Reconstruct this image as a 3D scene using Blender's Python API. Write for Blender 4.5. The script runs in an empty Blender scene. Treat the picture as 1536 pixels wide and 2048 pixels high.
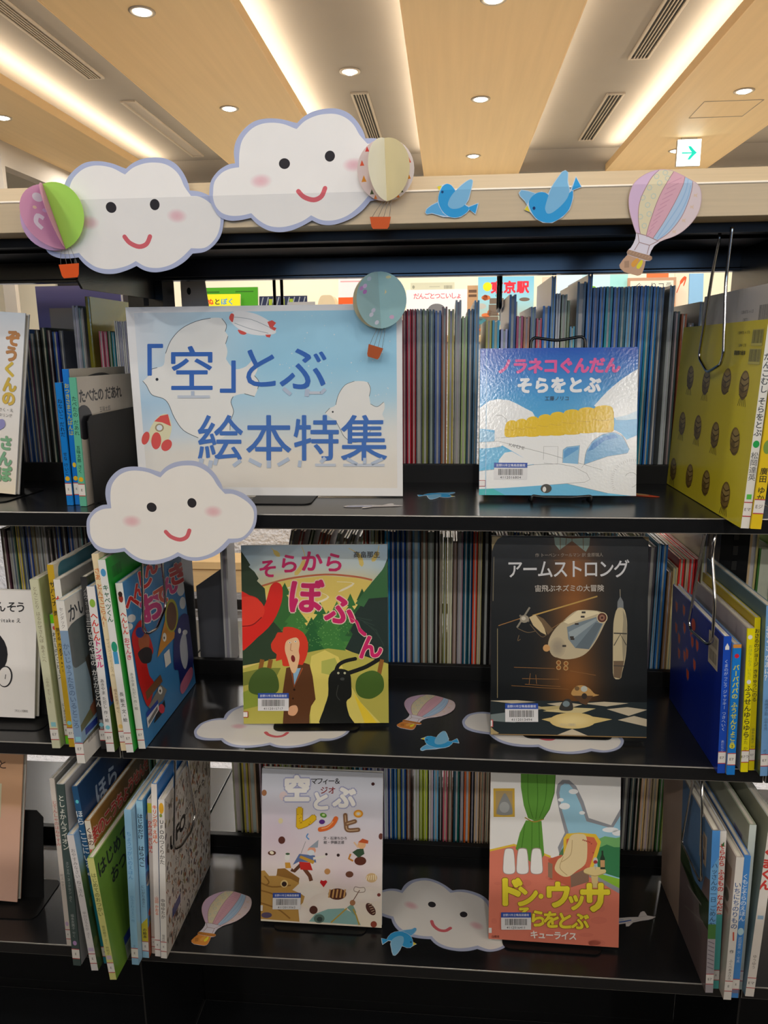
import bpy, bmesh, math, random
from mathutils import Matrix, Vector
random.seed(7)
S = bpy.context.scene
COL = S.collection
R_ = math.radians

# ------------------------------------------------------------------ camera
cam_d = bpy.data.cameras.new('camera')
cam = bpy.data.objects.new('camera', cam_d)
COL.objects.link(cam)
cam_d.sensor_fit = 'VERTICAL'
cam_d.sensor_height = 36.0
cam_d.sensor_width = 27.0
cam_d.lens = 25.97
cam_d.clip_start = 0.02
cam_d.clip_end = 60


def aim(pos, pitch_down, yaw_left, roll):
    cy, sy, cp, sp = math.cos(yaw_left), math.sin(yaw_left), math.cos(pitch_down), math.sin(pitch_down)
    fwd = Vector((-sy * cp, cy * cp, -sp))
    right = Vector((cy, sy, 0))
    up = right.cross(fwd)
    cr, sr = math.cos(roll), math.sin(roll)
    a, b = cr * right + sr * up, cr * up - sr * right
    m = Matrix(((a.x, b.x, -fwd.x, pos[0]), (a.y, b.y, -fwd.y, pos[1]), (a.z, b.z, -fwd.z, pos[2]), (0, 0, 0, 1)))
    return m


cam.matrix_world = aim((0, -0.9395, 1.32), 0.21377, 0.08625, -0.009035)
S.camera = cam

# ------------------------------------------------------------------ world, exposure, large lamps
w = bpy.data.worlds.new('room_world')
S.world = w
w.use_nodes = True
w.node_tree.nodes['Background'].inputs[0].default_value = (0.55, 0.75, 1.0, 1)
w.node_tree.nodes['Background'].inputs[1].default_value = 0.3
S.view_settings.view_transform = 'Standard'
S.view_settings.look = 'None'
S.view_settings.gamma = 1.0
S.view_settings.use_curve_mapping = False
S.view_settings.exposure = 0.0
S.cycles.use_denoising = True
S.cycles.max_bounces = 8
S.cycles.diffuse_bounces = 5
S.cycles.glossy_bounces = 3
S.cycles.sample_clamp_indirect = 4.0

WARM = (1.0, 0.86, 0.68)
NEUT = (1.0, 0.96, 0.91)
PANELS = [(-2.935, -2.335), (-1.64, -0.88), (-0.203, 0.545), (1.23, 2.0), (2.69, 3.45)]   # wood ceiling panels, x range
ZP, ZR, YFAR, YBACK = 2.70, 2.88, 5.55, -6.0
COVE_W, COVE_REAR_W = 18.0, 10.0   # watts of each cove strip, over the far half of the room and over the aisle behind the camera
DOWN_W, DOWN_NEAR_W, DOWN_REAR_W = 11.0, 3.7, 21.0    # watts of each downlight: far half, above the aisle, further back
SKY_W = 64.0                       # daylight through the rear window


def area_lamp(name, loc, rot, sx, sy, watts, col, parent=None):
    d = bpy.data.lights.new(name, 'AREA')
    d.shape = 'RECTANGLE'
    d.size, d.size_y = sx, sy
    d.energy = watts
    d.color = col
    o = bpy.data.objects.new(name, d)
    COL.objects.link(o)
    o.location = loc
    o.rotation_euler = rot
    if parent:
        o.parent = parent
    return o


for x0, x1 in PANELS:
    for xx, tilt in ((x0 + 0.05, 0.0), (x1 - 0.05, 0.0)):
        area_lamp('cove_light', (xx, 3.0, ZP + 0.075), (math.pi, 0, 0), 0.05, 4.8, COVE_W, WARM)
        area_lamp('cove_light', (xx, -2.7, ZP + 0.075), (math.pi, 0, 0), 0.05, 6.4, COVE_REAR_W, WARM)
area_lamp('window_daylight', (0.65, YBACK + 0.02, 1.75), (R_(90), 0, 0), 3.8, 1.1, SKY_W, (0.30, 0.56, 1.0))

# ------------------------------------------------------------------ materials


def lin(c):
    return tuple((v / 255 / 12.92) if v / 255 <= 0.04045 else ((v / 255 + 0.055) / 1.055) ** 2.4 for v in c[:3]) + (1.0,)


def mat(name, col=(128, 128, 128), rough=0.5, metal=0.0, spec=0.5, noise=0.0, nscale=8.0, stretch=(1, 1, 1), bump=0.0, bscale=200.0, attr=False, emit=None, estr=0.0, coat=0.0, col2=None, bdist=0.002):
    m = bpy.data.materials.new(name)
    m.use_nodes = True
    nt = m.node_tree
    N, L = nt.nodes, nt.links
    b = N['Principled BSDF']
    b.inputs['Base Color'].default_value = lin(col)
    b.inputs['Roughness'].default_value = rough
    b.inputs['Metallic'].default_value = metal
    b.inputs['Specular IOR Level'].default_value = spec
    b.inputs['Coat Weight'].default_value = coat
    b.inputs['Coat Roughness'].default_value = 0.08
    tc = N.new('ShaderNodeTexCoord')
    src = None
    if attr:
        a = N.new('ShaderNodeAttribute')
        a.attribute_name = 'Col'
        src = a.outputs['Color']
        L.new(src, b.inputs['Base Color'])
    if noise > 0 or col2:
        mp = N.new('ShaderNodeMapping')
        mp.inputs['Scale'].default_value = stretch
        L.new(tc.outputs['Object'], mp.inputs['Vector'])
        n = N.new('ShaderNodeTexNoise')
        n.inputs['Scale'].default_value = nscale
        n.inputs['Detail'].default_value = 5
        L.new(mp.outputs['Vector'], n.inputs['Vector'])
        if col2:
            mx = N.new('ShaderNodeMix')
            mx.data_type = 'RGBA'
            mx.inputs['A'].default_value = lin(col)
            mx.inputs['B'].default_value = lin(col2)
            cr = N.new('ShaderNodeMapRange')
            cr.inputs['From Min'].default_value = 0.35
            cr.inputs['From Max'].default_value = 0.65
            L.new(n.outputs['Fac'], cr.inputs['Value'])
            L.new(cr.outputs['Result'], mx.inputs['Factor'])
            L.new(mx.outputs['Result'], b.inputs['Base Color'])
        else:
            hs = N.new('ShaderNodeHueSaturation')
            mr = N.new('ShaderNodeMapRange')
            mr.inputs['To Min'].default_value = 1 - noise
            mr.inputs['To Max'].default_value = 1 + noise
            L.new(n.outputs['Fac'], mr.inputs['Value'])
            L.new(mr.outputs['Result'], hs.inputs['Value'])
            hs.inputs['Color'].default_value = lin(col)
            if src:
                L.new(src, hs.inputs['Color'])
            L.new(hs.outputs['Color'], b.inputs['Base Color'])
    if bump > 0:
        n2 = N.new('ShaderNodeTexNoise')
        n2.inputs['Scale'].default_value = bscale
        n2.inputs['Detail'].default_value = 3
        L.new(tc.outputs['Object'], n2.inputs['Vector'])
        bp = N.new('ShaderNodeBump')
        bp.inputs['Strength'].default_value = bump
        bp.inputs['Distance'].default_value = bdist
        L.new(n2.outputs['Fac'], bp.inputs['Height'])
        L.new(bp.outputs['Normal'], b.inputs['Normal'])
    if emit:
        b.inputs['Emission Color'].default_value = lin(emit)
        b.inputs['Emission Strength'].default_value = estr
    return m


M = {
    'gloss': mat('laminated_print', attr=True, rough=0.28, spec=0.5, noise=0.03, nscale=30, bump=0.05, bscale=90),
    'wet': mat('glossy_film_print', attr=True, rough=0.14, spec=0.6, bump=0.25, bscale=260, noise=0.02, bdist=0.0006),
    'paper': mat('printed_paper', attr=True, rough=0.75, spec=0.2, noise=0.03, nscale=25),
    'pages': mat('paper_pages', attr=True, rough=0.9, spec=0.1, noise=0.12, nscale=60, stretch=(1, 60, 1)),
    'steel': mat('black_painted_steel', (24, 25, 27), rough=0.24, spec=0.5, noise=0.15, nscale=60, bump=0.04, bscale=500),
    'edge_highlight': mat('steel_edge_highlight', (150, 146, 140), rough=0.35, metal=0.5, noise=0.35, nscale=40),  # lighter bevel colour paints in the highlight along the shelf edges
    'steel_matte': mat('black_steel_matte', (15, 15, 16), rough=0.5, spec=0.35, noise=0.15, nscale=60),
    'fascia': mat('glossy_black_steel', (20, 23, 28), rough=0.22, spec=0.9, noise=0.1, nscale=40),
    'wire_black': mat('black_wire', (12, 12, 13), rough=0.35, spec=0.6, noise=0.1),
    'chrome': mat('chrome_wire', (190, 190, 192), rough=0.16, metal=1.0, noise=0.05),
    'grey_steel': mat('grey_steel', (212, 204, 198), rough=0.5, spec=0.4, noise=0.08),
    'dark_plate': mat('charcoal_plate', (98, 100, 108), rough=0.55, spec=0.3, noise=0.08),
    'beam': mat('maple_board', (204, 182, 146), rough=0.5, noise=0.10, nscale=6, stretch=(1.5, 30, 45), bump=0.02, bscale=150),
    'panel': mat('maple_veneer', (226, 196, 146), rough=0.55, noise=0.10, nscale=3.0, stretch=(9, 0.35, 9)),
    'edge': mat('maple_edge', (232, 198, 146), rough=0.5, noise=0.05),
    'ceil': mat('ceiling_paint', (150, 142, 130), rough=0.9, noise=0.05, nscale=3, bump=0.1, bscale=300),
    'wall': mat('cream_wall', (240, 228, 200), rough=0.85, noise=0.04, nscale=3, bump=0.1, bscale=200),
    'wall_grey': mat('grey_wall', (176, 166, 152), rough=0.85, noise=0.05, nscale=3),
    'dark': mat('dark_recess', (42, 36, 34), rough=0.7, noise=0.1),
    'slot': mat('diffuser_black', (7, 7, 7), rough=0.6, noise=0.1),
    'alu': mat('painted_diffuser', (176, 164, 146), rough=0.5, noise=0.05),
    'carpet': mat('pale_carpet', (196, 197, 202), rough=0.95, noise=0.18, nscale=90, bump=0.8, bscale=60, bdist=0.02),
    'textile': mat('white_textured_panel', (214, 216, 222), rough=0.9, noise=0.08, nscale=30, bump=0.9, bscale=38, bdist=0.02),
    'bench': mat('pale_wood', (206, 172, 120), rough=0.5, noise=0.12, nscale=5, stretch=(1, 18, 18)),
    'lamp': mat('downlight_lens', (255, 250, 240), emit=(255, 246, 232), estr=14.0),
    'exit': mat('exit_sign_face', (255, 255, 255), emit=(246, 255, 252), estr=3.2),
    'exit_arrow': mat('exit_arrow_green', (0, 175, 150), emit=(0, 190, 165), estr=1.1),
    'string': mat('cotton_string', (120, 116, 108), rough=0.9, noise=0.1),
}
glass = bpy.data.materials.new('window_glass')
glass.use_nodes = True
gb = glass.node_tree.nodes['Principled BSDF']
gb.inputs['Transmission Weight'].default_value = 1.0
gb.inputs['Roughness'].default_value = 0.0
gb.inputs['IOR'].default_value = 1.0
M['glass'] = glass

# ------------------------------------------------------------------ mesh helpers


class MB:
    """collects faces with a colour per vertex; build() links ONE mesh object"""

    def __init__(s):
        s.v, s.f, s.c, s.mi, s.sm = [], [], [], [], []

    def add(s, verts, faces, col=(200, 200, 200), mi=0, smooth=False):
        k = len(s.v)
        s.v += [tuple(p) for p in verts]
        if isinstance(col, list):
            s.c += col
        else:
            lc = lin(col)
            s.c += [lc] * len(verts)
        s.f += [tuple(k + i for i in f) for f in faces]
        s.mi += [mi] * len(faces)
        s.sm += [smooth] * len(faces)

    def box(s, x0, x1, y0, y1, z0, z1, col=(200, 200, 200), mi=0):
        v = [(x, y, z) for z in (z0, z1) for y in (y0, y1) for x in (x0, x1)]
        s.add(v, [(0, 2, 3, 1), (4, 5, 7, 6), (0, 1, 5, 4), (2, 6, 7, 3), (0, 4, 6, 2), (1, 3, 7, 5)], col, mi)

    def prism(s, pts, a0, a1, axis='z', col=(200, 200, 200), mi=0):
        """closed outline in the two other axes, extruded along axis"""
        def P(p, a):
            return {'z': (p[0], p[1], a), 'y': (p[0], a, p[1]), 'x': (a, p[0], p[1])}[axis]
        n = len(pts)
        v = [P(p, a0) for p in pts] + [P(p, a1) for p in pts]
        f = [tuple(range(n))[::-1], tuple(range(n, 2 * n))] + [(i, (i + 1) % n, n + (i + 1) % n, n + i) for i in range(n)]
        s.add(v, f, col, mi)

    def tube(s, pts, r, n=8, col=(200, 200, 200), mi=0, closed=False):
        pts = [Vector(p) for p in pts]
        m = len(pts)
        rings = []
        t0 = (pts[1] - pts[0]).normalized()
        ref = Vector((0, 0, 1)) if abs(t0.z) < 0.9 else Vector((1, 0, 0))
        u = t0.cross(ref).normalized()
        for i in range(m):
            a = pts[i] - pts[i - 1] if i > 0 else pts[1] - pts[0]
            b = pts[i + 1] - pts[i] if i < m - 1 else pts[i] - pts[i - 1]
            t = (a.normalized() + b.normalized()).normalized()
            u = (u - t * u.dot(t)).normalized()
            w_ = t.cross(u)
            rr = r[i] if isinstance(r, (list, tuple)) else r
            rings.append([pts[i] + (u * math.cos(2 * math.pi * k / n) + w_ * math.sin(2 * math.pi * k / n)) * rr for k in range(n)])
        v = [p for g in rings for p in g]
        f = [(i * n + k, i * n + (k + 1) % n, (i + 1) * n + (k + 1) % n, (i + 1) * n + k) for i in range(m - 1) for k in range(n)]
        f += [tuple(range(n))[::-1], tuple(range((m - 1) * n, m * n))]
        s.add(v, f, col, mi, True)

    def lathe(s, prof, cx, cy, n=24, col=(200, 200, 200), mi=0):
        """profile of (radius, z) about a vertical axis"""
        m = len(prof)
        v = [(cx + r * math.cos(2 * math.pi * k / n), cy + r * math.sin(2 * math.pi * k / n), z) for r, z in prof for k in range(n)]
        f = [(i * n + k, i * n + (k + 1) % n, (i + 1) * n + (k + 1) % n, (i + 1) * n + k) for i in range(m - 1) for k in range(n)]
        s.add(v, f, col, mi, True)

    def build(s, name, mats, parent=None, bevel=0.0, seg=2, bmat=-1):
        me = bpy.data.meshes.new(name)
        me.from_pydata(s.v, [], s.f)
        at = me.color_attributes.new('Col', 'FLOAT_COLOR', 'POINT')
        at.data.foreach_set('color', [x for c in s.c for x in c])
        for m in (mats if isinstance(mats, (list, tuple)) else [mats]):
            me.materials.append(m)
        me.polygons.foreach_set('material_index', s.mi)
        me.polygons.foreach_set('use_smooth', s.sm)
        me.update()
        o = bpy.data.objects.new(name, me)
        COL.objects.link(o)
        if parent:
            o.parent = parent
        if bevel:
            md = o.modifiers.new('bevel', 'BEVEL')
            md.width = bevel
            md.segments = seg
            md.material = bmat
            md.limit_method = 'ANGLE'
            md.angle_limit = R_(40)
        return o


def tag(o, label, cat, group=None, kind=None):
    o['label'] = label
    o['category'] = cat
    if group:
        o['group'] = group
    if kind:
        o['kind'] = kind
    return o


def thing(name, label, cat, m=None, group=None):
    o = bpy.data.objects.new(name, None)
    o.empty_display_size = 0.02
    COL.objects.link(o)
    if m is not None:
        o.matrix_basis = m
    return tag(o, label, cat, group)


def struct(o, label=None):
    o['kind'] = 'structure'
    if label:
        o['label'] = label
    return o


def place(loc, yaw=0.0, lean=0.0, roll=0.0, sideroll=0.0):
    """yaw about z, lean back about the bottom edge, roll in the own plane, sideroll about the room's depth axis (degrees)"""
    return (Matrix.Translation(loc) @ Matrix.Rotation(R_(sideroll), 4, 'Y') @ Matrix.Rotation(R_(yaw), 4, 'Z')
            @ Matrix.Rotation(R_(-lean), 4, 'X') @ Matrix.Rotation(R_(roll), 4, 'Y'))


# ------------------------------------------------------------------ printing: flat coloured shapes and lettering
_fc = bpy.data.curves.new('lettering', 'FONT')
_fc.resolution_u = 3
_fc.fill_mode = 'FRONT'
_fo = bpy.data.objects.new('lettering', _fc)
COL.objects.link(_fo)
_dg = bpy.context.evaluated_depsgraph_get()
_gc = {}


def glyph(ch, off):
    key = (ch, round(off, 3))
    if key not in _gc:
        _fc.body = ch
        _fc.offset = off
        _dg.update()
        me = bpy.data.meshes.new_from_object(_fo.evaluated_get(_dg))
        _gc[key] = ([(v.co.x, v.co.y) for v in me.vertices], [tuple(p.vertices) for p in me.polygons])
        bpy.data.meshes.remove(me)
    return _gc[key]


def smooth(pts, n=5, closed=True):
    """Catmull-Rom through pts; a point given twice stays a sharp corner"""
    out = []
    m = len(pts)
    rng = range(m) if closed else range(m - 1)
    g = (lambda i: pts[i % m]) if closed else (lambda i: pts[max(0, min(m - 1, i))])
    for i in rng:
        p0, p1, p2, p3 = g(i - 1), g(i), g(i + 1), g(i + 2)
        if p1 == p2:
            continue
        for k in range(n):
            t = k / n
            out.append(tuple(0.5 * (2 * p1[d] + (p2[d] - p0[d]) * t + (2 * p0[d] - 5 * p1[d] + 4 * p2[d] - p3[d]) * t * t + (3 * p1[d] - p0[d] - 3 * p2[d] + p3[d]) * t ** 3) for d in (0, 1)))
    if not closed:
        out.append(tuple(pts[-1]))
    return out


def solve8(src, dst):
    A = []
    for (x, y), (u, v) in zip(src, dst):
        A.append([x, y, 1, 0, 0, 0, -u * x, -u * y, u])
        A.append([0, 0, 0, x, y, 1, -v * x, -v * y, v])
    n = 8
    for i in range(n):
        p = max(range(i, n), key=lambda r: abs(A[r][i]))
        A[i], A[p] = A[p], A[i]
        d = A[i][i]
        A[i] = [a / d for a in A[i]]
        for r in range(n):
            if r != i and A[r][i]:
                k = A[r][i]
                A[r] = [a - k * b for a, b in zip(A[r], A[i])]
    return [A[i][8] for i in range(n)] + [1]


class Art:
    """a flat printed design w x h metres. Shapes are given in design units: quad names the design's corners (TL, TR, BR, BL)."""
    STEP = 0.9e-5

    def __init__(s, w, h, quad=None, clip=True):
        s.w, s.h, s.clip = w, h, clip
        q = quad or [(0, 0), (1000 * w, 0), (1000 * w, 1000 * h), (0, 1000 * h)]
        s.H = solve8(q, [(0, h), (w, h), (w, 0), (0, 0)])
        s.k, s.kk = 1, 0
        s.v, s.f, s.c = [], [], []

    def T(s, p):
        H, (x, y) = s.H, p
        d = H[6] * x + H[7] * y + 1
        return ((H[0] * x + H[1] * y + H[2]) / d, (H[3] * x + H[4] * y + H[5]) / d)

    def _clip(s, P):
        for ax, lim, sg in ((0, 0, 1), (0, s.w, -1), (1, 0, 1), (1, s.h, -1)):
            out = []
            for i, b in enumerate(P):
                a = P[i - 1]
                da, db = (a[ax] - lim) * sg, (b[ax] - lim) * sg
                if (da < 0) != (db < 0):
                    t = da / (da - db)
                    out.append((a[0] + (b[0] - a[0]) * t, a[1] + (b[1] - a[1]) * t))
                if db >= 0:
                    out.append(b)
            P = out
            if len(P) < 3:
                return []
        return P

    def raw(s, P, cols, faces=None):
        k = len(s.v)
        z = (s.kk or s.k) * s.STEP
        s.v += [(p[0], p[1], z) for p in P]
        s.c += cols
        s.f += [tuple(k + i for i in f) for f in (faces or [tuple(range(len(P)))])]

    def poly(s, pts, col, sm=False, n=5, nl=False):
        P = [s.T(p) for p in (smooth(pts, n) if sm else pts)]
        if s.clip:
            P = s._clip(P)
        if len(P) >= 3:
            s.raw(P, [lin(col)] * len(P))
            if not nl:
                s.k += 1
        return s

    def rect(s, x0, y0, x1, y1, col, nl=False):
        return s.poly([(x0, y0), (x1, y0), (x1, y1), (x0, y1)], col, nl=nl)

    def bg(s, col):
        P = [(0, 0), (s.w, 0), (s.w, s.h), (0, s.h)]
        s.raw(P, [lin(col)] * 4)
        s.k += 1
        return s

    def ell(s, cx, cy, rx, ry, col, rot=0, n=22, nl=False):
        c, d = math.cos(R_(rot)), math.sin(R_(rot))
        return s.poly([(cx + rx * math.cos(a) * c - ry * math.sin(a) * d, cy + rx * math.cos(a) * d + ry * math.sin(a) * c) for a in (2 * math.pi * i / n for i in range(n))], col, nl=nl)

    def glow(s, cx, cy, rx, ry, cin, cout, n=24):
        rings = [(0.01, cin), (0.45, tuple(0.75 * a + 0.25 * b for a, b in zip(cin, cout))), (0.75, tuple(0.3 * a + 0.7 * b for a, b in zip(cin, cout))), (1.0, cout)]
        P, C, F = [], [], []
        for q, c in rings:
            for i in range(n):
                a = 2 * math.pi * i / n
                P.append(s.T((cx + rx * q * math.cos(a), cy + ry * q * math.sin(a))))
                C.append(lin(c))
        for r in range(len(rings) - 1):
            for i in range(n):
                F.append((r * n + i, r * n + (i + 1) % n, (r + 1) * n + (i + 1) % n, (r + 1) * n + i))
        F.append(tuple(range(n)))
        if s.clip and any(not (0 <= p[0] <= s.w and 0 <= p[1] <= s.h) for p in P):
            P = [(min(max(p[0], 0), s.w), min(max(p[1], 0), s.h)) for p in P]
        s.raw(P, C, F)
        s.k += 1
        return s

    def grad(s, rows, x0=None, x1=None):
        """bands of (y, colour) from top to bottom, blended in between"""
        P, C, F = [], [], []
        for i, (y, c) in enumerate(rows):
            a, b = s.T((x0 if x0 is not None else 0, y)), s.T((x1 if x1 is not None else 1, y))
            if x0 is None:
                a, b = (0, a[1]), (s.w, b[1])
            P += [(min(max(a[0], 0), s.w), min(max(a[1], 0), s.h)), (min(max(b[0], 0), s.w), min(max(b[1], 0), s.h))]
            C += [lin(c)] * 2
            if i:
                F.append((2 * i - 2, 2 * i - 1, 2 * i + 1, 2 * i))
        s.raw(P, C, F)
        s.k += 1
        return s

    def line(s, pts, wd, col, sm=False, closed=False, nl=False):
        if sm:
            pts = smooth(pts, 4, closed)
        if closed:
            pts = list(pts) + [pts[0]]
        n = len(pts)
        L, Rr = [], []
        for i, p in enumerate(pts):
            a = pts[max(i - 1, 0)] if not (closed and i == 0) else pts[-2]
            b = pts[min(i + 1, n - 1)] if not (closed and i == n - 1) else pts[1]
            dx, dy = b[0] - a[0], b[1] - a[1]
            d = math.hypot(dx, dy) or 1
            ww = (wd[i * (len(wd) - 1) // max(n - 1, 1)] if isinstance(wd, list) else wd) / 2
            L.append((p[0] - dy / d * ww, p[1] + dx / d * ww))
            Rr.append((p[0] + dy / d * ww, p[1] - dx / d * ww))
        for i in range(n - 1):
            s.poly([L[i], L[i + 1], Rr[i + 1], Rr[i]], col, nl=True)
        if not nl:
            s.k += 1
        return s

    def stroke(s, pts, wd, col, sm=True):
        s.line(pts, wd, col, sm, nl=True)
        s.k += 1
        for p in (pts[0], pts[-1]):
            s.ell(p[0], p[1], wd / 2, wd / 2, col, n=12, nl=True)
        s.k += 1
        return s

    def text(s, t, x, y, size, col, bold=0.0, vert=False, rot=0.0, sp=1.0, sx=1.0, out=None, mirror=False):
        """centre of the line at x, y in design units; size is the em; out = (colour, extra width)"""
        cols = col if isinstance(col, list) else [col] * len(t)
        adv = []
        for ch in t:
            adv.append(1.0 if (ord(ch) > 0x2000) else (0.30 if ch in ' .,il' else 0.58))
        if vert:
            adv = [1.0 if ch not in ' ' else 0.5 for ch in t]
        tot = sum(adv) * sp
        c, d = math.cos(R_(rot)), math.sin(R_(rot))
        for pas in ((1, 0) if out else (0,)):
            pos = -tot / 2
            for i, ch in enumerate(t):
                ctr = pos + adv[i] * sp / 2
                pos += adv[i] * sp
                if ch in ' 　':
                    continue
                gv, gf = glyph(ch, 0)
                ex = bold + (out[1] if pas else 0)
                nsh = 0 if ex < 0.006 else (4 if ex < 0.022 else 8)
                gx = 0.5 if ord(ch) > 0x2000 else (min(p[0] for p in gv) + max(p[0] for p in gv)) / 2
                for q in range(-1, nsh):
                    ox, oy = (0, 0) if q < 0 else (ex * math.cos(2 * math.pi * q / nsh + 0.4), ex * math.sin(2 * math.pi * q / nsh + 0.4))
                    P = []
                    for (a, b) in gv:
                        a, b = (a - gx) * sx + ox, b - 0.37 + oy
                        if vert and ch in 'ー〜「」・':
                            a, b = b, -a
                        if vert:
                            lx, ly = a * size, ctr * size - b * size
                        else:
                            lx, ly = (ctr + a) * size, -b * size
                        P.append(s.T((x + lx * c - ly * d, y + lx * d + ly * c)))
                    s.kk = s.k + q + 1
                    cc = lin(out[0] if pas else cols[i])
                    if s.clip and any(not (-1e-5 <= p[0] <= s.w + 1e-5 and -1e-5 <= p[1] <= s.h + 1e-5) for p in P):
                        for f in gf:
                            Q = s._clip([P[j] for j in f])
                            if len(Q) >= 3:
                                s.raw(Q, [cc] * len(Q))
                    else:
                        s.raw(P, [cc] * len(P), gf)
            s.kk = 0
            s.k += 9
        return s

    def bars(s, x0, y0, x1, y1, col=(60, 60, 62), seed=1, n=30):
        r = random.Random(seed)
        x = 0.0
        while x < 1:
            wv = r.choice((0.012, 0.018, 0.026))
            s.poly([(x0 + (x1 - x0) * x, y0), (x0 + (x1 - x0) * min(1, x + wv), y0), (x0 + (x1 - x0) * min(1, x + wv), y1), (x0 + (x1 - x0) * x, y1)], col, nl=True)
            x += wv + r.choice((0.012, 0.018, 0.024))
        s.k += 1
        return s

    def sticker(s, x, y, wd, ht, num, seed):
        """library sticker: blue band with the library's name, bars and a number"""
        s.rect(x, y, x + wd, y + ht, (226, 226, 228))
        s.rect(x, y, x + wd, y + ht * 0.30, (52, 84, 172))
        s.text('吉野川市立鴨島図書館', x + wd / 2, y + ht * 0.155, wd * 0.088, (226, 230, 240), bold=0.01)
        s.bars(x + wd * 0.13, y + ht * 0.37, x + wd * 0.87, y + ht * 0.74, (70, 68, 66), seed)
        s.text(num, x + wd / 2, y + ht * 0.87, wd * 0.105, (70, 70, 72), bold=0.01, sp=1.05)
        return s

    def build(s, name, m, parent, to3d):
        """to3d maps (u, v, lift) to the parent's space"""
        me = bpy.data.meshes.new(name)
        me.from_pydata([to3d(*p) for p in s.v], [], s.f)
        at = me.color_attributes.new('Col', 'FLOAT_COLOR', 'POINT')
        at.data.foreach_set('color', [x for c in s.c for x in c])
        me.materials.append(m)
        me.update()
        o = bpy.data.objects.new(name, me)
        COL.objects.link(o)
        o.parent = parent
        return o


# ------------------------------------------------------------------ books
PAGE = (222, 216, 202)


def book_meshes(root, w, h, t, front, spine, back, pages=PAGE, surf='gloss', board=0.0020):
    """spine at x=0, front cover on y=0 (facing -y), back cover on y=t, bottom at z=0"""
    r, c = min(0.0025, t * 0.3), min(board, t * 0.34)
    pr = [(w, 0), (r, 0), (r * 0.3, r * 0.3), (0, r), (0, t - r), (r * 0.3, t - r * 0.3), (r, t), (w, t), (w, t - c), (c, t - c), (c, c), (w, c)]
    fc = [front, spine, spine, spine, spine, spine, back, back, (225, 222, 214), (225, 222, 214), (225, 222, 214), front]
    b = MB()
    n = len(pr)
    for i in range(n):
        p, q = pr[i], pr[(i + 1) % n]
        b.add([(p[0], p[1], 0), (q[0], q[1], 0), (q[0], q[1], h), (p[0], p[1], h)], [(0, 3, 2, 1)], fc[i])
    edge = tuple(int(a * 0.8 + 0.2 * 215) for a in front)
    for z, fl in ((0, False), (h, True)):
        v = [(p[0], p[1], z) for p in pr]
        fs = [(0, 1, 10, 11), (1, 2, 3, 10), (10, 3, 4, 9), (9, 4, 5, 6), (9, 6, 7, 8)]
        b.add(v, fs if fl else [f[::-1] for f in fs], edge)
    cov = b.build('cover', M[surf], root)
    g = MB()
    g.box(c, w - 0.0022, c, t - c, 0.003, h - 0.0026, pages)
    g.build('page_block', M['pages'], root)
    return cov


def f3(w, t):
    return lambda u, v, e: (u, -e, v)


def b3(w, t):
    return lambda u, v, e: (w - u, t + e, v)


def s3(w, t):
    return lambda u, v, e: (-e, t / 2 - (u - t / 2), v)


def call_label(a, y0=None, border=(178, 70, 72), letters='E', base=(226, 222, 216), hgt=0.018, bot=0.014):
    """call-number sticker round the foot of a spine"""
    W = a.w * 1000
    H = a.h * 1000
    y1 = H - bot * 1000
    y2 = y1 - hgt * 1000
    a.rect(0, y2, W, y1, base)
    a.rect(0, y2, W, y2 + 1.3, border, nl=True)
    a.rect(0, y1 - 1.3, W, y1, border)
    a.text(letters, W / 2, (y1 + y2) / 2, min(5.5, W * 0.5), (92, 84, 84), bold=0.01)

# ================================================================== the room
b = MB(); b.box(-5.0, 5.0, YBACK, 0.7, -0.1, 0.0)
struct(b.build('floor', mat('aisle_carpet', (112, 106, 100), rough=0.95, noise=0.2, nscale=80, bump=0.6, bscale=70, bdist=0.01)))
b = MB(); b.box(-5.0, 5.0, 0.7, YFAR, -0.1, 0.0)
struct(b.build('floor_far', M['carpet']))
b = MB(); b.box(-5.0, 5.0, YBACK, YFAR + 0.15, ZR, ZR + 0.1)
struct(b.build('ceiling', M['ceil']))
b = MB(); b.box(-5.0, 5.0, YFAR, YFAR + 0.15, 0, ZR)
struct(b.build('wall_far', M['wall']))
b = MB(); b.box(-5.15, -5.0, YBACK - 0.15, YFAR + 0.15, -0.1, ZR + 0.1)
struct(b.build('wall_left', M['dark']))
b = MB(); b.box(5.0, 5.15, YBACK - 0.15, YFAR + 0.15, -0.1, ZR + 0.1)
struct(b.build('wall_right', M['wall']))
b = MB()
b.box(-5.0, -1.3, YBACK - 0.15, YBACK, 0, ZR); b.box(2.6, 5.0, YBACK - 0.15, YBACK, 0, ZR)
b.box(-1.3, 2.6, YBACK - 0.15, YBACK, 0, 1.15); b.box(-1.3, 2.6, YBACK - 0.15, YBACK, 2.35, ZR)
struct(b.build('wall_back', M['wall']))
b = MB(); b.box(-1.3, 2.6, YBACK - 0.1, YBACK - 0.09, 1.15, 2.35)
win = struct(b.build('window_1', M['glass']))
b = MB()
for x in (-1.3, -0.02, 1.26, 2.54):
    b.box(x, x + 0.06, YBACK - 0.13, YBACK - 0.04, 1.15, 2.35)
b.box(-1.3, 2.6, YBACK - 0.13, YBACK - 0.04, 1.15, 1.20); b.box(-1.3, 2.6, YBACK - 0.13, YBACK - 0.04, 2.30, 2.35)
b.build('window_frame', M['alu'], win)

# wood ceiling panels hanging below the ceiling, lit coves along their edges
for i, (x0, x1) in enumerate(PANELS):
    b = MB()
    b.box(x0, x1, YBACK, 5.47, ZP, ZP + 0.05)
    for xe in (x0, x1):
        b.box(xe - 0.004, xe + 0.004, YBACK, 5.474, ZP - 0.001, ZP + 0.052, mi=1)
    struct(b.build('ceiling_panel', [M['panel'], M['edge']]))
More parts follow.
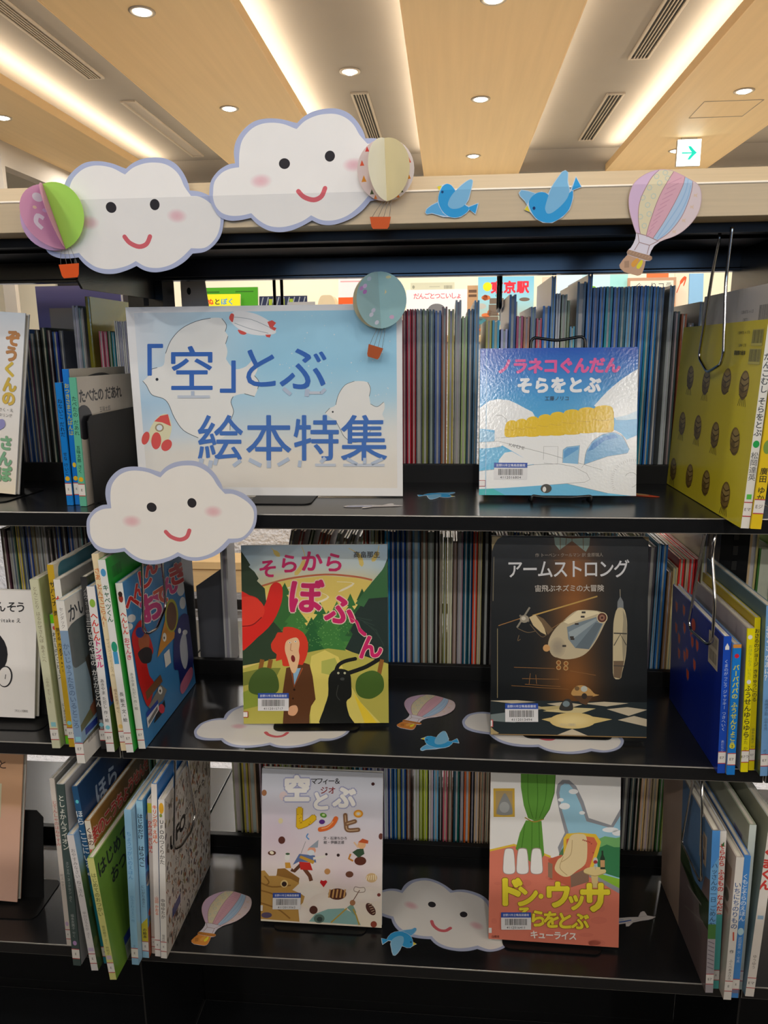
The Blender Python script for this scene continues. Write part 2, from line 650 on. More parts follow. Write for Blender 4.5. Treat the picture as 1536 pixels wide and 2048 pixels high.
# upstand where the recesses end, soffit and dark opening on the left
b = MB(); b.box(-2.33, 5.0, 5.50, YFAR, 2.72, ZR)
struct(b.build('trim_1', M['ceil']))
b = MB(); b.box(-3.02, -2.935, 4.10, YFAR, 2.545, ZP); b.box(-3.02, -2.935, 4.06, 4.10, 0, ZP)
struct(b.build('trim_2', M['wall_grey']))
b = MB(); b.box(-5.0, -3.03, 3.0, 3.05, 0, ZR); b.box(-3.4, -2.6, YFAR - 0.03, YFAR, 0, 2.545)
struct(b.build('trim_3', M['dark']))
b = MB()
hx = [(1.447, 3.82), (1.775, 3.8225), (1.770, 4.125), (1.456, 4.1275)]
for k in range(4):
    p, q = hx[k], hx[(k + 1) % 4]
    b.tube([(p[0], p[1], ZP - 0.0005), (q[0], q[1], ZP - 0.0005)], 0.0022, 6)
o = b.build('ceiling_hatch', M['wall_grey'])
tag(o, 'flush access hatch outlined in the wood ceiling panel above the exit sign', 'hatch')

# downlights
seen = {(1, 3.63): 'round downlight nearer the smiling clouds in the left wood ceiling panel',
        (1, 2.38): 'round downlight at the top edge in the left wood ceiling panel',
        (2, 2.42): 'round downlight cut by the top edge in the middle wood ceiling panel',
        (2, 3.63): 'round downlight in the centre of the middle wood ceiling panel',
        (2, 4.87): 'small far downlight at the end of the middle wood ceiling panel',
        (3, 3.66): 'round downlight in the right wood ceiling panel past the hatch',
        (3, 4.90): 'small far downlight partly behind the lit exit sign',
        (0, 3.64): 'round downlight in the darker wood ceiling panel at the left edge'}


def downlight(x, y, z, label, group=None, r=0.045):
    t = thing('downlight', label, 'ceiling light', Matrix.Translation((x, y, z)), group)
    b = MB()
    b.lathe([(r * 0.8, 0.002), (r * 1.18, 0.001), (r * 1.22, -0.002), (r * 1.1, -0.006), (r * 0.86, -0.004), (r * 0.8, 0.002)], 0, 0, 28)
    b.build('trim_ring', M['alu'], t)
    b = MB()
    b.lathe([(0.0005, -0.012), (r * 0.45, -0.011), (r * 0.8, -0.005), (r * 0.84, -0.001)], 0, 0, 28)
    b.build('lens', M['lamp'], t)
    area_lamp('downlight_lamp', (0, 0, -0.02), (0, 0, 0), 0.09, 0.09, DOWN_W if y > 0.5 else (DOWN_NEAR_W if y > -2 else DOWN_REAR_W * (0.6 if y > -3 else 1)), NEUT, t)
    return t


for i, (x0, x1) in enumerate(PANELS):
    cx = (-2.65, -1.27, 0.17, 1.605, 3.07)[i]
    for y in (4.88, 3.64, 2.40, 1.16, -0.08, -1.30, -2.54, -3.78, -5.0):
        lab, yy = None, y
        for (pi, py), l in seen.items():
            if pi == i and abs(py - y) < 0.1:
                lab, yy = l, py
        if lab:
            downlight(cx, yy, ZP, lab)
        else:
            downlight(cx, yy, ZP, 'round ceiling downlight outside the picture', 'downlights outside the picture')
t = thing('adjustable_spotlight', 'small round tilting spotlight in the grey recess above the larger smiling cloud', 'ceiling light', Matrix.Translation((-0.57, 3.66, ZR)))
b = MB(); b.lathe([(0.03, 0), (0.058, 0), (0.06, -0.006), (0.046, -0.008), (0.042, 0.0)], 0, 0, 26); b.build('trim_ring', M['alu'], t)
b = MB(); b.lathe([(0.001, -0.02), (0.02, -0.018), (0.034, -0.008), (0.04, 0)], 0, 0, 22); b.build('lens', M['lamp'], t)

# linear air diffusers in the recesses


def diffuser(x0, x1, y0, y1, label, slots, dark=True):
    t = thing('air_diffuser', label, 'air vent', Matrix.Translation(((x0 + x1) / 2, (y0 + y1) / 2, ZR)), 'linear ceiling diffusers')
    hx_, hy = (x1 - x0) / 2, (y1 - y0) / 2
    b = MB()
    f = 0.014
    b.box(-hx_, -hx_ + f, -hy, hy, -0.012, 0); b.box(hx_ - f, hx_, -hy, hy, -0.012, 0)
    b.box(-hx_ + f, hx_ - f, -hy, -hy + f, -0.012, 0); b.box(-hx_ + f, hx_ - f, hy - f, hy, -0.012, 0)
    b.build('frame', M['alu'], t, bevel=0.002)
    b = MB(); b.box(-hx_ + f, hx_ - f, -hy + f, hy - f, -0.003, 0)
    b.build('backing', M['slot'] if dark else M['wall_grey'], t)
    if slots:
        b = MB()
        for k in range(1, slots):
            x = -hx_ + f + (2 * hx_ - 2 * f) * k / slots
            b.box(x - 0.0026, x + 0.0026, -hy + f, hy - f, -0.011, -0.003)
        b.build('slats', M['alu'], t)


diffuser(-2.09, -1.985, 1.6, 3.6, 'long slotted air vent at the top left between two wood panels', 5)
diffuser(-2.075, -1.975, 4.0, 5.35, 'framed plain strip vent above the left smiling cloud', 0, False)
diffuser(-0.612, -0.502, 4.01, 5.35, 'slotted air vent just above the larger smiling cloud', 5)
diffuser(0.965, 1.08, 1.9, 3.64, 'slotted air vent at the top right corner between two wood panels', 5)
diffuser(0.97, 1.083, 4.2, 5.24, 'short slotted air vent left of the exit sign', 4)
diffuser(2.42, 2.53, 4.2, 5.3, 'air vent at the right edge beyond the exit sign', 4)

# exit sign
t = thing('exit_sign', 'lit white exit sign with a green right-pointing arrow', 'exit sign', Matrix.Translation((1.595, 4.56, 2.52)))
b = MB(); b.box(-0.078, 0.078, 0.0, 0.03, 0.0, 0.168); b.build('housing', M['alu'], t, bevel=0.004)
b = MB(); b.box(-0.076, 0.076, -0.003, 0.0, 0.002, 0.166); b.build('face', M['exit'], t)
b = MB()
ar = [(-0.046, 0.0865), (0.018, 0.0865), (0.004, 0.102), (-0.008, 0.124), (0.010, 0.124), (0.030, 0.102), (0.052, 0.082), (0.030, 0.062), (0.010, 0.040), (-0.008, 0.040), (0.004, 0.062), (0.018, 0.0775), (-0.046, 0.0775)]
b.prism([(x, z) for x, z in ar], -0.005, -0.003, 'y'); b.build('arrow', M['exit_arrow'], t)
b = MB(); b.box(-0.05, 0.05, 0.006, 0.024, 0.168, 0.18); b.build('ceiling_bracket', M['alu'], t)

# unseen low bookshelf, added behind the camera to shade the lower shelves
t = thing('bookshelf', 'low black bookshelf added outside the picture to shade the lower shelves', 'bookshelf', Matrix.Translation((0, -1.62, 0)))
b = MB()
for x in (-1.9, -0.95, 0.0, 0.95, 1.88):
    b.box(x, x + 0.02, -0.25, 0.0, 0, 1.44)
b.box(-1.9, 1.9, -0.27, -0.255, 0.02, 1.42)
b.build('frame', M['steel_matte'], t)
for z in (0.07, 0.42, 0.77, 1.11, 1.455):
    b = MB(); b.box(-1.9, 1.9, -0.26, 0.01, z - 0.02, z); b.build('shelf_board', M['steel_matte'], t, bevel=0.002)

# ================================================================== the bookshelf
Z1, Z2, Z3, Z0 = 1.111, 0.7644, 0.4167, 0.07
ZS = (Z1, Z2, Z3)
SHL, SHR = -0.468, 0.432
RACK = thing('bookshelf', 'black double-sided steel library bookshelf with a pale wood top board', 'bookshelf', Matrix.Translation((-0.018, 0, 0)))
RACK.matrix_basis = Matrix.Identity(4)
XL, XR = -1.37, 1.335
b = MB()
zb, zc, zt = 1.4705, 1.5062, 1.5258
pr = [(0, zb), (0.0005, zb - 0.0005), (0.51, zb - 0.0005), (0.51, zt), (0.0165, zt), (0.0008, zc + 0.0012), (0, zc)]  # upper face tilted back to look brighter, shaping in the shadow line
b.prism([(p[0], p[1]) for p in pr], XL, XR, 'x')
b.build('wood_top', M['beam'], RACK)
b = MB(); b.prism([(-0.0004, zc - 0.0014), (-0.0016, zc - 0.0006), (-0.0008, zc + 0.0008), (0.0014, zc + 0.0018), (0.001, zc)], XL, XR, 'x')
b.build('edge_highlight_strip', mat('pale_highlight_strip', (250, 240, 222), rough=0.25, noise=0.03), RACK)  # pale strip paints in the bright highlight line on the board's edge
b = MB()
b.box(XL, XR, 0.045, 0.475, zb - 0.006, zb - 0.0006)
b.box(XL, XR, 0.045, 0.049, zb - 0.012, zb - 0.006)
b.box(XL, XR, 0.115, 0.122, zb - 0.010, zb - 0.006)
b.build('canopy', M['steel_matte'], RACK)
for y0, y1, za, zz, mm in ((0.25, 0.262, 1.4375, 1.4645, 'fascia'), (0.505, 0.51, 1.456, 1.470, 'grey_steel')):
    b = MB()
    if y0 < 0.3:      # the face leans a little, foot set back
        b.prism([(y0 - 0.0005, zz), (y0 + 0.0009, za), (y1, za), (y1, zz)], XL, XR, 'x')
    else:
        b.box(XL, XR, y0, y1, za, zz)
    if y0 < 0.3:
        b.box(XL, XR, y0 + 0.0002, y1 + 0.01, za - 0.0045, za)
    b.build('fascia', M[mm], RACK, bevel=0.001)
for X0, X1, slots in ((-0.512, -0.4545, False), (0.440, 0.485, True)):
    b = MB(); b.box(X0, X1, 0.252, 0.305, 0.0, 1.4645)
    cx = (X0 + X1) / 2
    for k in range(58):
        z = 0.02 + k * 0.025
        b.box(cx - 0.003, cx + 0.005, 0.2512, 0.2525, z, z + 0.015, mi=1)
    b.build('post', [M['steel'], M['slot']], RACK)
for X in (SHL - 0.001, SHR + 0.001):
    b = MB(); b.prism([(0.001, 1.412), (0.012, 1.402), (0.25, 1.405), (0.25, 1.464), (0.001, 1.464)], X - 0.0015, X + 0.0015, 'x')
    b.build('top_bracket', M['steel'], RACK)
    b = MB(); b.box(X - 0.0014, X + 0.0014, 0.002, 0.25, 0.0, Z3 - 0.021)
    b.build('base_side_panel', M['steel'], RACK)
SEGS = ((XL, SHL - 0.001), (SHL + 0.001, SHR - 0.001), (SHR + 0.001, XR))
for z, rise in ((Z1, 0.0294), (Z2, 0.0263), (Z3, 0.0235), (Z0, 0.02)):
    for xa, xb in SEGS:
        b = MB()
        b.box(xa, xb, 0.0, 0.25, z - 0.0205, z)
        b.build('shelf_board', [M['steel'], M['edge_highlight']], RACK, bevel=0.0013, seg=2, bmat=1)
        b = MB()
        b.box(xa, xb, 0.2505, 0.262, z - 0.02, z + rise)
        b.build('back_stop', M['steel_matte'], RACK, bevel=0.001)
        b = MB()
        b.box(xa, xb, 0.2625, 0.512, z - 0.0205, z)
        b.build('rear_shelf_board', M['steel'], RACK, bevel=0.0016)
        if z == Z0:
            b = MB(); b.box(xa, xb, 0.015, 0.02, 0, z - 0.021); b.build('kick_plate', M['steel_matte'], RACK)
            b = MB(); b.box(xa, xb, 0.2505, 0.254, z + 0.0205, Z3 - 0.021); b.build('base_back_panel', M['steel_matte'], RACK)

# ================================================================== face-out books, poster
def field(a, fn, nx=14, ny=14):
    """painted background: fn(u, v) -> colour, u from left, v from top"""
    P, C, F = [], [], []
    for j in range(ny + 1):
        for i in range(nx + 1):
            u, v = i / nx, j / ny
            P.append((u * a.w, (1 - v) * a.h))
            C.append(lin(fn(u, v)))
    for j in range(ny):
        for i in range(nx):
            k = j * (nx + 1) + i
            F.append((k, k + 1, k + nx + 2, k + nx + 1))
    a.raw(P, C, F)
    a.k += 1


def mixc(a, b, t):
    t = max(0.0, min(1.0, t))
    return tuple(x * (1 - t) + y * t for x, y in zip(a, b))


def ramp(stops, v):
    for (v0, c0), (v1, c1) in zip(stops, stops[1:]):
        if v <= v1:
            return mixc(c0, c1, (v - v0) / max(v1 - v0, 1e-6))
    return stops[-1][1]


def face_book(label, loc, yaw, lean, roll, w, h, t, front, spine, back, art, surf='gloss', name='picture_book', sidelabel=None, group='face-out display books'):
    z = loc[2] + t * math.sin(R_(lean)) + 0.001 + (w * math.sin(R_(roll)) if roll > 0 else 0)
    r = thing(name, label, 'book', place((loc[0], loc[1], z), yaw, lean, roll), group)
    cov = book_meshes(r, w, h, t, front, spine, back, surf=surf)
    art.build('cover_print', M[surf], cov, f3(w, t))
    return r


def plate_stand(label, loc, yaw, lean, wd, dep, ht, mt='steel_matte'):
    """bent sheet book stand: foot plate, front lip and leaning back plate (built behind the book)"""
    r = thing('book_stand', label, 'book stand', place(loc, yaw), 'book stands')
    b = MB()
    rr = 0.012
    pts = []
    for cx, cy, a0 in ((wd / 2 - rr, -dep + rr, -90), (wd / 2 - rr, 0.05, 0), (-wd / 2 + rr, 0.05, 90), (-wd / 2 + rr, -dep + rr, 180)):
        pts += [(cx + rr * math.cos(R_(a0 + k * 22.5)), cy + rr * math.sin(R_(a0 + k * 22.5))) for k in range(5)]
    b.prism(pts, 0.0004, 0.0018, 'z')
    b.build('foot_plate', M[mt], r)
    b = MB()
    s, c = math.sin(R_(lean)), math.cos(R_(lean))
    y0 = 0.0185
    q = [(-wd * 0.42, 0), (wd * 0.42, 0), (wd * 0.42, ht - rr), (wd * 0.42 - rr, ht), (-wd * 0.42 + rr, ht), (-wd * 0.42, ht - rr)]
    v = [(x, y0 + u * s + d * c, 0.0012 + u * c - d * s) for d in (0, 0.0013) for x, u in q]
    n = len(q)
    b.add(v, [tuple(range(n)), tuple(range(n, 2 * n))[::-1]] + [(i, n + i, n + (i + 1) % n, (i + 1) % n) for i in range(n)])
    b.build('back_plate', M[mt], r)
    return r


# ---- poster
def bird_a(a):
    pts = [(225, 570), (255, 500), (310, 440), (390, 400), (470, 383), (530, 385), (555, 420), (548, 455), (548, 455), (563, 480), (550, 520), (550, 520), (560, 560), (552, 600), (552, 600), (580, 640), (610, 655), (660, 640), (700, 605), (722, 650), (705, 690), (705, 690), (728, 720), (722, 760), (705, 800), (705, 800), (650, 785), (590, 800), (578, 830), (592, 880), (575, 930), (572, 980), (530, 1020), (480, 1030), (400, 1020), (320, 980), (270, 910), (240, 840), (210, 810), (150, 790), (120, 740), (100, 717), (100, 717), (130, 690), (135, 660), (180, 645), (215, 630)]
    a.poly(pts, (236, 236, 232), sm=True, n=3)
    for seg in (pts[0:5], pts[5:9], pts[9:12], pts[20:24], pts[24:27], pts[27:32], pts[34:43], pts[43:46]):
        a.line(seg, 3.2, (84, 96, 106), sm=True)
    a.ell(178, 708, 8, 8, (50, 56, 66))


def bird_b(a):
    pts = [(1140, 845), (1155, 790), (1190, 740), (1240, 720), (1310, 725), (1325, 760), (1318, 800), (1318, 800), (1325, 840), (1325, 840), (1360, 855), (1395, 830), (1400, 862), (1388, 895), (1400, 922), (1370, 925), (1335, 930), (1325, 980), (1290, 1030), (1230, 1042), (1185, 1012), (1162, 970), (1140, 930), (1112, 912), (1084, 888), (1084, 888), (1108, 862)]
    a.poly(pts, (236, 236, 232), sm=True, n=3)
    for seg in (pts[0:4], pts[4:7], pts[9:12], pts[17:23], pts[24:27]):
        a.line(seg, 2.6, (104, 112, 118), sm=True)
    a.ell(1124, 882, 5, 5, (60, 64, 70))


W_, H_ = 0.395, 0.272
a = Art(W_, H_, [(8, 323), (1492, 312), (1497, 1328), (83, 1326)])
a.bg((236, 236, 236))


def sky(u, v):
    base = ramp([(0, (170, 218, 240)), (0.3, (160, 212, 238)), (0.5, (184, 220, 238)), (0.66, (212, 224, 228)), (0.8, (232, 226, 214)), (1, (232, 226, 216))], v)
    pale = mixc((222, 228, 234), (176, 208, 232), max(0, 1 - abs(v - 0.5) / 0.28))
    k = max(0, 1 - u / 0.52) * (1 if v < 0.72 else 0.3)
    base = mixc(base, pale, k)
    k2 = max(0, (u - 0.62) / 0.38) * max(0, 1 - abs(v - 0.72) / 0.25)
    return mixc(base, (236, 234, 228), k2)


P0, P1 = a.T((45, 345)), a.T((1468, 1290))
n0 = len(a.v)
field(a, sky, 22, 20)
for i in range(n0, len(a.v)):
    x, y, z = a.v[i]
    a.v[i] = (0.012 + x / W_ * (W_ - 0.020), 0.012 + y / H_ * (H_ - 0.020), z)
bird_a(a)
r0 = random.Random(3)
for k in range(46):
    a.ell(r0.uniform(830, 1440), r0.uniform(360, 800), *([r0.choice((2, 3, 4))] * 2), (214, 230, 240), n=7, nl=True)
a.k += 1
# airship
a.poly([(570, 385), (592, 352), (640, 347), (720, 365), (790, 405), (822, 455), (795, 472), (730, 476), (660, 462), (600, 425)], (240, 240, 240), sm=True)
a.poly([(570, 385), (580, 360), (596, 366), (592, 395), (586, 405)], (222, 92, 84), sm=True)
a.poly([(775, 405), (800, 396), (822, 410), (806, 430), (824, 438), (815, 452), (790, 440)], (222, 92, 84))
a.poly([(618, 445), (662, 462), (650, 472), (628, 466)], (222, 92, 84), sm=True)
a.poly([(764, 472), (795, 472), (788, 488), (770, 484)], (222, 92, 84))
for q in ([(592, 378), (690, 392), (800, 440)], [(598, 410), (680, 440), (780, 465)]):
    a.line(q, 2.5, (150, 160, 170), sm=True)
# rocket
a.poly([(132, 1000), (150, 950), (190, 903), (235, 895), (255, 950), (250, 1000), (228, 1045), (180, 1070), (142, 1045)], (226, 222, 186), sm=True)
a.poly([(162, 932), (195, 903), (237, 894), (252, 958), (205, 938)], (220, 92, 88), sm=False)
a.ell(190, 966, 24, 22, (168, 150, 118)); a.ell(190, 966, 16, 15, (220, 230, 236))
a.ell(114, 1022, 20, 36, (220, 92, 88), rot=18); a.ell(228, 1060, 26, 34, (220, 92, 88), rot=38); a.ell(172, 1036, 27, 46, (220, 92, 88), rot=4)
bird_b(a)
BL_, BL2 = (64, 110, 190), (76, 120, 194)
for ch, x, y, s_ in (('「', 91, 642, 255), ('空', 367, 655, 258), ('」', 641, 660, 258), ('と', 735, 650, 240), ('ぶ', 968, 652, 262)):
    a.text(ch, x, y, s_, BL_, bold=0.010)
for ch, x in (('絵', 520), ('本', 781), ('特', 1036), ('集', 1291)):
    a.text(ch, x, 1022, 258, BL2, bold=0.010)
for x0, x1, yy in ((290, 465, 800), (1030, 1140, 1163), (1180, 1400, 1163), (1000, 1060, 780)):
    a.rect(x0, yy - 7, x1, yy + 8, (200, 208, 220), nl=True)
for (x0, y0), (x1, y1), wv in (((372, 770), (372, 795), 18), ((420, 1130), (412, 1165), 24), ((470, 1140), (462, 1180), 22), ((500, 1130), (490, 1165), 20), ((590, 1170), (630, 1140), 20), ((675, 1135), (740, 1168), 22), ((782, 1140), (782, 1180), 22), ((890, 1130), (830, 1165), 20), ((950, 1140), (945, 1175), 18), ((1060, 1150), (1085, 1125), 20), ((1200, 1130), (1255, 1160), 18), ((1295, 1125), (1295, 1160), 18), ((1390, 1130), (1330, 1158), 18), ((860, 755), (900, 790), 20), ((990, 760), (985, 800), 24), ((1060, 785), (1085, 760), 18)):
    a.line([(x0, y0), (x1, y1)], wv, (186, 200, 220), nl=True)
a.k += 1
pos = thing('poster', 'large sky-blue paper sign with white birds and blue lettering on the top shelf', 'poster', place((-0.4588, 0.1165, Z1 + 0.002), 0.6, 0, 0))
b = MB(); b.box(0, W_, 0, 0.0012, 0, H_, (236, 236, 236)); sh = b.build('sheet', M['paper'], pos)
a.build('printed_design', M['paper'], sh, f3(W_, 0))
plate_stand('thin black foot plate poking out under the sky-blue paper sign', (-0.236, 0.1185, Z1), 0.5, 0, 0.09, 0.058, 0.13)

# ---- sky-blue cover with a white aeroplane
W_, H_ = 0.219, 0.208
a = Art(W_, H_, [(81, 209), (1387, 214), (1442, 1465), (77, 1467)])
field(a, lambda u, v: ramp([(0, (18, 84, 186)), (0.12, (40, 118, 202)), (0.3, (64, 156, 216)), (0.6, (92, 180, 228)), (1, (108, 196, 232))], v), 4, 12)
WH = (238, 240, 240)
a.poly([(1420, 380), (1380, 398), (1330, 430), (1270, 470), (1210, 520), (1150, 575), (1100, 630), (1050, 690), (1150, 760), (1225, 792), (1330, 770), (1425, 730)], WH, sm=False)
a.poly([(1225, 792), (1330, 770), (1430, 725), (1430, 800), (1330, 812), (1240, 812)], (196, 222, 238))
a.poly([(60, 720), (110, 680), (160, 645), (230, 630), (330, 640), (400, 672), (470, 710), (530, 740), (560, 790), (560, 930), (60, 880)], WH, sm=False)
a.poly([(60, 880), (330, 950), (330, 985), (60, 1000)], (150, 200, 232))
LN = (150, 152, 152)
a.poly([(205, 765), (270, 770), (308, 800), (330, 960), (210, 990)], WH)
a.line([(205, 765), (270, 770), (308, 800), (328, 900)], 4, LN)
fus = [(205, 988), (215, 965), (330, 957), (720, 925), (1060, 908), (1230, 895), (1285, 925), (1335, 978), (1420, 940), (1445, 960), (1450, 1470), (1195, 1442), (840, 1360), (560, 1195), (420, 1110), (300, 1040)]
a.poly(fus, WH)
a.poly([(60, 1000), (240, 990), (310, 1000), (265, 1035), (150, 1056), (60, 1050)], WH)
a.line([(85, 1002), (240, 990), (700, 1108), (1145, 1240)], 3.5, LN)
a.line([(205, 990), (220, 963), (330, 957), (720, 925)], 3.5, LN)
a.line([(85, 1052), (150, 1056), (262, 1036)], 3.5, LN)
a.poly([(60, 1060), (262, 1040), (330, 1080), (230, 1150), (230, 1160), (60, 1250)], (112, 190, 232))
a.poly([(250, 1150), (300, 1090), (360, 1080), (560, 1190), (240, 1230)], WH)
wing = [(60, 1255), (350, 1222), (560, 1195), (760, 1186), (900, 1212), (1010, 1270), (1042, 1322), (1000, 1346), (700, 1372), (300, 1402), (60, 1414)]
a.poly(wing, WH)
a.line(wing[:9], 3.5, LN)
a.poly([(60, 1414), (300, 1402), (700, 1372), (850, 1362), (1195, 1442), (1200, 1480), (60, 1480)], (104, 186, 226))
a.poly([(60, 1414), (200, 1408), (330, 1480), (60, 1480)], (70, 186, 190))
a.line([(850, 1362), (1195, 1442)], 3, LN)
a.poly([(985, 1192), (990, 1130), (1000, 1075), (1050, 990), (1130, 935), (1230, 916), (1300, 950), (1362, 1060), (1350, 1092), (1180, 1122)], (120, 178, 220), sm=False)
a.poly([(1010, 1080), (1050, 1010), (1140, 950), (1230, 930), (1260, 960), (1150, 985), (1060, 1060)], (72, 140, 204))
a.line([(985, 1192), (1000, 1075), (1050, 990), (1130, 935), (1230, 916), (1300, 950), (1362, 1060)], 4, LN, sm=True)
a.poly([(802, 1178), (800, 1065), (832, 1040), (940, 1027), (932, 1188)], (130, 186, 224))
a.poly([(810, 1140), (930, 1060), (930, 1040), (840, 1050), (810, 1080)], (88, 156, 212))
for q in ([(800, 1180), (800, 1065), (832, 1040), (942, 1026), (934, 1190)], [(635, 1150), (635, 1036), (757, 1036), (757, 1190), (640, 1180)], [(965, 1220), (985, 1192), (1180, 1122), (1345, 1095)]):
    a.line(q, 3, LN)
a.line([(1390 + 58 * math.cos(t), 1325 + 66 * math.sin(t)) for t in (0.4 * k - 2.6 for k in range(11))][::-1], 3, LN)
for k in range(34):
    t = R_(150 + k * 6.2)
    a.line([(1390 + 150 * math.cos(t), 1325 + 160 * math.sin(t)), (1390 + 170 * math.cos(t), 1325 + 182 * math.sin(t))], 3, (196, 196, 196), nl=True)
a.k += 1
a.text('KAMOME', 405, 1036, 40, (140, 140, 138), bold=0.005, rot=14)
YL = (234, 196, 22)
for i, (x, top, wd, bot) in enumerate(((355, 812, 62, 952), (440, 800, 64, 945), (535, 780, 68, 948), (640, 762, 72, 940), (745, 742, 78, 938), (865, 722, 88, 930), (990, 705, 92, 918), (1128, 690, 104, 912))):
    a.poly([(x - wd * 0.8, bot), (x - wd, bot - 50), (x - wd * 0.95, (top + bot) / 2), (x - wd * 0.75, top + 22), (x - wd * 0.2, top), (x + wd * 0.4, top + 2), (x + wd * 0.75, top + 26), (x + wd * 0.85, (top + bot) / 2), (x + wd * 0.9, bot - 40), (x + wd * 0.75, bot)], YL, sm=True, n=3)
    a.line([(x - wd * 0.9, (top + bot) / 2 + 4), (x, (top + bot) / 2 + 14), (x + wd * 0.8, (top + bot) / 2 + 6)], 3, (196, 150, 20), sm=True)
    a.line([(x + wd * 0.82, top + 50), (x + wd * 0.9, bot - 40), (x + wd * 0.7, bot)], 3, (196, 150, 20), sm=True)
a.ell(665, 1405, 48, 40, (72, 70, 64)); a.ell(650, 1412, 16, 24, (226, 226, 220))
a.text('ノラネコぐんだん', 738, 358, 134, (226, 92, 160), bold=0.052, sp=0.955)
a.text('そらをとぶ', 745, 518, 138, (236, 240, 244), bold=0.058, sp=1.03)
a.text('工藤ノリコ', 735, 628, 40, (58, 64, 74), bold=0.008, sp=1.04)
a.sticker(207, 1178, 290, 148, '4112016804', 5)
a.rect(60, 1333, 132, 1390, (176, 62, 60)); a.rect(60, 1338, 128, 1385, (232, 230, 228))
a.rect(132, 209, 137, 1467, (150, 196, 226))
nk = face_book('square sky-blue picture book with a white aeroplane, on the wire stand', (0.0462, 0.103, Z1 + 0.005), 0.5, 11, 0, W_, H_, 0.010, (64, 150, 212), (40, 110, 190), (110, 180, 224), a, surf='wet')

# ---- forest cover with the red hat
W_, H_ = 0.2195, 0.2705
a = Art(W_, H_, [(118, 174), (990, 168), (998, 1223), (142, 1229)])


def bsky(u, v):
    c = ramp([(0, (186, 206, 222)), (0.12, (206, 216, 212)), (0.22, (226, 208, 150)), (0.4, (236, 210, 110)), (1, (220, 190, 90))], v)
    return mixc(c, (150, 192, 224), max(0, 0.5 - abs(u - 0.5)) * 0 + (max(0, 0.22 - u) + max(0, u - 0.8)) * 2.2 * (1 - v))


field(a, bsky, 12, 16)
for q in ([(480, 180), (500, 240), (480, 300), (440, 350)], [(760, 190), (820, 230), (840, 300)], [(940, 175), (930, 220), (900, 270)], [(300, 190), (350, 240)]):
    a.line(q, [4, 26, 4], (226, 200, 110), sm=True)
a.line([(245, 415), (400, 372), (620, 347), (800, 360), (900, 380)], 11, (196, 108, 74), sm=True)
a.poly([(250, 418), (400, 378), (620, 354), (800, 366), (900, 386), (860, 470), (780, 560), (320, 600)], (232, 206, 108))
for q in ([(690, 390), (790, 400), (700, 450)], [(560, 440), (640, 480), (560, 520)], [(380, 430), (440, 420)]):
    a.line(q, [3, 12, 3], (244, 232, 200), sm=True)
DK, MD = (50, 68, 48), (64, 122, 60)
for i, (x, y, wd, c) in enumerate(((380, 395, 95, (58, 110, 56)), (450, 490, 120, (70, 130, 62)), (590, 510, 110, (52, 112, 58)), (690, 505, 95, (76, 136, 66)), (770, 460, 90, (58, 118, 60)), (840, 430, 90, (46, 92, 52)), (640, 560, 130, (66, 128, 62)), (540, 600, 110, (44, 100, 54)))):
    p = [(x, y)]
    for k in range(1, 5):
        p += [(x + wd * k / 4 + 10, y + 70 * k), (x + wd * k / 4 - 12, y + 70 * k + 4)]
    q = [(2 * x - px, py) for px, py in p[1:]][::-1]
    a.poly(p + q, c)
r0 = random.Random(9)
for k in range(120):
    x, y = r0.uniform(450, 800), r0.uniform(600, 770)
    a.ell(x, y, 3, 2.4, (120, 176, 96), n=6, nl=True)
a.k += 1
a.poly([(100, 180), (150, 250), (175, 290), (165, 300), (200, 330), (225, 370), (215, 385), (262, 430), (270, 500), (300, 520), (320, 600), (300, 610), (372, 690), (360, 760), (330, 850), (120, 890)], DK)
a.poly([(1010, 200), (960, 330), (900, 390), (870, 430), (885, 440), (830, 500), (845, 515), (790, 590), (808, 610), (770, 680), (785, 700), (740, 790), (1010, 900)], (40, 54, 50))
a.poly([(1010, 230), (960, 320), (905, 385), (860, 440), (800, 520), (850, 540), (880, 490), (1010, 480)], (62, 112, 68))
for k in range(6):
    a.line([(800 + k * 24, 600 + k * 14), (900 + k * 14, 620 + k * 30)], 5, (54, 72, 64), nl=True)
a.k += 1
a.poly([(120, 910), (300, 850), (400, 835), (560, 800), (640, 785), (760, 800), (1010, 880), (1010, 1240), (120, 1240)], (186, 178, 84))
a.poly([(120, 930), (260, 900), (360, 900), (330, 960), (120, 1010)], (128, 134, 60)); a.poly([(120, 1050), (240, 1000), (330, 1100), (120, 1150)], (142, 158, 62))
a.poly([(540, 830), (620, 795), (700, 835), (760, 980), (830, 1100), (960, 1235), (540, 1235), (520, 1000)], (222, 206, 106))
a.poly([(600, 860), (680, 840), (730, 960), (600, 930)], (178, 182, 90)); a.poly([(790, 1050), (940, 1235), (860, 1235)], (236, 206, 60))
for x in (232, 282, 940):
    a.line([(x + 18, 850), (x, 940)], 26, (142, 92, 44), nl=True)
a.k += 1
a.poly([(175, 1040), (180, 960), (240, 900), (310, 910), (345, 970), (340, 1040), (260, 1062)], (74, 98, 46), sm=True)
a.poly([(802, 1020), (820, 950), (900, 915), (960, 950), (965, 1030), (900, 1080), (830, 1070)], (74, 104, 44), sm=True)
# red hat
a.poly([(110, 470), (170, 470), (222, 490), (258, 535), (285, 450), (300, 410), (332, 392), (365, 420), (362, 510), (310, 630), (220, 720), (110, 790)], (222, 44, 36), sm=True, n=3)
a.poly([(105, 500), (180, 478), (240, 510), (262, 560), (240, 615), (180, 650), (105, 655)], (232, 62, 46), sm=True, n=3)
a.line([(120, 655), (190, 645), (245, 600)], 7, (150, 30, 30), sm=True)
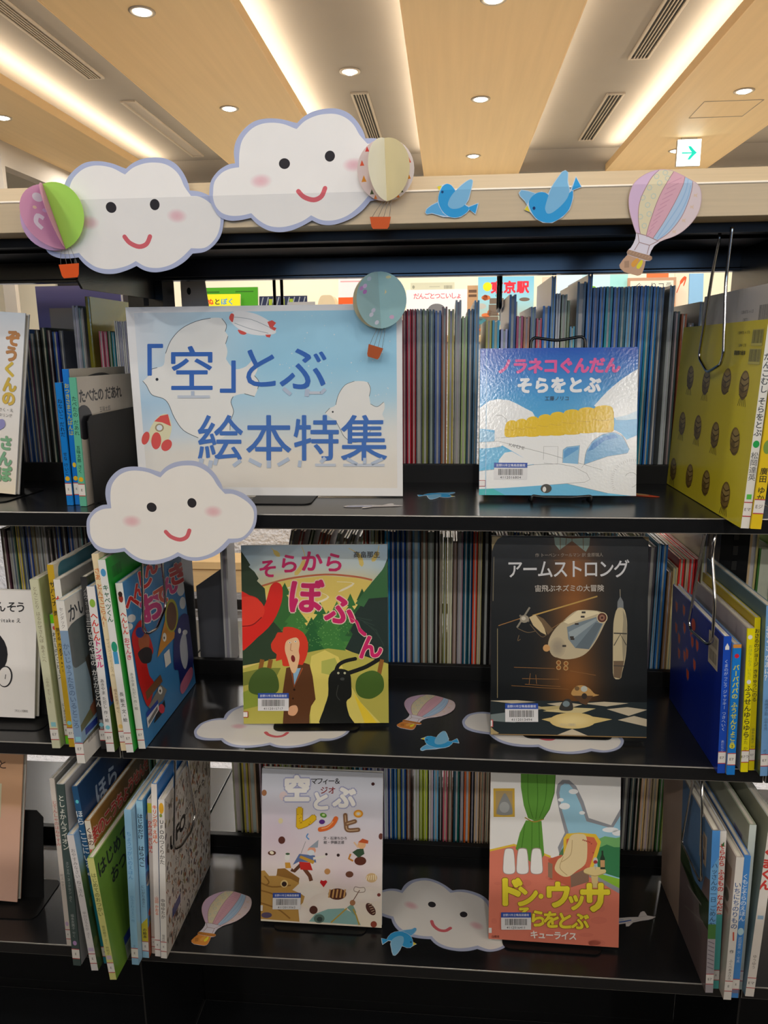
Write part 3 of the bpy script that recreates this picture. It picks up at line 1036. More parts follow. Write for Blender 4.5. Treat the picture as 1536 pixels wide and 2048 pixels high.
# figure in a brown coat
a.poly([(392, 900), (440, 888), (500, 870), (530, 880), (548, 950), (566, 1085), (540, 1125), (530, 1180), (530, 1240), (372, 1240), (378, 1150), (366, 1080)], (96, 60, 36))
a.poly([(430, 905), (478, 900), (440, 1000)], (140, 178, 206)); a.line([(420, 900), (438, 1010), (488, 900)], 9, (158, 84, 50))
a.ell(440, 1028, 7, 7, (50, 30, 22)); a.ell(432, 1080, 6, 6, (50, 30, 22))
a.poly([(310, 800), (300, 760), (325, 720), (340, 690), (370, 690), (375, 660), (430, 660), (490, 690), (520, 750), (515, 820), (490, 880), (470, 880), (400, 890), (370, 885), (365, 850), (330, 860), (335, 820)], (216, 62, 42), sm=True, n=2)
a.poly([(385, 760), (400, 735), (450, 720), (470, 750), (465, 800), (470, 840), (450, 920), (425, 925), (400, 850), (384, 800)], (232, 190, 146), sm=True, n=3)
a.ell(412, 750, 8, 5, (238, 232, 220)); a.ell(446, 744, 8, 5, (238, 232, 220)); a.ell(412, 750, 3, 3, (40, 30, 30)); a.ell(446, 744, 3, 3, (40, 30, 30))
a.line([(420, 755), (416, 795), (428, 800)], 4, (180, 120, 90)); a.ell(432, 845, 12, 21, (124, 40, 40), rot=-10)
a.poly([(412, 1130), (450, 1120), (462, 1150), (440, 1180), (405, 1172)], (226, 170, 130), sm=True)
# dark dog
a.poly([(598, 1240), (612, 1150), (640, 1060), (642, 960), (670, 915), (720, 905), (768, 930), (778, 1020), (776, 1070), (748, 1100), (765, 1180), (790, 1240)], (30, 32, 30), sm=True, n=3)
a.stroke([(682, 930), (700, 885), (740, 860), (800, 846)], 22, (30, 32, 30)); a.stroke([(760, 930), (820, 910), (870, 890), (935, 852)], 24, (30, 32, 30))
a.ell(700, 930, 7, 7, (180, 180, 150)); a.ell(738, 930, 7, 7, (180, 180, 150)); a.ell(724, 965, 13, 9, (70, 72, 70)); a.line([(700, 1000), (690, 1060), (710, 1090)], 5, (60, 62, 58), sm=True)
MG = (206, 40, 104)
OU = ((236, 210, 190), 0.03)
for ch, x, y, s_, ro in (('そ', 280, 312, 118, -4), ('ら', 405, 282, 122, 0), ('か', 540, 268, 132, 0), ('ら', 672, 275, 124, 4)):
    a.text(ch, x, y, s_, MG, bold=0.03, rot=ro)
for ch, x, y, s_, ro in (('ぼ', 505, 476, 215, 2), ('ふ', 712, 556, 190, 6), ('ん', 888, 775, 150, -4)):
    a.text(ch, x, y, s_, MG, bold=0.035, rot=ro, out=OU)
a.line([(765, 598), (805, 625), (830, 680), (868, 712)], [5, 20, 26, 4], (226, 200, 180), sm=True); a.line([(765, 598), (805, 622), (828, 676), (866, 708)], [5, 16, 22, 3], MG, sm=True)
a.text('高畠那生', 868, 228, 40, (56, 58, 60), bold=0.012)
a.sticker(226, 1047, 182, 104, '4112015717', 11)
a.rect(140, 1154, 169, 1190, (180, 66, 62)); a.rect(140, 1158, 165, 1186, (232, 228, 224))
face_book('forest picture book with a huge red hat, red-haired figure and black dog', (-0.3027, 0.0633, Z2 + 0.004), 4.7, 10, 0, W_, H_, 0.011, (70, 110, 60), (56, 80, 52), (200, 190, 100), a)
plate_stand('black sheet stand under the forest picture book on the middle shelf', (-0.193, 0.0725, Z2 + 0.0012), 4.7, 10, 0.13, 0.014, 0.16)

# ---- dark cover with spacecraft
W_, H_ = 0.2235, 0.2905
a = Art(W_, H_, [(249, 150), (1382, 165), (1371, 1627), (223, 1602)])


def dk(u, v):
    base = mixc((34, 38, 42), (22, 25, 27), min(1, abs(u - 0.5) * 0.7 + v * 0.6))
    k = math.exp(-((u - 0.53) / (0.13 + 0.05 * v)) ** 2) * (0.6 + 0.4 * math.exp(-((v - 0.2) / 0.25) ** 2) + 0.25 * math.exp(-((v - 0.72) / 0.1) ** 2))
    return mixc(base, (168, 100, 42), 0.82 * k)


field(a, dk, 34, 26)
a.poly([(700, 160), (830, 175), (960, 168), (955, 225), (930, 270), (830, 190), (740, 255), (706, 215)], (150, 172, 160))
for q in ([(830, 175), (830, 200)], [(745, 162), (745, 250)], [(910, 170), (912, 250)], [(790, 165), (785, 220)]):
    a.line(q, 5, (120, 92, 56), nl=True)
a.line([(700, 330), (960, 330)], 4, (120, 84, 48))
# checkered floor
a.poly([(215, 1345), (1385, 1365), (1385, 1640), (215, 1620)], (42, 50, 53))
LT, GD = (196, 184, 158), (212, 188, 124)
for q, c in (([(215, 1352), (420, 1348), (560, 1362), (380, 1372)], LT), ([(640, 1375), (760, 1362), (900, 1380), (800, 1410)], LT), ([(900, 1372), (1060, 1360), (1240, 1372), (1080, 1395)], LT), ([(330, 1395), (560, 1385), (640, 1410), (420, 1440)], (150, 148, 136)), ([(610, 1430), (760, 1400), (1000, 1410), (880, 1450)], (206, 190, 140)), ([(1080, 1415), (1230, 1400), (1376, 1420), (1240, 1465)], LT), ([(215, 1455), (330, 1440), (560, 1470), (400, 1515), (215, 1500)], (120, 132, 132)), ([(600, 1490), (820, 1448), (1120, 1490), (830, 1558)], GD), ([(1160, 1495), (1280, 1465), (1376, 1490), (1376, 1545)], LT), ([(700, 1612), (825, 1562), (960, 1620)], LT), ([(560, 1400), (720, 1390), (800, 1400), (640, 1425)], (186, 170, 120))):
    a.poly(q, c)
a.glow(830, 1500, 170, 60, (232, 212, 150), GD)
# capsule with a ring nozzle
a.poly([(655, 960), (660, 900), (700, 830), (760, 770), (830, 710), (880, 690), (960, 690), (1035, 702), (1082, 742), (1060, 800), (1010, 900), (950, 985), (880, 1032), (780, 1048), (700, 1025)], (186, 172, 142), sm=True, n=3)
a.poly([(790, 812), (870, 780), (1012, 738), (1052, 790), (1000, 900), (950, 975), (850, 965), (800, 900)], (118, 132, 140))
a.poly([(850, 965), (1000, 780), (1045, 790), (950, 975)], (96, 108, 116)); a.poly([(800, 850), (1000, 750), (1010, 765), (820, 910)], (150, 162, 166))
a.poly([(765, 775), (870, 692), (1010, 698), (1030, 712), (800, 790)], (222, 208, 172))
a.glow(720, 960, 60, 75, (150, 140, 122), (178, 164, 136))
for x, y in ((905, 738), (912, 706), (862, 790), (826, 886), (830, 900), (770, 950)):
    a.rect(x - 14, y - 7, x + 14, y + 7, (62, 58, 54), nl=True)
a.k += 1
a.ell(1046, 745, 39, 40, (212, 196, 158)); a.ell(1046, 745, 33, 34, (92, 50, 40)); a.ell(1046, 745, 20, 21, (150, 110, 90)); a.ell(1046, 745, 9, 9, (70, 40, 36))
a.ell(640, 965, 26, 26, (198, 150, 96))
# boom and propeller
a.line([(540, 728), (1012, 590)], 10, (184, 150, 82)); a.line([(290, 800), (450, 748)], 6, (150, 110, 66)); a.line([(640, 845), (780, 760)], 4, (140, 110, 70))
a.poly([(515, 740), (560, 720), (620, 800), (640, 870), (600, 850), (545, 800)], (200, 180, 138)); a.poly([(560, 720), (600, 770), (650, 870), (690, 830), (620, 750)], (110, 90, 66))
a.line([(425, 815), (520, 668)], 13, (136, 130, 116)); a.line([(445, 725), (515, 770)], 14, (120, 112, 98)); a.ell(480, 752, 34, 28, (150, 142, 126)); a.ell(474, 748, 16, 14, (196, 188, 170))
for q in ([(430, 820), (500, 850), (560, 840)], [(440, 870), (430, 910), (450, 900)], [(520, 790), (600, 880), (640, 870)]):
    a.line(q, 5, (110, 92, 70), sm=True)
# rocket
a.line([(1176, 540), (1178, 600)], 5, (160, 150, 130)); a.poly([(1178, 590), (1200, 630), (1202, 680), (1156, 680), (1158, 630)], (120, 124, 126))
a.poly([(1156, 680), (1202, 680), (1220, 730), (1228, 800), (1225, 940), (1214, 1050), (1190, 1150), (1178, 1190), (1130, 1180), (1124, 1050), (1126, 850), (1132, 760)], (188, 174, 140), sm=True, n=3)
a.poly([(1196, 690), (1220, 740), (1228, 820), (1222, 960), (1200, 1100), (1190, 900), (1200, 760)], (150, 140, 116)); a.poly([(1128, 1060), (1206, 1060), (1180, 1190), (1130, 1180)], (110, 92, 72))
a.line([(1130, 858), (1226, 862)], 9, (66, 64, 58)); a.line([(1132, 948), (1178, 866), (1222, 945)], 7, (70, 68, 60)); a.line([(1128, 1095), (1205, 1098)], 8, (76, 70, 62))
for x, y in ((728, 1072), (728, 1108), (782, 1078), (780, 1112)):
    a.ell(x, y, 18, 18, (176, 140, 92)); a.ell(x, y, 11, 11, (140, 84, 40))
for q in ([(400, 1105), (700, 1115)], [(810, 1132), (1000, 1165)], [(460, 1188), (730, 1194)], [(480, 1230), (740, 1248)], [(380, 1240), (800, 1268)], [(520, 1150), (510, 1230)], [(560, 1160), (566, 1228)]):
    a.line(q, 4, (136, 96, 58), nl=True)
a.k += 1
# lamp-like machine, plain dark lump
a.poly([(820, 1305), (850, 1250), (900, 1238), (950, 1260), (990, 1300), (1020, 1312), (900, 1330)], (192, 150, 92), sm=True); a.poly([(830, 1315), (980, 1315), (930, 1385), (890, 1370)], (96, 70, 50))
a.ell(862, 1262, 18, 16, (120, 96, 66)); a.ell(914, 1265, 24, 22, (186, 190, 180)); a.ell(915, 1318, 20, 22, (60, 52, 48))
a.poly([(735, 1420), (748, 1370), (780, 1340), (818, 1350), (828, 1420)], (62, 60, 58), sm=True); a.ell(782, 1375, 26, 22, (120, 136, 142))
a.text('アームストロング', 800, 392, 138, (220, 220, 222), bold=0.014, sp=0.80, sx=0.86)
a.text('宙飛ぶネズミの大冒険', 808, 531, 52, (204, 196, 186), bold=0.01, sp=0.97)
a.text('作 トーベン・クールマン 訳 金原瑞人', 808, 291, 30, (196, 184, 168), sp=0.97)
a.text('ブロンズ新社', 790, 1530, 24, (190, 184, 170), sp=0.85)
TN = (176, 156, 112)
a.poly([(240, 140), (330, 150), (290, 175), (262, 220), (250, 260)], TN); a.poly([(1330, 160), (1400, 160), (1400, 205), (1365, 190)], TN)
a.poly([(215, 1620), (225, 1545), (250, 1570), (285, 1590), (240, 1612)], TN); a.line([(262, 300), (252, 620)], 7, (110, 102, 84)); a.line([(282, 820), (276, 1330)], 6, (128, 118, 90))
a.line([(240, 1600), (640, 1606), (1370, 1624)], 8, (132, 108, 72))
a.sticker(332, 1371, 243, 137, '4112013494', 17)
a.rect(215, 1490, 242, 1545, (190, 84, 84)); a.rect(215, 1496, 236, 1540, (232, 226, 222))
face_book('tall worn dark picture book with a pale capsule and standing rocket', (0.0674, 0.0561, Z2 + 0.004), 1.4, 11, 0, W_, H_, 0.013, (48, 54, 60), (40, 42, 46), (40, 44, 50), a)
plate_stand('black sheet stand behind the worn dark picture book', (0.18, 0.064, Z2 + 0.0012), 1.4, 11, 0.13, 0.004, 0.17)

# ---- pale cover with sweets in the sky
W_, H_ = 0.196, 0.247
a = Art(W_, H_, [(438, 138), (1222, 170), (1222, 1158), (454, 1114)])


def sw(u, v):
    c = ramp([(0, (206, 210, 220)), (0.25, (214, 212, 222)), (0.5, (222, 210, 214)), (0.75, (236, 224, 214)), (1, (238, 228, 208))], v)
    return mixc(c, (214, 190, 208), 0.5 * math.exp(-((u - 0.12) / 0.2) ** 2 - ((v - 0.42) / 0.16) ** 2) + 0.45 * math.exp(-((u - 0.72) / 0.18) ** 2 - ((v - 0.68) / 0.1) ** 2))


field(a, sw, 16, 18)
for x, y, rx, ry in ((760, 930, 110, 70), (900, 1010, 150, 80), (690, 1080, 90, 60), (1120, 950, 120, 50)):
    a.glow(x, y, rx, ry, (242, 234, 224), (236, 224, 214))
# carved wooden prow
TA, TB = (190, 148, 78), (150, 108, 54)
a.poly([(430, 800), (470, 795), (500, 830), (545, 830), (560, 785), (690, 850), (692, 880), (650, 920), (700, 940), (730, 960), (720, 1000), (690, 1030), (700, 1120), (430, 1100)], TA)
a.poly([(552, 785), (600, 782), (695, 845), (690, 875), (640, 850), (548, 828)], TB)
for q in ([(440, 870), (520, 900), (640, 890)], [(440, 920), (540, 950), (600, 1000)], [(450, 1000), (560, 1040), (640, 1100)], [(470, 830), (500, 870), (480, 890)]):
    a.line(q, 9, TB, sm=True)
a.ell(598, 880, 24, 24, (226, 200, 140)); a.ell(598, 882, 16, 16, (60, 44, 40)); a.ell(490, 1078, 34, 18, (96, 84, 110))
# teal turret
a.poly([(760, 1118), (800, 1070), (880, 1040), (980, 1035), (1050, 1070), (1090, 1140)], (140, 182, 178), sm=False); a.poly([(1000, 1030), (1035, 1005), (1060, 1060), (1050, 1080)], (126, 164, 150))
a.line([(900, 1125), (950, 1080), (1000, 1035)], 9, (190, 160, 70)); a.line([(1080, 1140), (1060, 1080), (1040, 1040)], 9, (190, 160, 70)); a.ell(1036, 1000, 18, 18, (170, 120, 84)); a.line([(1040, 985), (1080, 920)], 5, (120, 84, 66))
a.line([(1080, 935), (1045, 925), (1050, 900), (1080, 905), (1110, 905), (1112, 930), (1080, 935)], 4, (150, 130, 120), sm=True)
a.ell(825, 1100, 34, 28, (96, 120, 110)); a.ell(828, 1104, 18, 16, (60, 74, 70))
# small plain travellers
a.line([(700, 760), (660, 800), (640, 790)], 22, (100, 66, 46)); a.line([(720, 780), (760, 830), (770, 862)], 24, (112, 70, 50))
a.poly([(690, 740), (760, 745), (778, 795), (700, 790)], (196, 50, 44)); a.poly([(690, 690), (790, 700), (800, 745), (690, 740), (650, 760)], (96, 116, 160)); a.poly([(700, 700), (790, 735), (780, 755), (690, 715)], (196, 150, 60))
a.line([(780, 720), (860, 704)], 16, (226, 220, 210)); a.ell(770, 668, 26, 24, (224, 160, 130)); a.ell(764, 682, 24, 18, (214, 220, 226)); a.poly([(752, 650), (812, 600), (808, 650)], (150, 160, 172))
a.line([(700, 690), (730, 610)], 3, (150, 150, 150)); a.line([(745, 560), (735, 580), (752, 598)], 8, (96, 150, 206), sm=True); a.ell(614, 710, 17, 24, (228, 226, 220)); a.ell(616, 690, 14, 7, (70, 96, 66)); a.poly([(600, 745), (632, 745), (640, 780), (604, 782)], (206, 150, 60))
a.ell(1082, 735, 38, 28, (96, 52, 40)); a.poly([(1060, 660), (1100, 655), (1108, 690), (1070, 715), (1030, 680)], (60, 84, 62)); a.ell(1090, 632, 26, 26, (228, 176, 130)); a.poly([(1066, 615), (1095, 592), (1132, 605), (1130, 625)], (196, 90, 50)); a.line([(1020, 690), (1008, 720), (1036, 735)], 12, (196, 130, 50)); a.line([(1068, 650), (1040, 615)], 10, (228, 190, 150))
for x, y, rx, ry, c in ((456, 297, 16, 20, (170, 116, 80)), (576, 602, 22, 24, (96, 54, 46)), (515, 684, 26, 15, (96, 58, 42)), (1158, 240, 11, 11, (70, 40, 40)), (940, 698, 10, 10, (60, 46, 44)), (864, 692, 8, 8, (60, 46, 44)), (872, 802, 19, 19, (196, 144, 90)), (1014, 820, 25, 20, (110, 70, 54)), (1155, 842, 36, 30, (214, 180, 130)), (938, 945, 58, 36, (96, 56, 44)), (1152, 1040, 24, 44, (84, 52, 46)), (788, 1045, 26, 26, (90, 54, 46)), (1172, 1135, 20, 20, (150, 72, 56)), (1203, 950, 11, 11, (130, 66, 60)), (1212, 578, 14, 20, (110, 64, 56)), (566, 478, 15, 18, (228, 214, 170)), (580, 318, 26, 30, (226, 206, 206))):
    a.ell(x, y, rx, ry, c, rot=(-35 if (x, y) == (1152, 1040) else 0), nl=True)
a.k += 1
for k in range(5):
    a.line([(892 + k * 24, 915), (884 + k * 24, 968)], 10, (206, 160, 100), nl=True)
    a.line([(1135 + k * 7, 1012 + k * 14), (1160 + k * 5, 1005 + k * 14)], 4, (206, 180, 150), nl=True)
    a.line([(1128 + k * 13, 830 - k * 2), (1122 + k * 15, 856)], 5, (244, 232, 200), nl=True)
a.k += 1
a.ell(514, 682, 14, 10, (236, 226, 200), rot=20)
a.poly([(850, 902), (826, 872), (832, 856), (848, 862), (864, 856), (873, 868)], (196, 40, 44))
LV = ((166, 168, 200), 0.05)
for ch, x, y, s_ in (('空', 668, 272, 172), ('と', 822, 350, 128), ('ぶ', 975, 326, 148)):
    a.text(ch, x, y, s_, (240, 236, 230), bold=0.055, out=LV)
a.text('マフィー＆', 852, 220, 46, (58, 56, 56), bold=0.012, sp=0.82); a.text('ジオ', 868, 280, 52, (140, 44, 46), bold=0.012, sp=0.98)
a.text('レ', 722, 458, 150, (226, 184, 40), bold=0.085, out=((176, 130, 30), 0.025))
for k in range(22):
    x, y = r0.uniform(672, 760), r0.uniform(410, 505)
    if x < 705 or y > 470:
        a.ell(x, y, 3.5, 3.5, (170, 124, 30), n=7, nl=True)
a.k += 1
a.ell(841, 441, 22, 15, (96, 150, 60), rot=20); a.ell(842, 439, 10, 7, (196, 220, 160)); a.ell(833, 483, 19, 15, (94, 52, 130)); a.stroke([(822, 532), (862, 524), (900, 500), (922, 462)], 30, (222, 108, 50)); a.line([(830, 526), (870, 516), (905, 480)], 7, (240, 170, 110), sm=True)
for q in ([(982, 440), (988, 500), (1000, 536), (1066, 534)], [(992, 496), (1044, 480)]):
    a.stroke(q, 28, (132, 98, 72)); a.line(q, 6, (196, 164, 130), sm=True)
a.ell(1066, 431, 30, 25, (226, 150, 40)); a.ell(1066, 431, 20, 15, (240, 200, 120)); a.ell(1066, 431, 10, 8, (220, 214, 214))
a.text('文・石津ちひろ', 920, 588, 22, (80, 78, 80), bold=0.008); a.text('絵・伊藤正道', 912, 614, 22, (80, 78, 80), bold=0.008)
a.sticker(528, 935, 178, 104, '4112013562', 23)
a.rect(440, 1012, 466, 1048, (226, 222, 218))
face_book('pale lavender picture book with sweets drifting in the sky, on the bottom shelf', (-0.2928, 0.066, Z3 + 0.003), -0.1, 12, 0, W_, H_, 0.010, (206, 208, 216), (120, 170, 200), (110, 170, 206), a)
plate_stand('black sheet stand under the pale lavender picture book', (-0.196, 0.066, Z3 + 0.0004), -0.1, 12, 0.15, 0.012, 0.15)

# ---- coral and white cover with a green curtain
W_, H_ = 0.1975, 0.263
a = Art(W_, H_, [(614, 137), (1333, 173), (1306, 1105), (595, 1056)])
a.bg((236, 234, 230))
CO = (222, 128, 106)
a.poly([(580, 586), (740, 548), (920, 606), (1120, 690), (1200, 740), (1330, 806), (1330, 1120), (580, 1080)], CO)
for k in range(20):
    a.ell(r0.uniform(620, 1290), r0.uniform(700, 1080), r0.uniform(15, 50), r0.uniform(8, 24), (216, 122, 102), n=12, nl=True)
a.k += 1
a.line([(590, 580), (740, 546), (770, 556)], 11, (232, 196, 70)); a.line([(890, 592), (940, 612)], 11, (232, 196, 70))
FR = (150, 152, 158)
a.poly([(975, 260), (982, 215), (1010, 190), (1048, 192), (1085, 225), (1125, 310), (1152, 400), (1275, 440), (1345, 320), (1345, 830), (1200, 745), (1000, 650), (980, 560), (1020, 480), (990, 360)], FR, sm=False)
a.poly([(992, 262), (1000, 225), (1022, 210), (1046, 214), (1072, 244), (1108, 325), (1140, 418), (1282, 458), (1345, 360), (1345, 810), (1200, 725), (1010, 640), (1000, 570), (1040, 480), (1006, 360)], (156, 202, 222), sm=False)
for x, y, rx, ry in ((1070, 255, 26, 14), (1020, 335, 30, 18), (1116, 372, 16, 10), (1270, 465, 44, 14), (1310, 482, 30, 16), (1000, 300, 16, 10)):
    a.ell(x, y, rx, ry, (240, 242, 242), nl=True)
a.k += 1
a.poly([(1180, 560), (1190, 520), (1240, 500), (1300, 510), (1345, 500), (1345, 700), (1180, 640)], (120, 180, 110)); a.poly([(1190, 570), (1250, 545), (1290, 560), (1345, 560), (1345, 735), (1300, 722), (1200, 690)], (62, 130, 84)); a.poly([(1195, 700), (1345, 740), (1345, 800), (1200, 722)], (140, 190, 60)); a.poly([(985, 600), (1010, 560), (1020, 500), (1040, 490), (1020, 640)], (88, 130, 90))
a.line([(1195, 728), (1330, 800)], 15, FR)
GR, GR2 = (98, 154, 62), (70, 120, 44)
a.poly([(780, 130), (974, 140), (966, 260), (938, 350), (900, 405), (860, 418), (818, 400), (795, 330), (780, 230)], GR)
a.poly([(806, 412), (892, 416), (905, 600), (880, 640), (830, 640), (748, 568), (772, 480)], GR)
for q in ([(820, 145), (820, 300), (845, 400)], [(870, 145), (872, 300), (860, 405)], [(925, 150), (915, 300), (880, 400)], [(800, 430), (780, 570)], [(840, 420), (836, 600)], [(878, 420), (880, 610)]):
    a.line(q, 4, GR2, sm=True, nl=True)
a.k += 1
a.line([(800, 396), (850, 420), (905, 405)], 6, (170, 140, 60), sm=True); a.line([(972, 150), (964, 262), (936, 352), (900, 406)], 4, GR2)
a.rect(628, 236, 745, 393, (206, 168, 66)); a.rect(640, 250, 733, 380, (176, 152, 104)); a.poly([(650, 378), (655, 330), (672, 290), (690, 262), (710, 290), (726, 330), (728, 378)], (140, 142, 140), sm=True); a.ell(688, 340, 28, 30, (168, 170, 168))
# armchair with a plain cushion
a.poly([(1012, 510), (1030, 485), (1100, 480), (1190, 488), (1218, 530), (1205, 580), (1168, 690), (1100, 720), (1010, 640)], (236, 196, 66), sm=False); a.poly([(1028, 515), (1100, 496), (1180, 506), (1198, 540), (1150, 680), (1100, 700), (1030, 640)], (214, 112, 84))
a.poly([(930, 640), (925, 625), (1000, 600), (1040, 640), (1050, 700), (1130, 655), (1152, 690), (1150, 745), (1050, 778), (930, 725)], (200, 102, 78)); a.poly([(1048, 712), (1148, 672), (1148, 748), (1050, 778)], (140, 110, 92)); a.poly([(925, 640), (950, 650), (948, 730), (925, 722)], (150, 122, 100))
a.poly([(1040, 520), (1060, 492), (1100, 486), (1136, 500), (1142, 580), (1130, 650), (1080, 690), (1040, 718), (1000, 715), (962, 680), (978, 630), (1010, 600)], (234, 212, 164), sm=True); a.line([(1060, 520), (1050, 600), (1000, 640)], 4, (196, 168, 120), sm=True); a.line([(1010, 610), (990, 670), (1030, 712)], 4, (196, 168, 120), sm=True)
for k in range(8):
    a.ell(1120 + k * 9, 520 + k * 3 if k < 5 else 540 + (k - 5) * 50, 4, 4, (170, 70, 60), n=8, nl=True)
a.k += 1
a.poly([(1160, 700), (1200, 700), (1196, 780), (1168, 780)], (214, 190, 130)); a.ell(1182, 690, 62, 24, (226, 204, 142)); a.line([(1125, 700), (1182, 716), (1240, 700)], 4, (176, 150, 96), sm=True)
a.poly([(1212, 680), (1212, 620), (1220, 600), (1220, 578), (1230, 578), (1230, 600), (1238, 620), (1238, 680)], (52, 66, 52)); a.rect(1213, 630, 1237, 668, (206, 160, 110)); a.ell(1186, 632, 13, 17, (214, 206, 196)); a.ell(1186, 640, 11, 10, (170, 60, 70)); a.line([(1186, 648), (1186, 680)], 4, (190, 184, 176))
# three plain white jars
for x in (711, 785, 862):
    a.poly([(x - 30, 700), (x - 33, 640), (x - 28, 590), (x - 18, 565), (x + 20, 565), (x + 29, 590), (x + 33, 640), (x + 30, 700)], (170, 150, 144), sm=True); a.poly([(x - 27, 697), (x - 30, 640), (x - 25, 592), (x - 16, 569), (x + 17, 569), (x + 26, 592), (x + 30, 640), (x + 27, 697)], (240, 238, 234), sm=True)
YE, YO = (238, 222, 62), ((150, 116, 40), 0.022)
for ch, x, y, s_ in (('ド', 714, 800, 168), ('ン', 808, 824, 128), ('・', 884, 826, 90), ('ウ', 978, 818, 152), ('ッ', 1076, 846, 112), ('サ', 1182, 830, 172)):
    a.text(ch, x, y, s_, YE, bold=0.052, out=YO)
for ch, x, y in (('そ', 790, 926), ('ら', 866, 944), ('を', 940, 950), ('と', 1014, 955), ('ぶ', 1098, 958)):
    a.text(ch, x, y, 98, YE, bold=0.04, out=YO)
a.text('キューライス', 950, 1034, 46, (240, 234, 228), bold=0.03, sp=0.92, rot=2.5); a.text('白泉社', 633, 1040, 15, (90, 50, 46), bold=0.01)
a.sticker(664, 909, 164, 94, '4112016411', 31)
a.rect(590, 992, 612, 1020, (236, 232, 228))
face_book('coral and white picture book with a green curtain and yellow title', (0.0717, 0.0549, Z3 + 0.004), -0.9, 12, 0, W_, H_, 0.010, (232, 228, 222), (222, 128, 106), (222, 128, 106), a)
plate_stand('black sheet stand under the coral picture book with the green curtain', (0.168, 0.0535, Z3 + 0.0012), -0.9, 12, 0.15, 0.012, 0.16)

# ---- left bay, cut by the frame
W_, H_ = 0.26, 0.268
a = Art(W_, H_, [(-1476, 50), (365, 50), (215, 1948), (-1626, 1948)])
field(a, lambda u, v: ramp([(0, (212, 220, 226)), (0.12, (226, 226, 226)), (0.3, (232, 230, 228)), (0.85, (234, 228, 218)), (1, (238, 226, 200))], v), 2, 10)
for ch, x, y, c, s_ in (('ぞ', 222, 318, (186, 120, 52), 175), ('う', 200, 480, (182, 124, 66), 170), ('く', 180, 640, (216, 184, 60), 165), ('ん', 170, 800, (208, 176, 64), 165), ('の', 160, 945, (216, 182, 76), 160), ('さ', 122, 1415, (126, 176, 138), 160), ('ん', 105, 1580, (126, 176, 142), 165), ('ぽ', 98, 1745, (126, 180, 136), 165)):
    a.text(ch, x, y, s_, c, bold=0.055, out=((130, 110, 90), 0.008))
a.text('なかの ひろたか さく・え', -30, 1066, 42, (120, 116, 116), sp=1.0); a.text('なかの まさたか レタリング', -40, 1122, 38, (120, 116, 116))
a.poly([(-500, 1500), (-420, 1240), (-200, 1280), (0, 1195), (50, 1172), (100, 1170), (120, 1210), (112, 1240), (92, 1262), (30, 1300), (0, 1350), (-150, 1450), (-300, 1600)], (146, 144, 196), sm=True)
a.poly([(0, 180), (60, 180), (60, 700), (0, 700)], (222, 220, 220))
face_book('white picture book with yellow and green title, cut off left on the top shelf', (-0.6474 - 0.254, 0.112, Z1 + 0.002), -3, 9, 4.5, W_, H_, 0.011, (226, 226, 226), (220, 218, 214), (220, 216, 212), a)
plate_stand('black foot plate under the white picture book at the left of the top shelf', (-0.70, 0.105, Z1), -3, 9, 0.13, 0.045, 0.15)

W_, H_ = 0.20, 0.197
a = Art(W_, H_, [(-1130, 165), (440, 180), (405, 1728), (-1165, 1720)])
a.bg((236, 232, 228))
IK = (52, 52, 56)
for ch, x in (('り', -260), ('ん', -20), ('そ', 122), ('う', 236)):
    a.text(ch, x, 382, 138, IK, bold=0.02)
a.text('Noritake え', 60, 545, 64, IK, bold=0.01)
a.ell(-200, 960, 272, 300, (38, 38, 42)); a.ell(40, 1232, 92, 132, IK, rot=8); a.ell(34, 1232, 78, 118, (236, 232, 228), rot=8); a.poly([(-430, 1100), (-30, 1100), (-40, 1330), (-430, 1330)], (236, 232, 228)); a.line([(48, 1205), (40, 1262)], 9, IK)
a.text('ブロンズ新社', 240, 1643, 34, (90, 84, 84), sp=0.85)
face_book('white picture book with a black-haired head, cut by the left edge of the middle shelf', (-0.6308 - 0.2, 0.0555, Z2 + 0.003), 0.9, 12, 1.0, W_, H_, 0.014, (232, 228, 224), (228, 226, 220), (228, 224, 220), a)
plate_stand('black sheet stand sticking out right of the white picture book on the middle shelf', (-0.683, 0.0615, Z2), 0.9, 12, 0.15, 0.03, 0.165)

W_, H_ = 0.20, 0.25
a = Art(W_, H_, [(-590, 95), (168, 108), (103, 1050), (-650, 1040)])
field(a, lambda u, v: ramp([(0, (204, 160, 124)), (0.36, (208, 162, 126)), (0.38, (224, 178, 152)), (1, (226, 184, 164))], v), 2, 24)
a.text('と', 30, 178, 62, (80, 62, 54), bold=0.01); a.text('こ', -60, 176, 62, (80, 62, 54), bold=0.01)
a.poly([(-500, 310), (22, 300), (8, 520), (-500, 540)], (206, 200, 168))
face_book('salmon-pink picture book cut by the left edge of the bottom shelf', (-0.7138 - 0.198, 0.074, Z3 + 0.002), 1.5, 11, 3.0, W_, H_, 0.012, (222, 178, 150), (214, 168, 142), (214, 170, 146), a)
plate_stand('black foot plate on the bottom shelf under the salmon-pink picture book', (-0.73, 0.075, Z3), 1.5, 11, 0.13, 0.03, 0.15)

# ---- black wire stand of the sky-blue aeroplane book
t = thing('wire_book_stand', 'black bent-wire stand looping above and below the sky-blue aeroplane book', 'book stand', place((0.156, 0.104, Z1), 0.5), 'book stands')
s, c = math.sin(R_(11)), math.cos(R_(11))


def onlean(x, u, d):
    return (x, 0.0135 + u * s + d, 0.004 + u * c)


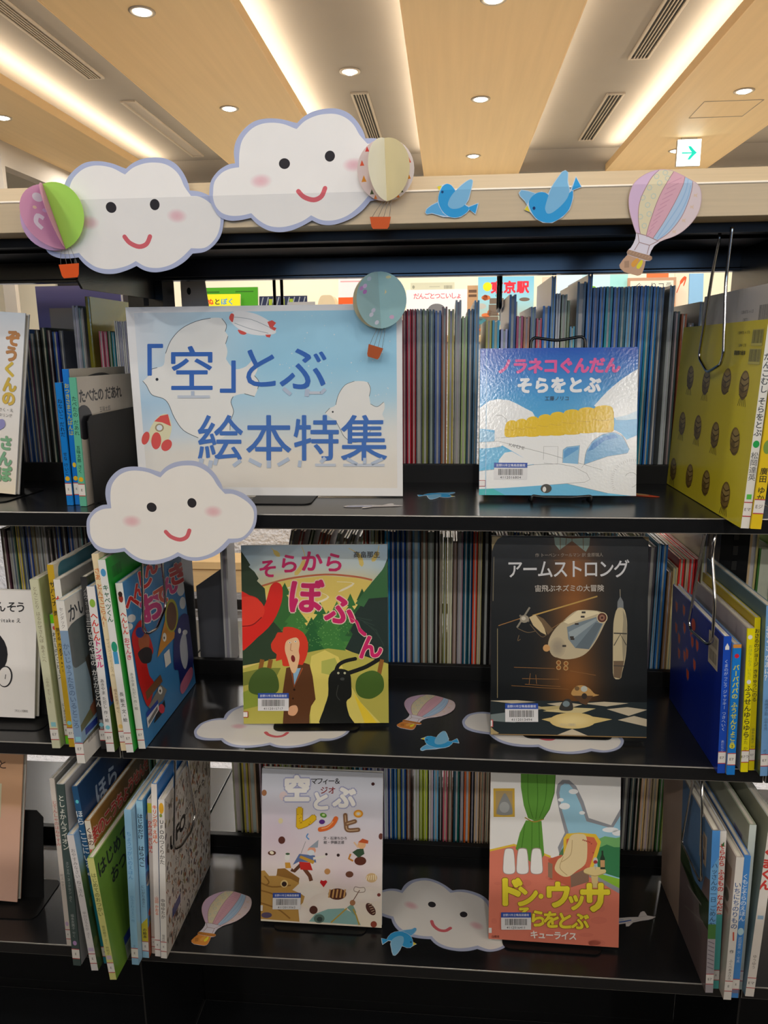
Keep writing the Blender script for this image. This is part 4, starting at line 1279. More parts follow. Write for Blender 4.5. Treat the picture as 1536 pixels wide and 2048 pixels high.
def bend(pts, r=0.006, n=4):
    """round the corners of a 3-D polyline"""
    P = [Vector(p) for p in pts]
    out = [P[0]]
    for i in range(1, len(P) - 1):
        a_, b_ = (P[i - 1] - P[i]), (P[i + 1] - P[i])
        rr = min(r, a_.length * 0.45, b_.length * 0.45)
        p, q = P[i] + a_.normalized() * rr, P[i] + b_.normalized() * rr
        for k in range(n + 1):
            f = k / n
            out.append(p * (1 - f) ** 2 + P[i] * 2 * f * (1 - f) + q * f * f)
    return [tuple(v) for v in out + [P[-1]]]


b = MB()
b.tube(bend([onlean(-0.037, 0.0, 0.004), onlean(-0.037, 0.228, 0.004), onlean(0.0, 0.222, 0.004), onlean(0.040, 0.229, 0.004), onlean(0.040, 0.0, 0.004)], 0.01), 0.0021, 8)
b.build('back_loop', M['wire_black'], t)
b = MB()
b.tube(bend([(-0.037, 0.016, 0.0024), (-0.037, -0.014, 0.0024), (-0.037, -0.013, 0.010), (-0.02, -0.0115, 0.0075), (0.02, -0.0115, 0.0075), (0.045, -0.013, 0.010), (0.045, -0.014, 0.0024), (0.045, 0.016, 0.0024)], 0.005), 0.0021, 8)
b.build('front_hook', M['wire_black'], t)

# ================================================================== books standing spine-out
def spine_book(label, x1, y0, z, h, w, t, roll, spine, front, back, sp=None, fr=None, bk=None, letters='E', lab=True, group=None, surf='gloss', pages=PAGE, name='picture_book', nolabelbot=False, lb=0.014):
    """spine facing the aisle (-y); x1 is the right side of its foot"""
    up = t * math.sin(R_(abs(roll))) + 0.0006
    pivot = x1 if roll < 0 else x1
    r = thing(name, label, 'book', Matrix.Translation((pivot, y0, z + (up if roll < 0 else 0.0006))) @ Matrix.Rotation(R_(roll), 4, 'Y') @ Matrix.Rotation(R_(90), 4, 'Z'), group)
    cov = book_meshes(r, w, h, t, front, spine, back, pages=pages, surf=surf)
    sa = Art(t, h)
    sa.bg(spine)
    if sp:
        sp(sa, t * 1000, h * 1000)
    if lab:
        call_label(sa, letters=letters, bot=lb * 1000 / 1000)
    sa.build('spine_print', M[surf], cov, s3(w, t))
    if fr:
        fa = Art(w, h)
        fr(fa, w * 1000, h * 1000)
        fa.build('cover_print', M[surf], cov, f3(w, t))
    if bk:
        ba = Art(w, h)
        bk(ba, w * 1000, h * 1000)
        ba.build('back_print', M[surf], cov, b3(w, t))
    return r


def stx(*rows, dot=None, extra=None):
    """vertical spine lettering: rows of (text, centre from top in mm, em in mm, colour[, bold])"""
    def f(a, W, H):
        for q in rows:
            a.text(q[0], W / 2, q[1], q[2], q[3], bold=(q[4] if len(q) > 4 else 0.015), vert=True, sp=(q[5] if len(q) > 5 else 1.0))
        if dot:
            a.ell(W / 2, H - 38, 3.3, 3.3, dot)
        if extra:
            extra(a, W, H)
    return f


KB = (58, 60, 62)
GA = 'spine-out picture books at the left of the top shelf'
GB = 'spine-out picture books at the left of the middle shelf'
GC = 'spine-out picture books at the left of the bottom shelf'
GD_ = 'spine-out picture books at the right of the top shelf'
GE = 'spine-out picture books at the right of the middle shelf'
GF = 'spine-out picture books at the right of the bottom shelf'
WT = (226, 224, 218)
# --- top shelf, left
spine_book('slim bright blue picture book, leftmost of three beside the black bookend', -0.526, 0.043, Z1, 0.171, 0.165, 0.009, 0, (16, 120, 200), (30, 60, 90), (20, 70, 120),
           stx(('ねないこ だれだ', 48, 7, (20, 40, 60)), ('せな けいこ', 112, 6, (30, 50, 70)), dot=(226, 178, 40)), group=GA)
spine_book('taller blue picture book with yellow spine lettering, middle of three by the black bookend', -0.5165, 0.047, Z1, 0.189, 0.18, 0.0085, 0, (18, 116, 204), (168, 160, 146), (20, 90, 160),
           stx(('おつきさまこんばんは', 55, 7.2, (190, 186, 70), 0.02), ('林', 150, 6, (30, 50, 80)), dot=(226, 178, 40), extra=lambda a, W, H: a.ell(W / 2, 132, 2.6, 3.5, (226, 190, 50))),
           fr=lambda a, W, H: a.poly([(20, 22), (60, 10), (110, 8), (150, 20), (150, 34), (20, 34)], (30, 32, 36), sm=True), group=GA)
spine_book('green-spined picture book with a pale cover, held by the black bookend', -0.5035, 0.037, Z1, 0.178, 0.20, 0.0095, 0.6, (96, 178, 148), (196, 186, 172), (120, 170, 150),
           stx(('たべたの だあれ', 52, 7.2, (40, 84, 68)), ('五味太郎 さく', 112, 6, (40, 84, 68)), dot=(226, 178, 40)),
           fr=lambda a, W, H: (a.text('たべたの だあれ', 72, 26, 20, (44, 42, 42), bold=0.03, sp=0.92), a.text('五味太郎', 80, 48, 9, (70, 66, 62)), a.ell(14, 62, 26, 24, (40, 40, 44))), group=GA)
t = thing('bookend', 'black steel bookend plate between the pale cover and the paper sign', 'bookend', Matrix.Translation((-0.4985, 0.05, Z1)), 'bookends')
b = MB()
b.prism([(0, 0.0012), (0.165, 0.0012), (0.165, 0.121), (0.158, 0.127), (0.008, 0.125), (0, 0.118)], 0.0, 0.0016, 'x')
b.build('upright_plate', M['steel_matte'], t, bevel=0.0004)
b = MB(); b.box(0, 0.05, 0.01, 0.155, 0.0003, 0.0013); b.build('foot_plate', M['steel_matte'], t)

# --- middle shelf, left
def frB(a, W, H):
    a.rect(0, 0, W, H, (206, 204, 196))


def frC(a, W, H):
    a.rect(0, 0, W, H, (214, 206, 188)); a.poly([(12, 6), (60, 2), (210, 2), (210, 110), (30, 120), (18, 60)], (72, 124, 142), sm=True); a.ell(60, 40, 10, 14, (50, 60, 64))


def frD(a, W, H):
    a.rect(0, 0, W, H, (150, 148, 144)); a.bars(20, 22, 52, 40, (70, 68, 66), 3); a.bars(20, 46, 52, 62, (70, 68, 66), 4)


def frE(a, W, H):
    a.rect(0, 0, W, H, (128, 150, 164)); a.rect(0, 0, W, 40, (206, 204, 200)); a.text('かいじゅう', 70, 22, 26, (60, 66, 74), bold=0.02)
    a.poly([(0, 40), (70, 40), (85, 60), (60, 95), (20, 100), (0, 90)], (84, 94, 96), sm=True); a.line([(40, 95), (48, 130), (46, 190)], 12, (70, 66, 58)); a.poly([(60, 150), (90, 120), (100, 180), (70, 200)], (140, 136, 60))
    a.poly([(0, 180), (60, 160), (190, 170), (190, 215), (0, 215)], (96, 96, 66)); a.poly([(30, 168), (80, 150), (90, 176), (40, 190)], (126, 80, 60)); a.poly([(0, 190), (60, 182), (60, 200), (0, 206)], (128, 160, 190))
    a.rect(0, 208, W, H, (206, 204, 200)); a.rect(10, 190, 46, 200, (40, 60, 140)); a.bars(14, 203, 44, 214, (80, 78, 78), 8)


def frF(a, W, H):
    a.rect(0, 0, W, H, (42, 50, 40)); a.poly([(8, 2), (200, 0), (200, 60), (30, 50)], (62, 80, 56))


def frG(a, W, H):
    a.rect(0, 0, W, H, (30, 92, 160)); a.rect(0, H * 0.72, W, H, (74, 108, 40)); a.ell(10, H * 0.66, 5, 12, (120, 50, 50))


def frI(a, W, H):
    a.rect(0, 0, W, H, (30, 148, 46)); a.bars(14, 14, 44, 30, (24, 92, 34), 3); a.bars(14, 40, 44, 56, (24, 92, 34), 4); a.bars(14, 66, 44, 80, (24, 92, 34), 6)


def frJ(a, W, H):
    q = Art(a.w, a.h, [(780, 400), (1220, 262), (1305, 1045), (935, 1465)])
    q.bg((64, 132, 190))
    for x, y, rx, ry in ((1110, 300, 50, 40), (1085, 340, 35, 30), (1160, 320, 30, 30), (850, 640, 36, 26), (830, 690, 30, 22), (1225, 520, 26, 40), (1235, 600, 20, 34)):
        q.ell(x, y, rx, ry, (214, 216, 218), nl=True)
    q.k += 1
    RD, MGE = (206, 44, 40), (206, 60, 130)
    wo = ((236, 226, 222), 0.035)
    for ch, x, y, s_, c in (('へ', 862, 535, 130, RD), ('ん', 912, 470, 100, RD), ('し', 962, 410, 130, RD), ('ん', 1012, 352, 110, RD), ('お', 1004, 590, 190, MGE), ('て', 1085, 530, 120, (216, 92, 60)), ('ん', 1142, 488, 120, MGE), ('き', 1198, 430, 130, RD)):
        q.text(ch, x, y, s_, c, bold=0.05, rot=-12, out=wo)
    q.poly([(840, 760), (880, 690), (925, 660), (960, 720), (1000, 800), (1010, 870), (960, 900), (975, 1000), (1010, 1060), (960, 1200), (900, 1080), (880, 1000), (860, 880)], (196, 36, 34), sm=True)
    q.ell(940, 790, 46, 70, (170, 96, 60)); q.poly([(890, 860), (950, 830), (1000, 850), (990, 920), (930, 930), (900, 900)], (44, 42, 44), sm=True); q.ell(910, 735, 36, 34, (40, 70, 150))
    q.poly([(1040, 900), (1085, 740), (1120, 640), (1180, 780), (1090, 850)], (206, 140, 44)); q.ell(1152, 660, 46, 96, (176, 172, 40)); q.ell(1152, 664, 36, 82, (110, 74, 44))
    q.ell(1098, 780, 14, 26, (232, 232, 226)); q.ell(1096, 784, 5, 8, (40, 40, 40)); q.poly([(1090, 880), (1130, 850), (1140, 930), (1100, 960)], (226, 226, 222))
    q.poly([(1160, 960), (1165, 800), (1200, 690), (1245, 660), (1285, 720), (1290, 900), (1270, 1010), (1210, 1080), (1190, 980)], (38, 44, 110), sm=True); q.poly([(1205, 820), (1240, 760), (1255, 900), (1235, 970), (1210, 920)], (190, 194, 204), sm=True)
    q.ell(1204, 752, 10, 16, (232, 232, 230)); q.ell(1240, 764, 16, 14, (226, 226, 226)); q.poly([(1200, 1060), (1270, 960), (1280, 1010), (1215, 1110)], (196, 110, 140), sm=True)
    q.poly([(940, 1110), (1060, 1000), (1075, 1040), (950, 1160)], (120, 80, 50)); q.poly([(960, 1200), (1060, 1060), (1105, 1090), (1075, 1150), (980, 1220)], (132, 128, 122)); q.ell(1055, 1095, 16, 24, (230, 230, 226)); q.ell(1054, 1098, 6, 9, (30, 30, 30)); q.poly([(1020, 1240), (1085, 1150), (1090, 1190), (1060, 1240), (1000, 1300)], (40, 40, 44)); q.ell(1062, 1205, 22, 28, (206, 60, 80))
    q.poly([(942, 1262), (1035, 1158), (1042, 1210), (950, 1335)], (222, 222, 226)); q.poly([(942, 1240), (1035, 1150), (1037, 1175), (944, 1272)], (44, 70, 160)); q.poly([(955, 1290), (1030, 1190), (1032, 1215), (960, 1312)], (120, 120, 122))
    k0 = len(a.v)
    a.v += q.v; a.c += q.c; a.f += [tuple(k0 + i for i in f) for f in q.f]
    a.k += q.k


MIDL = [
    ('tall pale green picture book, leftmost of the leaning row on the middle shelf', -0.5516, -0.014, 0.254, 0.19, 0.012, -1.2, (206, 206, 176), (158, 166, 124), (190, 190, 160), stx(('とんことり はるかぜさんぽ あそこへ', 66, 6.6, (128, 116, 96), 0.0), ('ふゆの まち いえ', 164, 5, (150, 140, 120), 0.0), extra=lambda a, W, H: a.rect(W * 0.25, H - 41, W * 0.85, H - 34, (140, 196, 206))), None),
    ('short white picture book with bright green ends on its spine', -0.5415, -0.001, 0.199, 0.19, 0.0085, -0.9, (222, 220, 212), (206, 204, 196), (206, 204, 196), stx(('わたしのワンピース', 62, 8, (60, 70, 84), 0.01), ('にしまきかやこ', 152, 5, (90, 90, 90)), extra=lambda a, W, H: (a.rect(0, 0, W, 13, (110, 206, 40)), a.ell(W / 2, 20, 2.2, 3, (206, 80, 90)), a.rect(0, H - 13, W, H, (110, 206, 40)))), frB),
    ('mustard-yellow spined picture book with a teal painted cover', -0.5315, -0.009, 0.274, 0.21, 0.0092, -0.8, (196, 160, 44), (206, 198, 180), (190, 170, 80), stx(('サバンナ', 42, 9, (48, 44, 36), 0.02), ('勇', 70, 8, (70, 60, 40)), ('旅する カメラ', 112, 6.5, (60, 52, 40)), ('Safari', 140, 6, (70, 60, 40)), dot=(130, 200, 214)), frC),
    ('white picture book with large red spine characters and a grey bar-coded cover', -0.514, -0.024, 0.258, 0.20, 0.0095, -1.2, (224, 222, 216), (150, 148, 144), (170, 190, 110), stx(('から', 36, 13, (206, 66, 58), 0.03)), frD),
    ('white-banded blue painted picture book sticking out furthest on the middle shelf', -0.496, -0.050, 0.237, 0.20, 0.0115, -1.5, (130, 156, 184), (128, 150, 164), (190, 210, 90), stx(('かいじゅうたちのいるところ', 122, 9.6, (70, 92, 122), 0.0), extra=lambda a, W, H: (a.rect(0, 0, W, 42, WT), a.text('センダック', W / 2, 24, 6, (120, 118, 118), vert=True), a.rect(0, H - 28, W, H, WT), a.rect(2, H - 40, W - 2, H - 33, (140, 200, 214)))), frE),
    ('black-spined picture book with white lettering on the middle shelf', -0.4825, -0.011, 0.258, 0.20, 0.0092, -1.3, (48, 48, 50), (42, 50, 40), (44, 44, 46), stx(('三びきのやぎの がらがらどん', 128, 9.6, (214, 212, 206), 0.02), ('ノルウェーの昔話', 40, 6.2, (150, 148, 146)), ('福音館', 220, 5.5, (180, 178, 176)), dot=(130, 200, 214)), frF),
    ('white picture book with red and pink spine lettering and a blue and green cover', -0.4685, -0.018, 0.247, 0.20, 0.0115, -1.5, (226, 224, 222), (30, 92, 160), (200, 210, 214), stx(('へんしん', 58, 10.5, (214, 66, 54), 0.03), ('トンネル', 98, 10.5, (212, 72, 130), 0.03), ('あきやま ただし 作・絵', 168, 6, (120, 118, 118)), dot=(130, 200, 214), extra=lambda a, W, H: a.ell(W / 2, 24, 4, 6, (140, 180, 70))), frG),
    ('cream picture book with orange spine lettering beside the green cover', -0.4515, -0.014, 0.292, 0.20, 0.0092, -3.2, (228, 210, 172), (222, 208, 178), (222, 208, 178), stx(('さあ とんでごらん！', 62, 9, (210, 128, 72), 0.02), ('サイモン・ジェームズ 作', 150, 5, (170, 150, 120), 0.0), ('福本友美子 やく', 215, 5, (150, 120, 100), 0.0), dot=(226, 190, 110)), None),
    ('white-spined picture book with a vivid green cover on the middle shelf', -0.4405, -0.018, 0.285, 0.20, 0.0105, -3.2, (224, 224, 222), (30, 148, 46), (60, 150, 80), stx(('キャベツくん', 62, 9, (44, 104, 76), 0.02), ('長 新太 文・絵', 215, 6.5, (84, 84, 84), 0.01), extra=lambda a, W, H: (a.ell(W / 2, 18, 3.6, 5.5, (80, 150, 200)), a.ell(W / 2, 125, 4.2, 8, (46, 150, 120)), a.rect(2, 132, W - 2, 150, (70, 150, 200)))), frI),
    ('white-spined blue picture book with red and pink cover title on the middle shelf', -0.4275, -0.007, 0.249, 0.217, 0.0102, -3.0, (222, 220, 216), (64, 132, 190), (200, 206, 212), stx(('へんしん', 58, 8.4, (206, 62, 54), 0.03), ('おてんき', 96, 8.4, (206, 90, 110), 0.03), ('あきやま ただし 作・絵', 160, 5.2, (110, 108, 106), 0.0), extra=lambda a, W, H: (a.ell(W / 2, 22, 3.2, 6, (150, 60, 50)), a.ell(W / 2, 16, 3, 4, (60, 40, 36)))), frJ),
]
for q in MIDL:
    spine_book(q[0], q[1], q[2], Z2, *q[3:7], q[7], q[8], q[9], q[10], q[11], group=GB, letters='E7', lb=0.013)

# --- bottom shelf, left
def frUFO(a, W, H):
    rr = random.Random(12)
    a.rect(0, 0, W, H, (206, 200, 194))
    cs = [(140, 128, 118), (160, 124, 104), (186, 130, 84), (120, 112, 106), (176, 106, 80), (176, 166, 120), (112, 104, 108), (150, 142, 134), (130, 120, 112), (170, 160, 152)]
    for k in range(560):
        x, y = rr.uniform(2, W - 2), rr.uniform(2, H - 2)
        if 16 < x < 92 and 70 < y < 108:
            continue
        a.ell(x, y, rr.uniform(1.2, 3.4), rr.uniform(2.5, 7.0), rr.choice(cs), rot=rr.uniform(-40, 40), n=7, nl=True)
    a.k += 1
    for k in range(170):
        x, y = rr.uniform(4, W - 8), rr.uniform(4, H - 8)
        a.line([(x, y), (x + rr.uniform(-6, 6), y + rr.uniform(2, 9)), (x + rr.uniform(-5, 5), y + rr.uniform(6, 14))], 1.0, (90, 84, 82), nl=True)
    a.k += 1
    a.text('UFO', 52, 88, 34, (46, 44, 44), bold=0.045, sp=1.05); a.text('のつくりかた', 130, 80, 16, (46, 44, 44), bold=0.02)
    a.rect(25, 205, 60, 222, (60, 72, 126))


def frL3(a, W, H):
    field(a, lambda u, v: mixc((30, 62, 104), (20, 36, 66), u * 1.3), 6, 3)
    a.text('ほら', 78, 44, 38, (150, 164, 182), bold=0.03); a.text('ここにいるよ', 120, 100, 24, (140, 156, 176), bold=0.02)


def frL4(a, W, H):
    field(a, lambda u, v: ramp([(0, (120, 160, 206)), (0.2, (140, 180, 210)), (0.3, (110, 140, 80)), (0.6, (70, 96, 50)), (1, (90, 110, 60))], v), 2, 10)
    rr = random.Random(2)
    for k in range(60):
        a.ell(rr.uniform(2, W), rr.uniform(60, H), 6, 8, rr.choice([(120, 130, 60), (60, 86, 46), (150, 140, 60)]), n=8, nl=True)
    a.k += 1


def frL5(a, W, H):
    field(a, lambda u, v: mixc((160, 112, 44), (84, 58, 40), u * 1.1), 6, 2)
    a.text('くまのこうちょうせんせい', 100, 26, 25, (196, 64, 56), bold=0.045, out=((216, 196, 176), 0.035), sp=0.84, rot=0)


def frL6(a, W, H):
    a.rect(0, 0, W, H, (104, 142, 52)); a.text('はじめての', 66, 26, 26, (44, 48, 40), bold=0.03, sp=0.95); a.text('おつかい', 86, 60, 26, (44, 48, 40), bold=0.03)
    a.rect(38, 166, 86, 180, (44, 62, 140)); a.rect(38, 180, 86, 204, (150, 158, 140)); a.bars(42, 184, 82, 196, (90, 92, 90), 4)


def frL7(a, W, H):
    a.rect(0, 0, W, H, (150, 188, 214))


def frL8(a, W, H):
    a.rect(0, 0, W, H, (70, 140, 196)); rr = random.Random(5)
    for k in range(30):
        a.ell(rr.uniform(2, 40), rr.uniform(20, H - 10), rr.uniform(4, 12), rr.uniform(5, 14), rr.choice([(60, 40, 40), (40, 90, 170), (206, 190, 60), (180, 80, 60), (210, 200, 190)]), n=9, nl=True)
    a.k += 1; a.rect(0, H * 0.8, W, H, (150, 70, 40))


BOTL = [
    ('narrow white picture book with pale red spine lettering, leftmost on the bottom shelf', -0.577, -0.001, 0.290, 0.20, 0.0075, 0.6, (222, 212, 202), (200, 196, 190), (206, 200, 194), stx(('じてんしゃのほねやすみ', 75, 7, (196, 104, 96), 0.01), ('村上 やすこ', 175, 5, (150, 140, 132), 0.0), extra=lambda a, W, H: a.ell(W / 2, H - 40, 2.6, 4, (196, 170, 200))), None),
    ('dark grey-green spined picture book with a plain pale cover, bottom shelf', -0.544, -0.037, 0.305, 0.20, 0.0118, 1.0, (66, 82, 80), (176, 176, 180), (70, 86, 84), stx(('としょかんライオン', 62, 10, (206, 206, 196), 0.02), ('ミシェル・ヌードセン さく', 160, 5.5, (170, 176, 172), 0.0), ('福本友美子 やく', 235, 5.5, (170, 176, 172), 0.0), extra=lambda a, W, H: a.ell(W / 2, H - 40, 3, 4, (176, 140, 190))), None),
    ('white picture book with a green meadow cover, leaning on the bottom shelf', -0.5132, -0.044, 0.229, 0.20, 0.0105, -3.8, (218, 214, 214), (110, 150, 190), (120, 130, 110), stx(('おやすみなさい ねこさん', 62, 7, (120, 116, 116), 0.0), ('中川ひろたか さく', 150, 5.5, (130, 126, 126), 0.0), extra=lambda a, W, H: a.rect(1, H - 40, W - 1, H - 34, (196, 180, 206))), frL4),
    ('tall navy picture book with white lettering, behind the green-meadow one', -0.5022, -0.030, 0.298, 0.21, 0.0088, -4.0, (40, 84, 124), (30, 62, 104), (40, 70, 100), stx(('ほら、ここにいるよ', 92, 12, (206, 212, 216), 0.02), extra=lambda a, W, H: (a.poly([(0, H * 0.55), (W, H * 0.5), (W, H), (0, H)], (30, 130, 150)), a.ell(W / 2, 24, 2.4, 3, (90, 190, 200)))), frL3),
    ('brown picture book with red title behind the plain green one', -0.4918, -0.032, 0.245, 0.20, 0.0088, -3.8, (224, 214, 196), (150, 104, 42), (150, 110, 60), stx(('くまの', 26, 10, (96, 56, 50), 0.02), ('校長先生', 64, 9, (206, 60, 54), 0.03)), frL5),
    ('plain green picture book with a yellow spine, jutting out lowest on the bottom shelf', -0.4785, -0.058, 0.204, 0.20, 0.0100, -4.4, (206, 206, 128), (104, 142, 52), (140, 160, 70), stx(('はじめてのおつかい', 60, 8, (104, 110, 62), 0.01), ('筒井頼子 さく 林明子 え', 140, 5, (120, 124, 70), 0.0), extra=lambda a, W, H: a.rect(1, H - 42, W - 1, H - 35, (196, 180, 190))), frL6),
    ('light blue picture book standing upright beside the plain green one', -0.457, -0.029, 0.263, 0.21, 0.0105, 2.2, (140, 186, 216), (150, 188, 214), (140, 180, 210), stx(('ちょうつがいのえほん', 75, 8, (70, 130, 186), 0.0), ('ひろさわさえこ 作', 165, 5.5, (90, 140, 180), 0.0), ('文化', 232, 4.5, (90, 130, 160), 0.0)), frL7),
    ('blue picture book with a patterned many-coloured spine on the bottom shelf', -0.4465, -0.015, 0.269, 0.20, 0.0098, 2.4, (150, 196, 222), (70, 140, 196), (90, 150, 200), stx(('はじめだけ', 42, 8.5, (48, 58, 76), 0.02), ('はらぺこ', 92, 9, (52, 56, 70), 0.02), ('にいがたあきこ', 160, 5.5, (90, 100, 110), 0.0), extra=lambda a, W, H: (a.poly([(0, H - 60), (W, H - 72), (W, H - 12), (0, H - 12)], (206, 190, 50)), a.text('の絵本', W / 2, H - 44, 6, (50, 50, 46), bold=0.02, vert=True))), frL8),
    ('thin picture book with red spine lettering squeezed left of the white one', -0.4395, -0.006, 0.266, 0.20, 0.0062, 2.9, (206, 196, 186), (200, 196, 190), (196, 190, 186), stx(('ひみつの だいほん', 62, 6.4, (206, 70, 64), 0.03), extra=lambda a, W, H: a.rect(0, 6, W, 22, (196, 190, 60))), None),
    ('tall white picture book with orange spine lettering near the spotted cover', -0.430, -0.011, 0.295, 0.20, 0.0085, 3.2, (232, 226, 220), (40, 110, 190), (220, 216, 212), stx(('キリンの子 えほん', 66, 7.5, (226, 116, 74), 0.03), ('山田 かおる', 205, 6, (222, 130, 96), 0.02)), lambda a, W, H: a.rect(0, 0, W, H, (46, 116, 190))),
    ('white picture book with a busy speckled cover behind the chrome wire, bottom shelf', -0.419, -0.014, 0.272, 0.212, 0.0092, 3.4, (226, 222, 216), (214, 208, 202), (214, 208, 202), stx(('UFOのつくりかた', 70, 8.4, (78, 76, 74), 0.01), ('中垣ゆたか', 184, 7, (92, 90, 88), 0.01), ('偕成社', 236, 4.5, (110, 106, 104), 0.0), extra=lambda a, W, H: (a.ell(W / 2, 14, 3.6, 9, (226, 170, 50)), a.ell(W / 2 - 1, 26, 2, 3, (140, 160, 70)))), frUFO),
]
for q in BOTL:
    spine_book(q[0], q[1], q[2], Z3, *q[3:7], q[7], q[8], q[9], q[10], q[11], group=GC, letters='E', lb=0.012)

# --- top shelf, right
def bkY1(a, W, H):
    a.rect(0, 0, W, H, (216, 200, 48))
    rr = random.Random(8)
    for d, z in ((247, 167), (178, 163), (104, 167), (45, 165), (260, 99), (190, 100), (120, 97), (51, 97), (278, 27), (201, 29), (132, 31), (59, 28)):
        x, y = W - d, H - z
        a.ell(x, y, 15, 17.5, (124, 100, 46), rot=rr.uniform(-30, 30)); a.ell(x + 1, y - 3, 11, 12, (156, 132, 76), rot=rr.uniform(-30, 30)); a.ell(x - 4, y + 5, 6, 6, (112, 90, 44))
        for k in range(4):
            a.line([(x - 12, y - 10 + k * 7), (x, y - 6 + k * 7), (x + 12, y - 10 + k * 7)], 1.6, (84, 64, 30), sm=True, nl=True)
        if rr.random() < 0.6:
            for k in range(5):
                a.line([(x - 8 + k * 4, y + 16), (x - 12 + k * 6, y + 25)], 1.2, (84, 64, 30), nl=True)
        a.k += 1
    for x0, x1, y0, y1 in ((W - 38, W - 8, H - 229, H - 214), (W - 40, W - 8, H - 207, H - 193)):
        a.rect(x0 - 1, y0 - 1, x1 + 1, y1 + 3, (196, 186, 90)); a.bars(x0, y0, x1, y1, (70, 66, 34), 3)
    a.text('ISBN978-4-578', W - 66, H - 227, 5, (110, 96, 30)); a.text('ISBN4-578', W - 66, H - 212, 5, (110, 96, 30)); a.text('福音館の絵本', W - 70, H - 203, 6, (80, 70, 24), bold=0.03)


spine_book('large yellow picture book with brown bugs over its cover and a white spine', 0.357, -0.056, Z1, 0.240, 0.304, 0.0095, 2.0, (224, 222, 214), (214, 198, 46), (214, 198, 46),
           stx(('だんごむし そらをとぶ', 84, 9, (76, 80, 84), 0.02), ('松岡達英', 166, 8.5, (110, 110, 110), 0.01), extra=lambda a, W, H: (a.ell(W / 2, 140, 3.6, 4.2, (40, 160, 80)), a.rect(2, H - 41, W - 2, H - 35, (90, 190, 80)))), bk=bkY1, group=GD_, letters='Eマ', lb=0.014)
spine_book('second yellow-spined picture book, right of the bug-covered one', 0.3695, -0.059, Z1, 0.237, 0.29, 0.0118, 2.2, (222, 190, 36), (222, 200, 60), (222, 196, 46),
           stx(('ゆきのひの おはなし', 72, 9.5, (90, 84, 40), 0.02), ('廣田 ゆか', 184, 9, (78, 70, 36), 0.02), extra=lambda a, W, H: a.ell(W / 2, 140, 4.5, 8, (120, 150, 70))), group=GD_, letters='Eジ', lb=0.018)


def bkG(a, W, H):
    a.rect(0, 0, W, H, (218, 213, 210)); a.bars(W - 44, 24, W - 8, 50, (80, 76, 76), 5); a.text('ISBN978-4-03', W - 82, 30, 6, (110, 106, 104)); a.text('C8771', W - 84, 40, 6, (110, 106, 104)); a.text('かがくのとも', W - 74, 62, 7, (84, 80, 78), bold=0.03)
    a.ell(W - 3, 66, 3, 4, (206, 60, 80))


spine_book('tall pale grey picture book behind the two yellow ones', 0.3862, -0.008, Z1, 0.284, 0.252, 0.0115, 1.4, (206, 204, 204), (180, 176, 176), (176, 172, 170), stx(('ゆきのうえの あしあと', 100, 8, (150, 84, 96), 0.02)), bk=bkG, group=GD_, letters='フ', lb=0.05)

# --- middle shelf, right
def bkB1(a, W, H):
    a.rect(0, 0, W, H, (16, 40, 140))
    for d, z in ((198, 165), (162, 172), (196, 131), (156, 146), (124, 149), (98, 142), (178, 96), (151, 103), (119, 139), (106, 109), (134, 81), (180, 120), (140, 112)):
        x, y = W - d, H - z
        a.ell(x, y, 8, 11, (54, 84, 160)); a.poly([(x - 6, y - 7), (x + 5, y - 6), (x + 6, y + 3), (x + 1, y + 10), (x - 4, y + 5)], (206, 78, 44))
    a.ell(W - 116, H - 166, 9, 9, (206, 60, 40)); a.line([(W - 116, H - 157), (W - 100, H - 130), (W - 70, H - 100)], 1.5, (60, 70, 110), sm=True)
    a.rect(W - 52, H - 184, W - 16, H - 138, (190, 180, 160)); a.bars(W - 49, H - 180, W - 20, H - 166, (96, 88, 78), 2); a.bars(W - 49, H - 160, W - 20, H - 144, (96, 88, 78), 3)


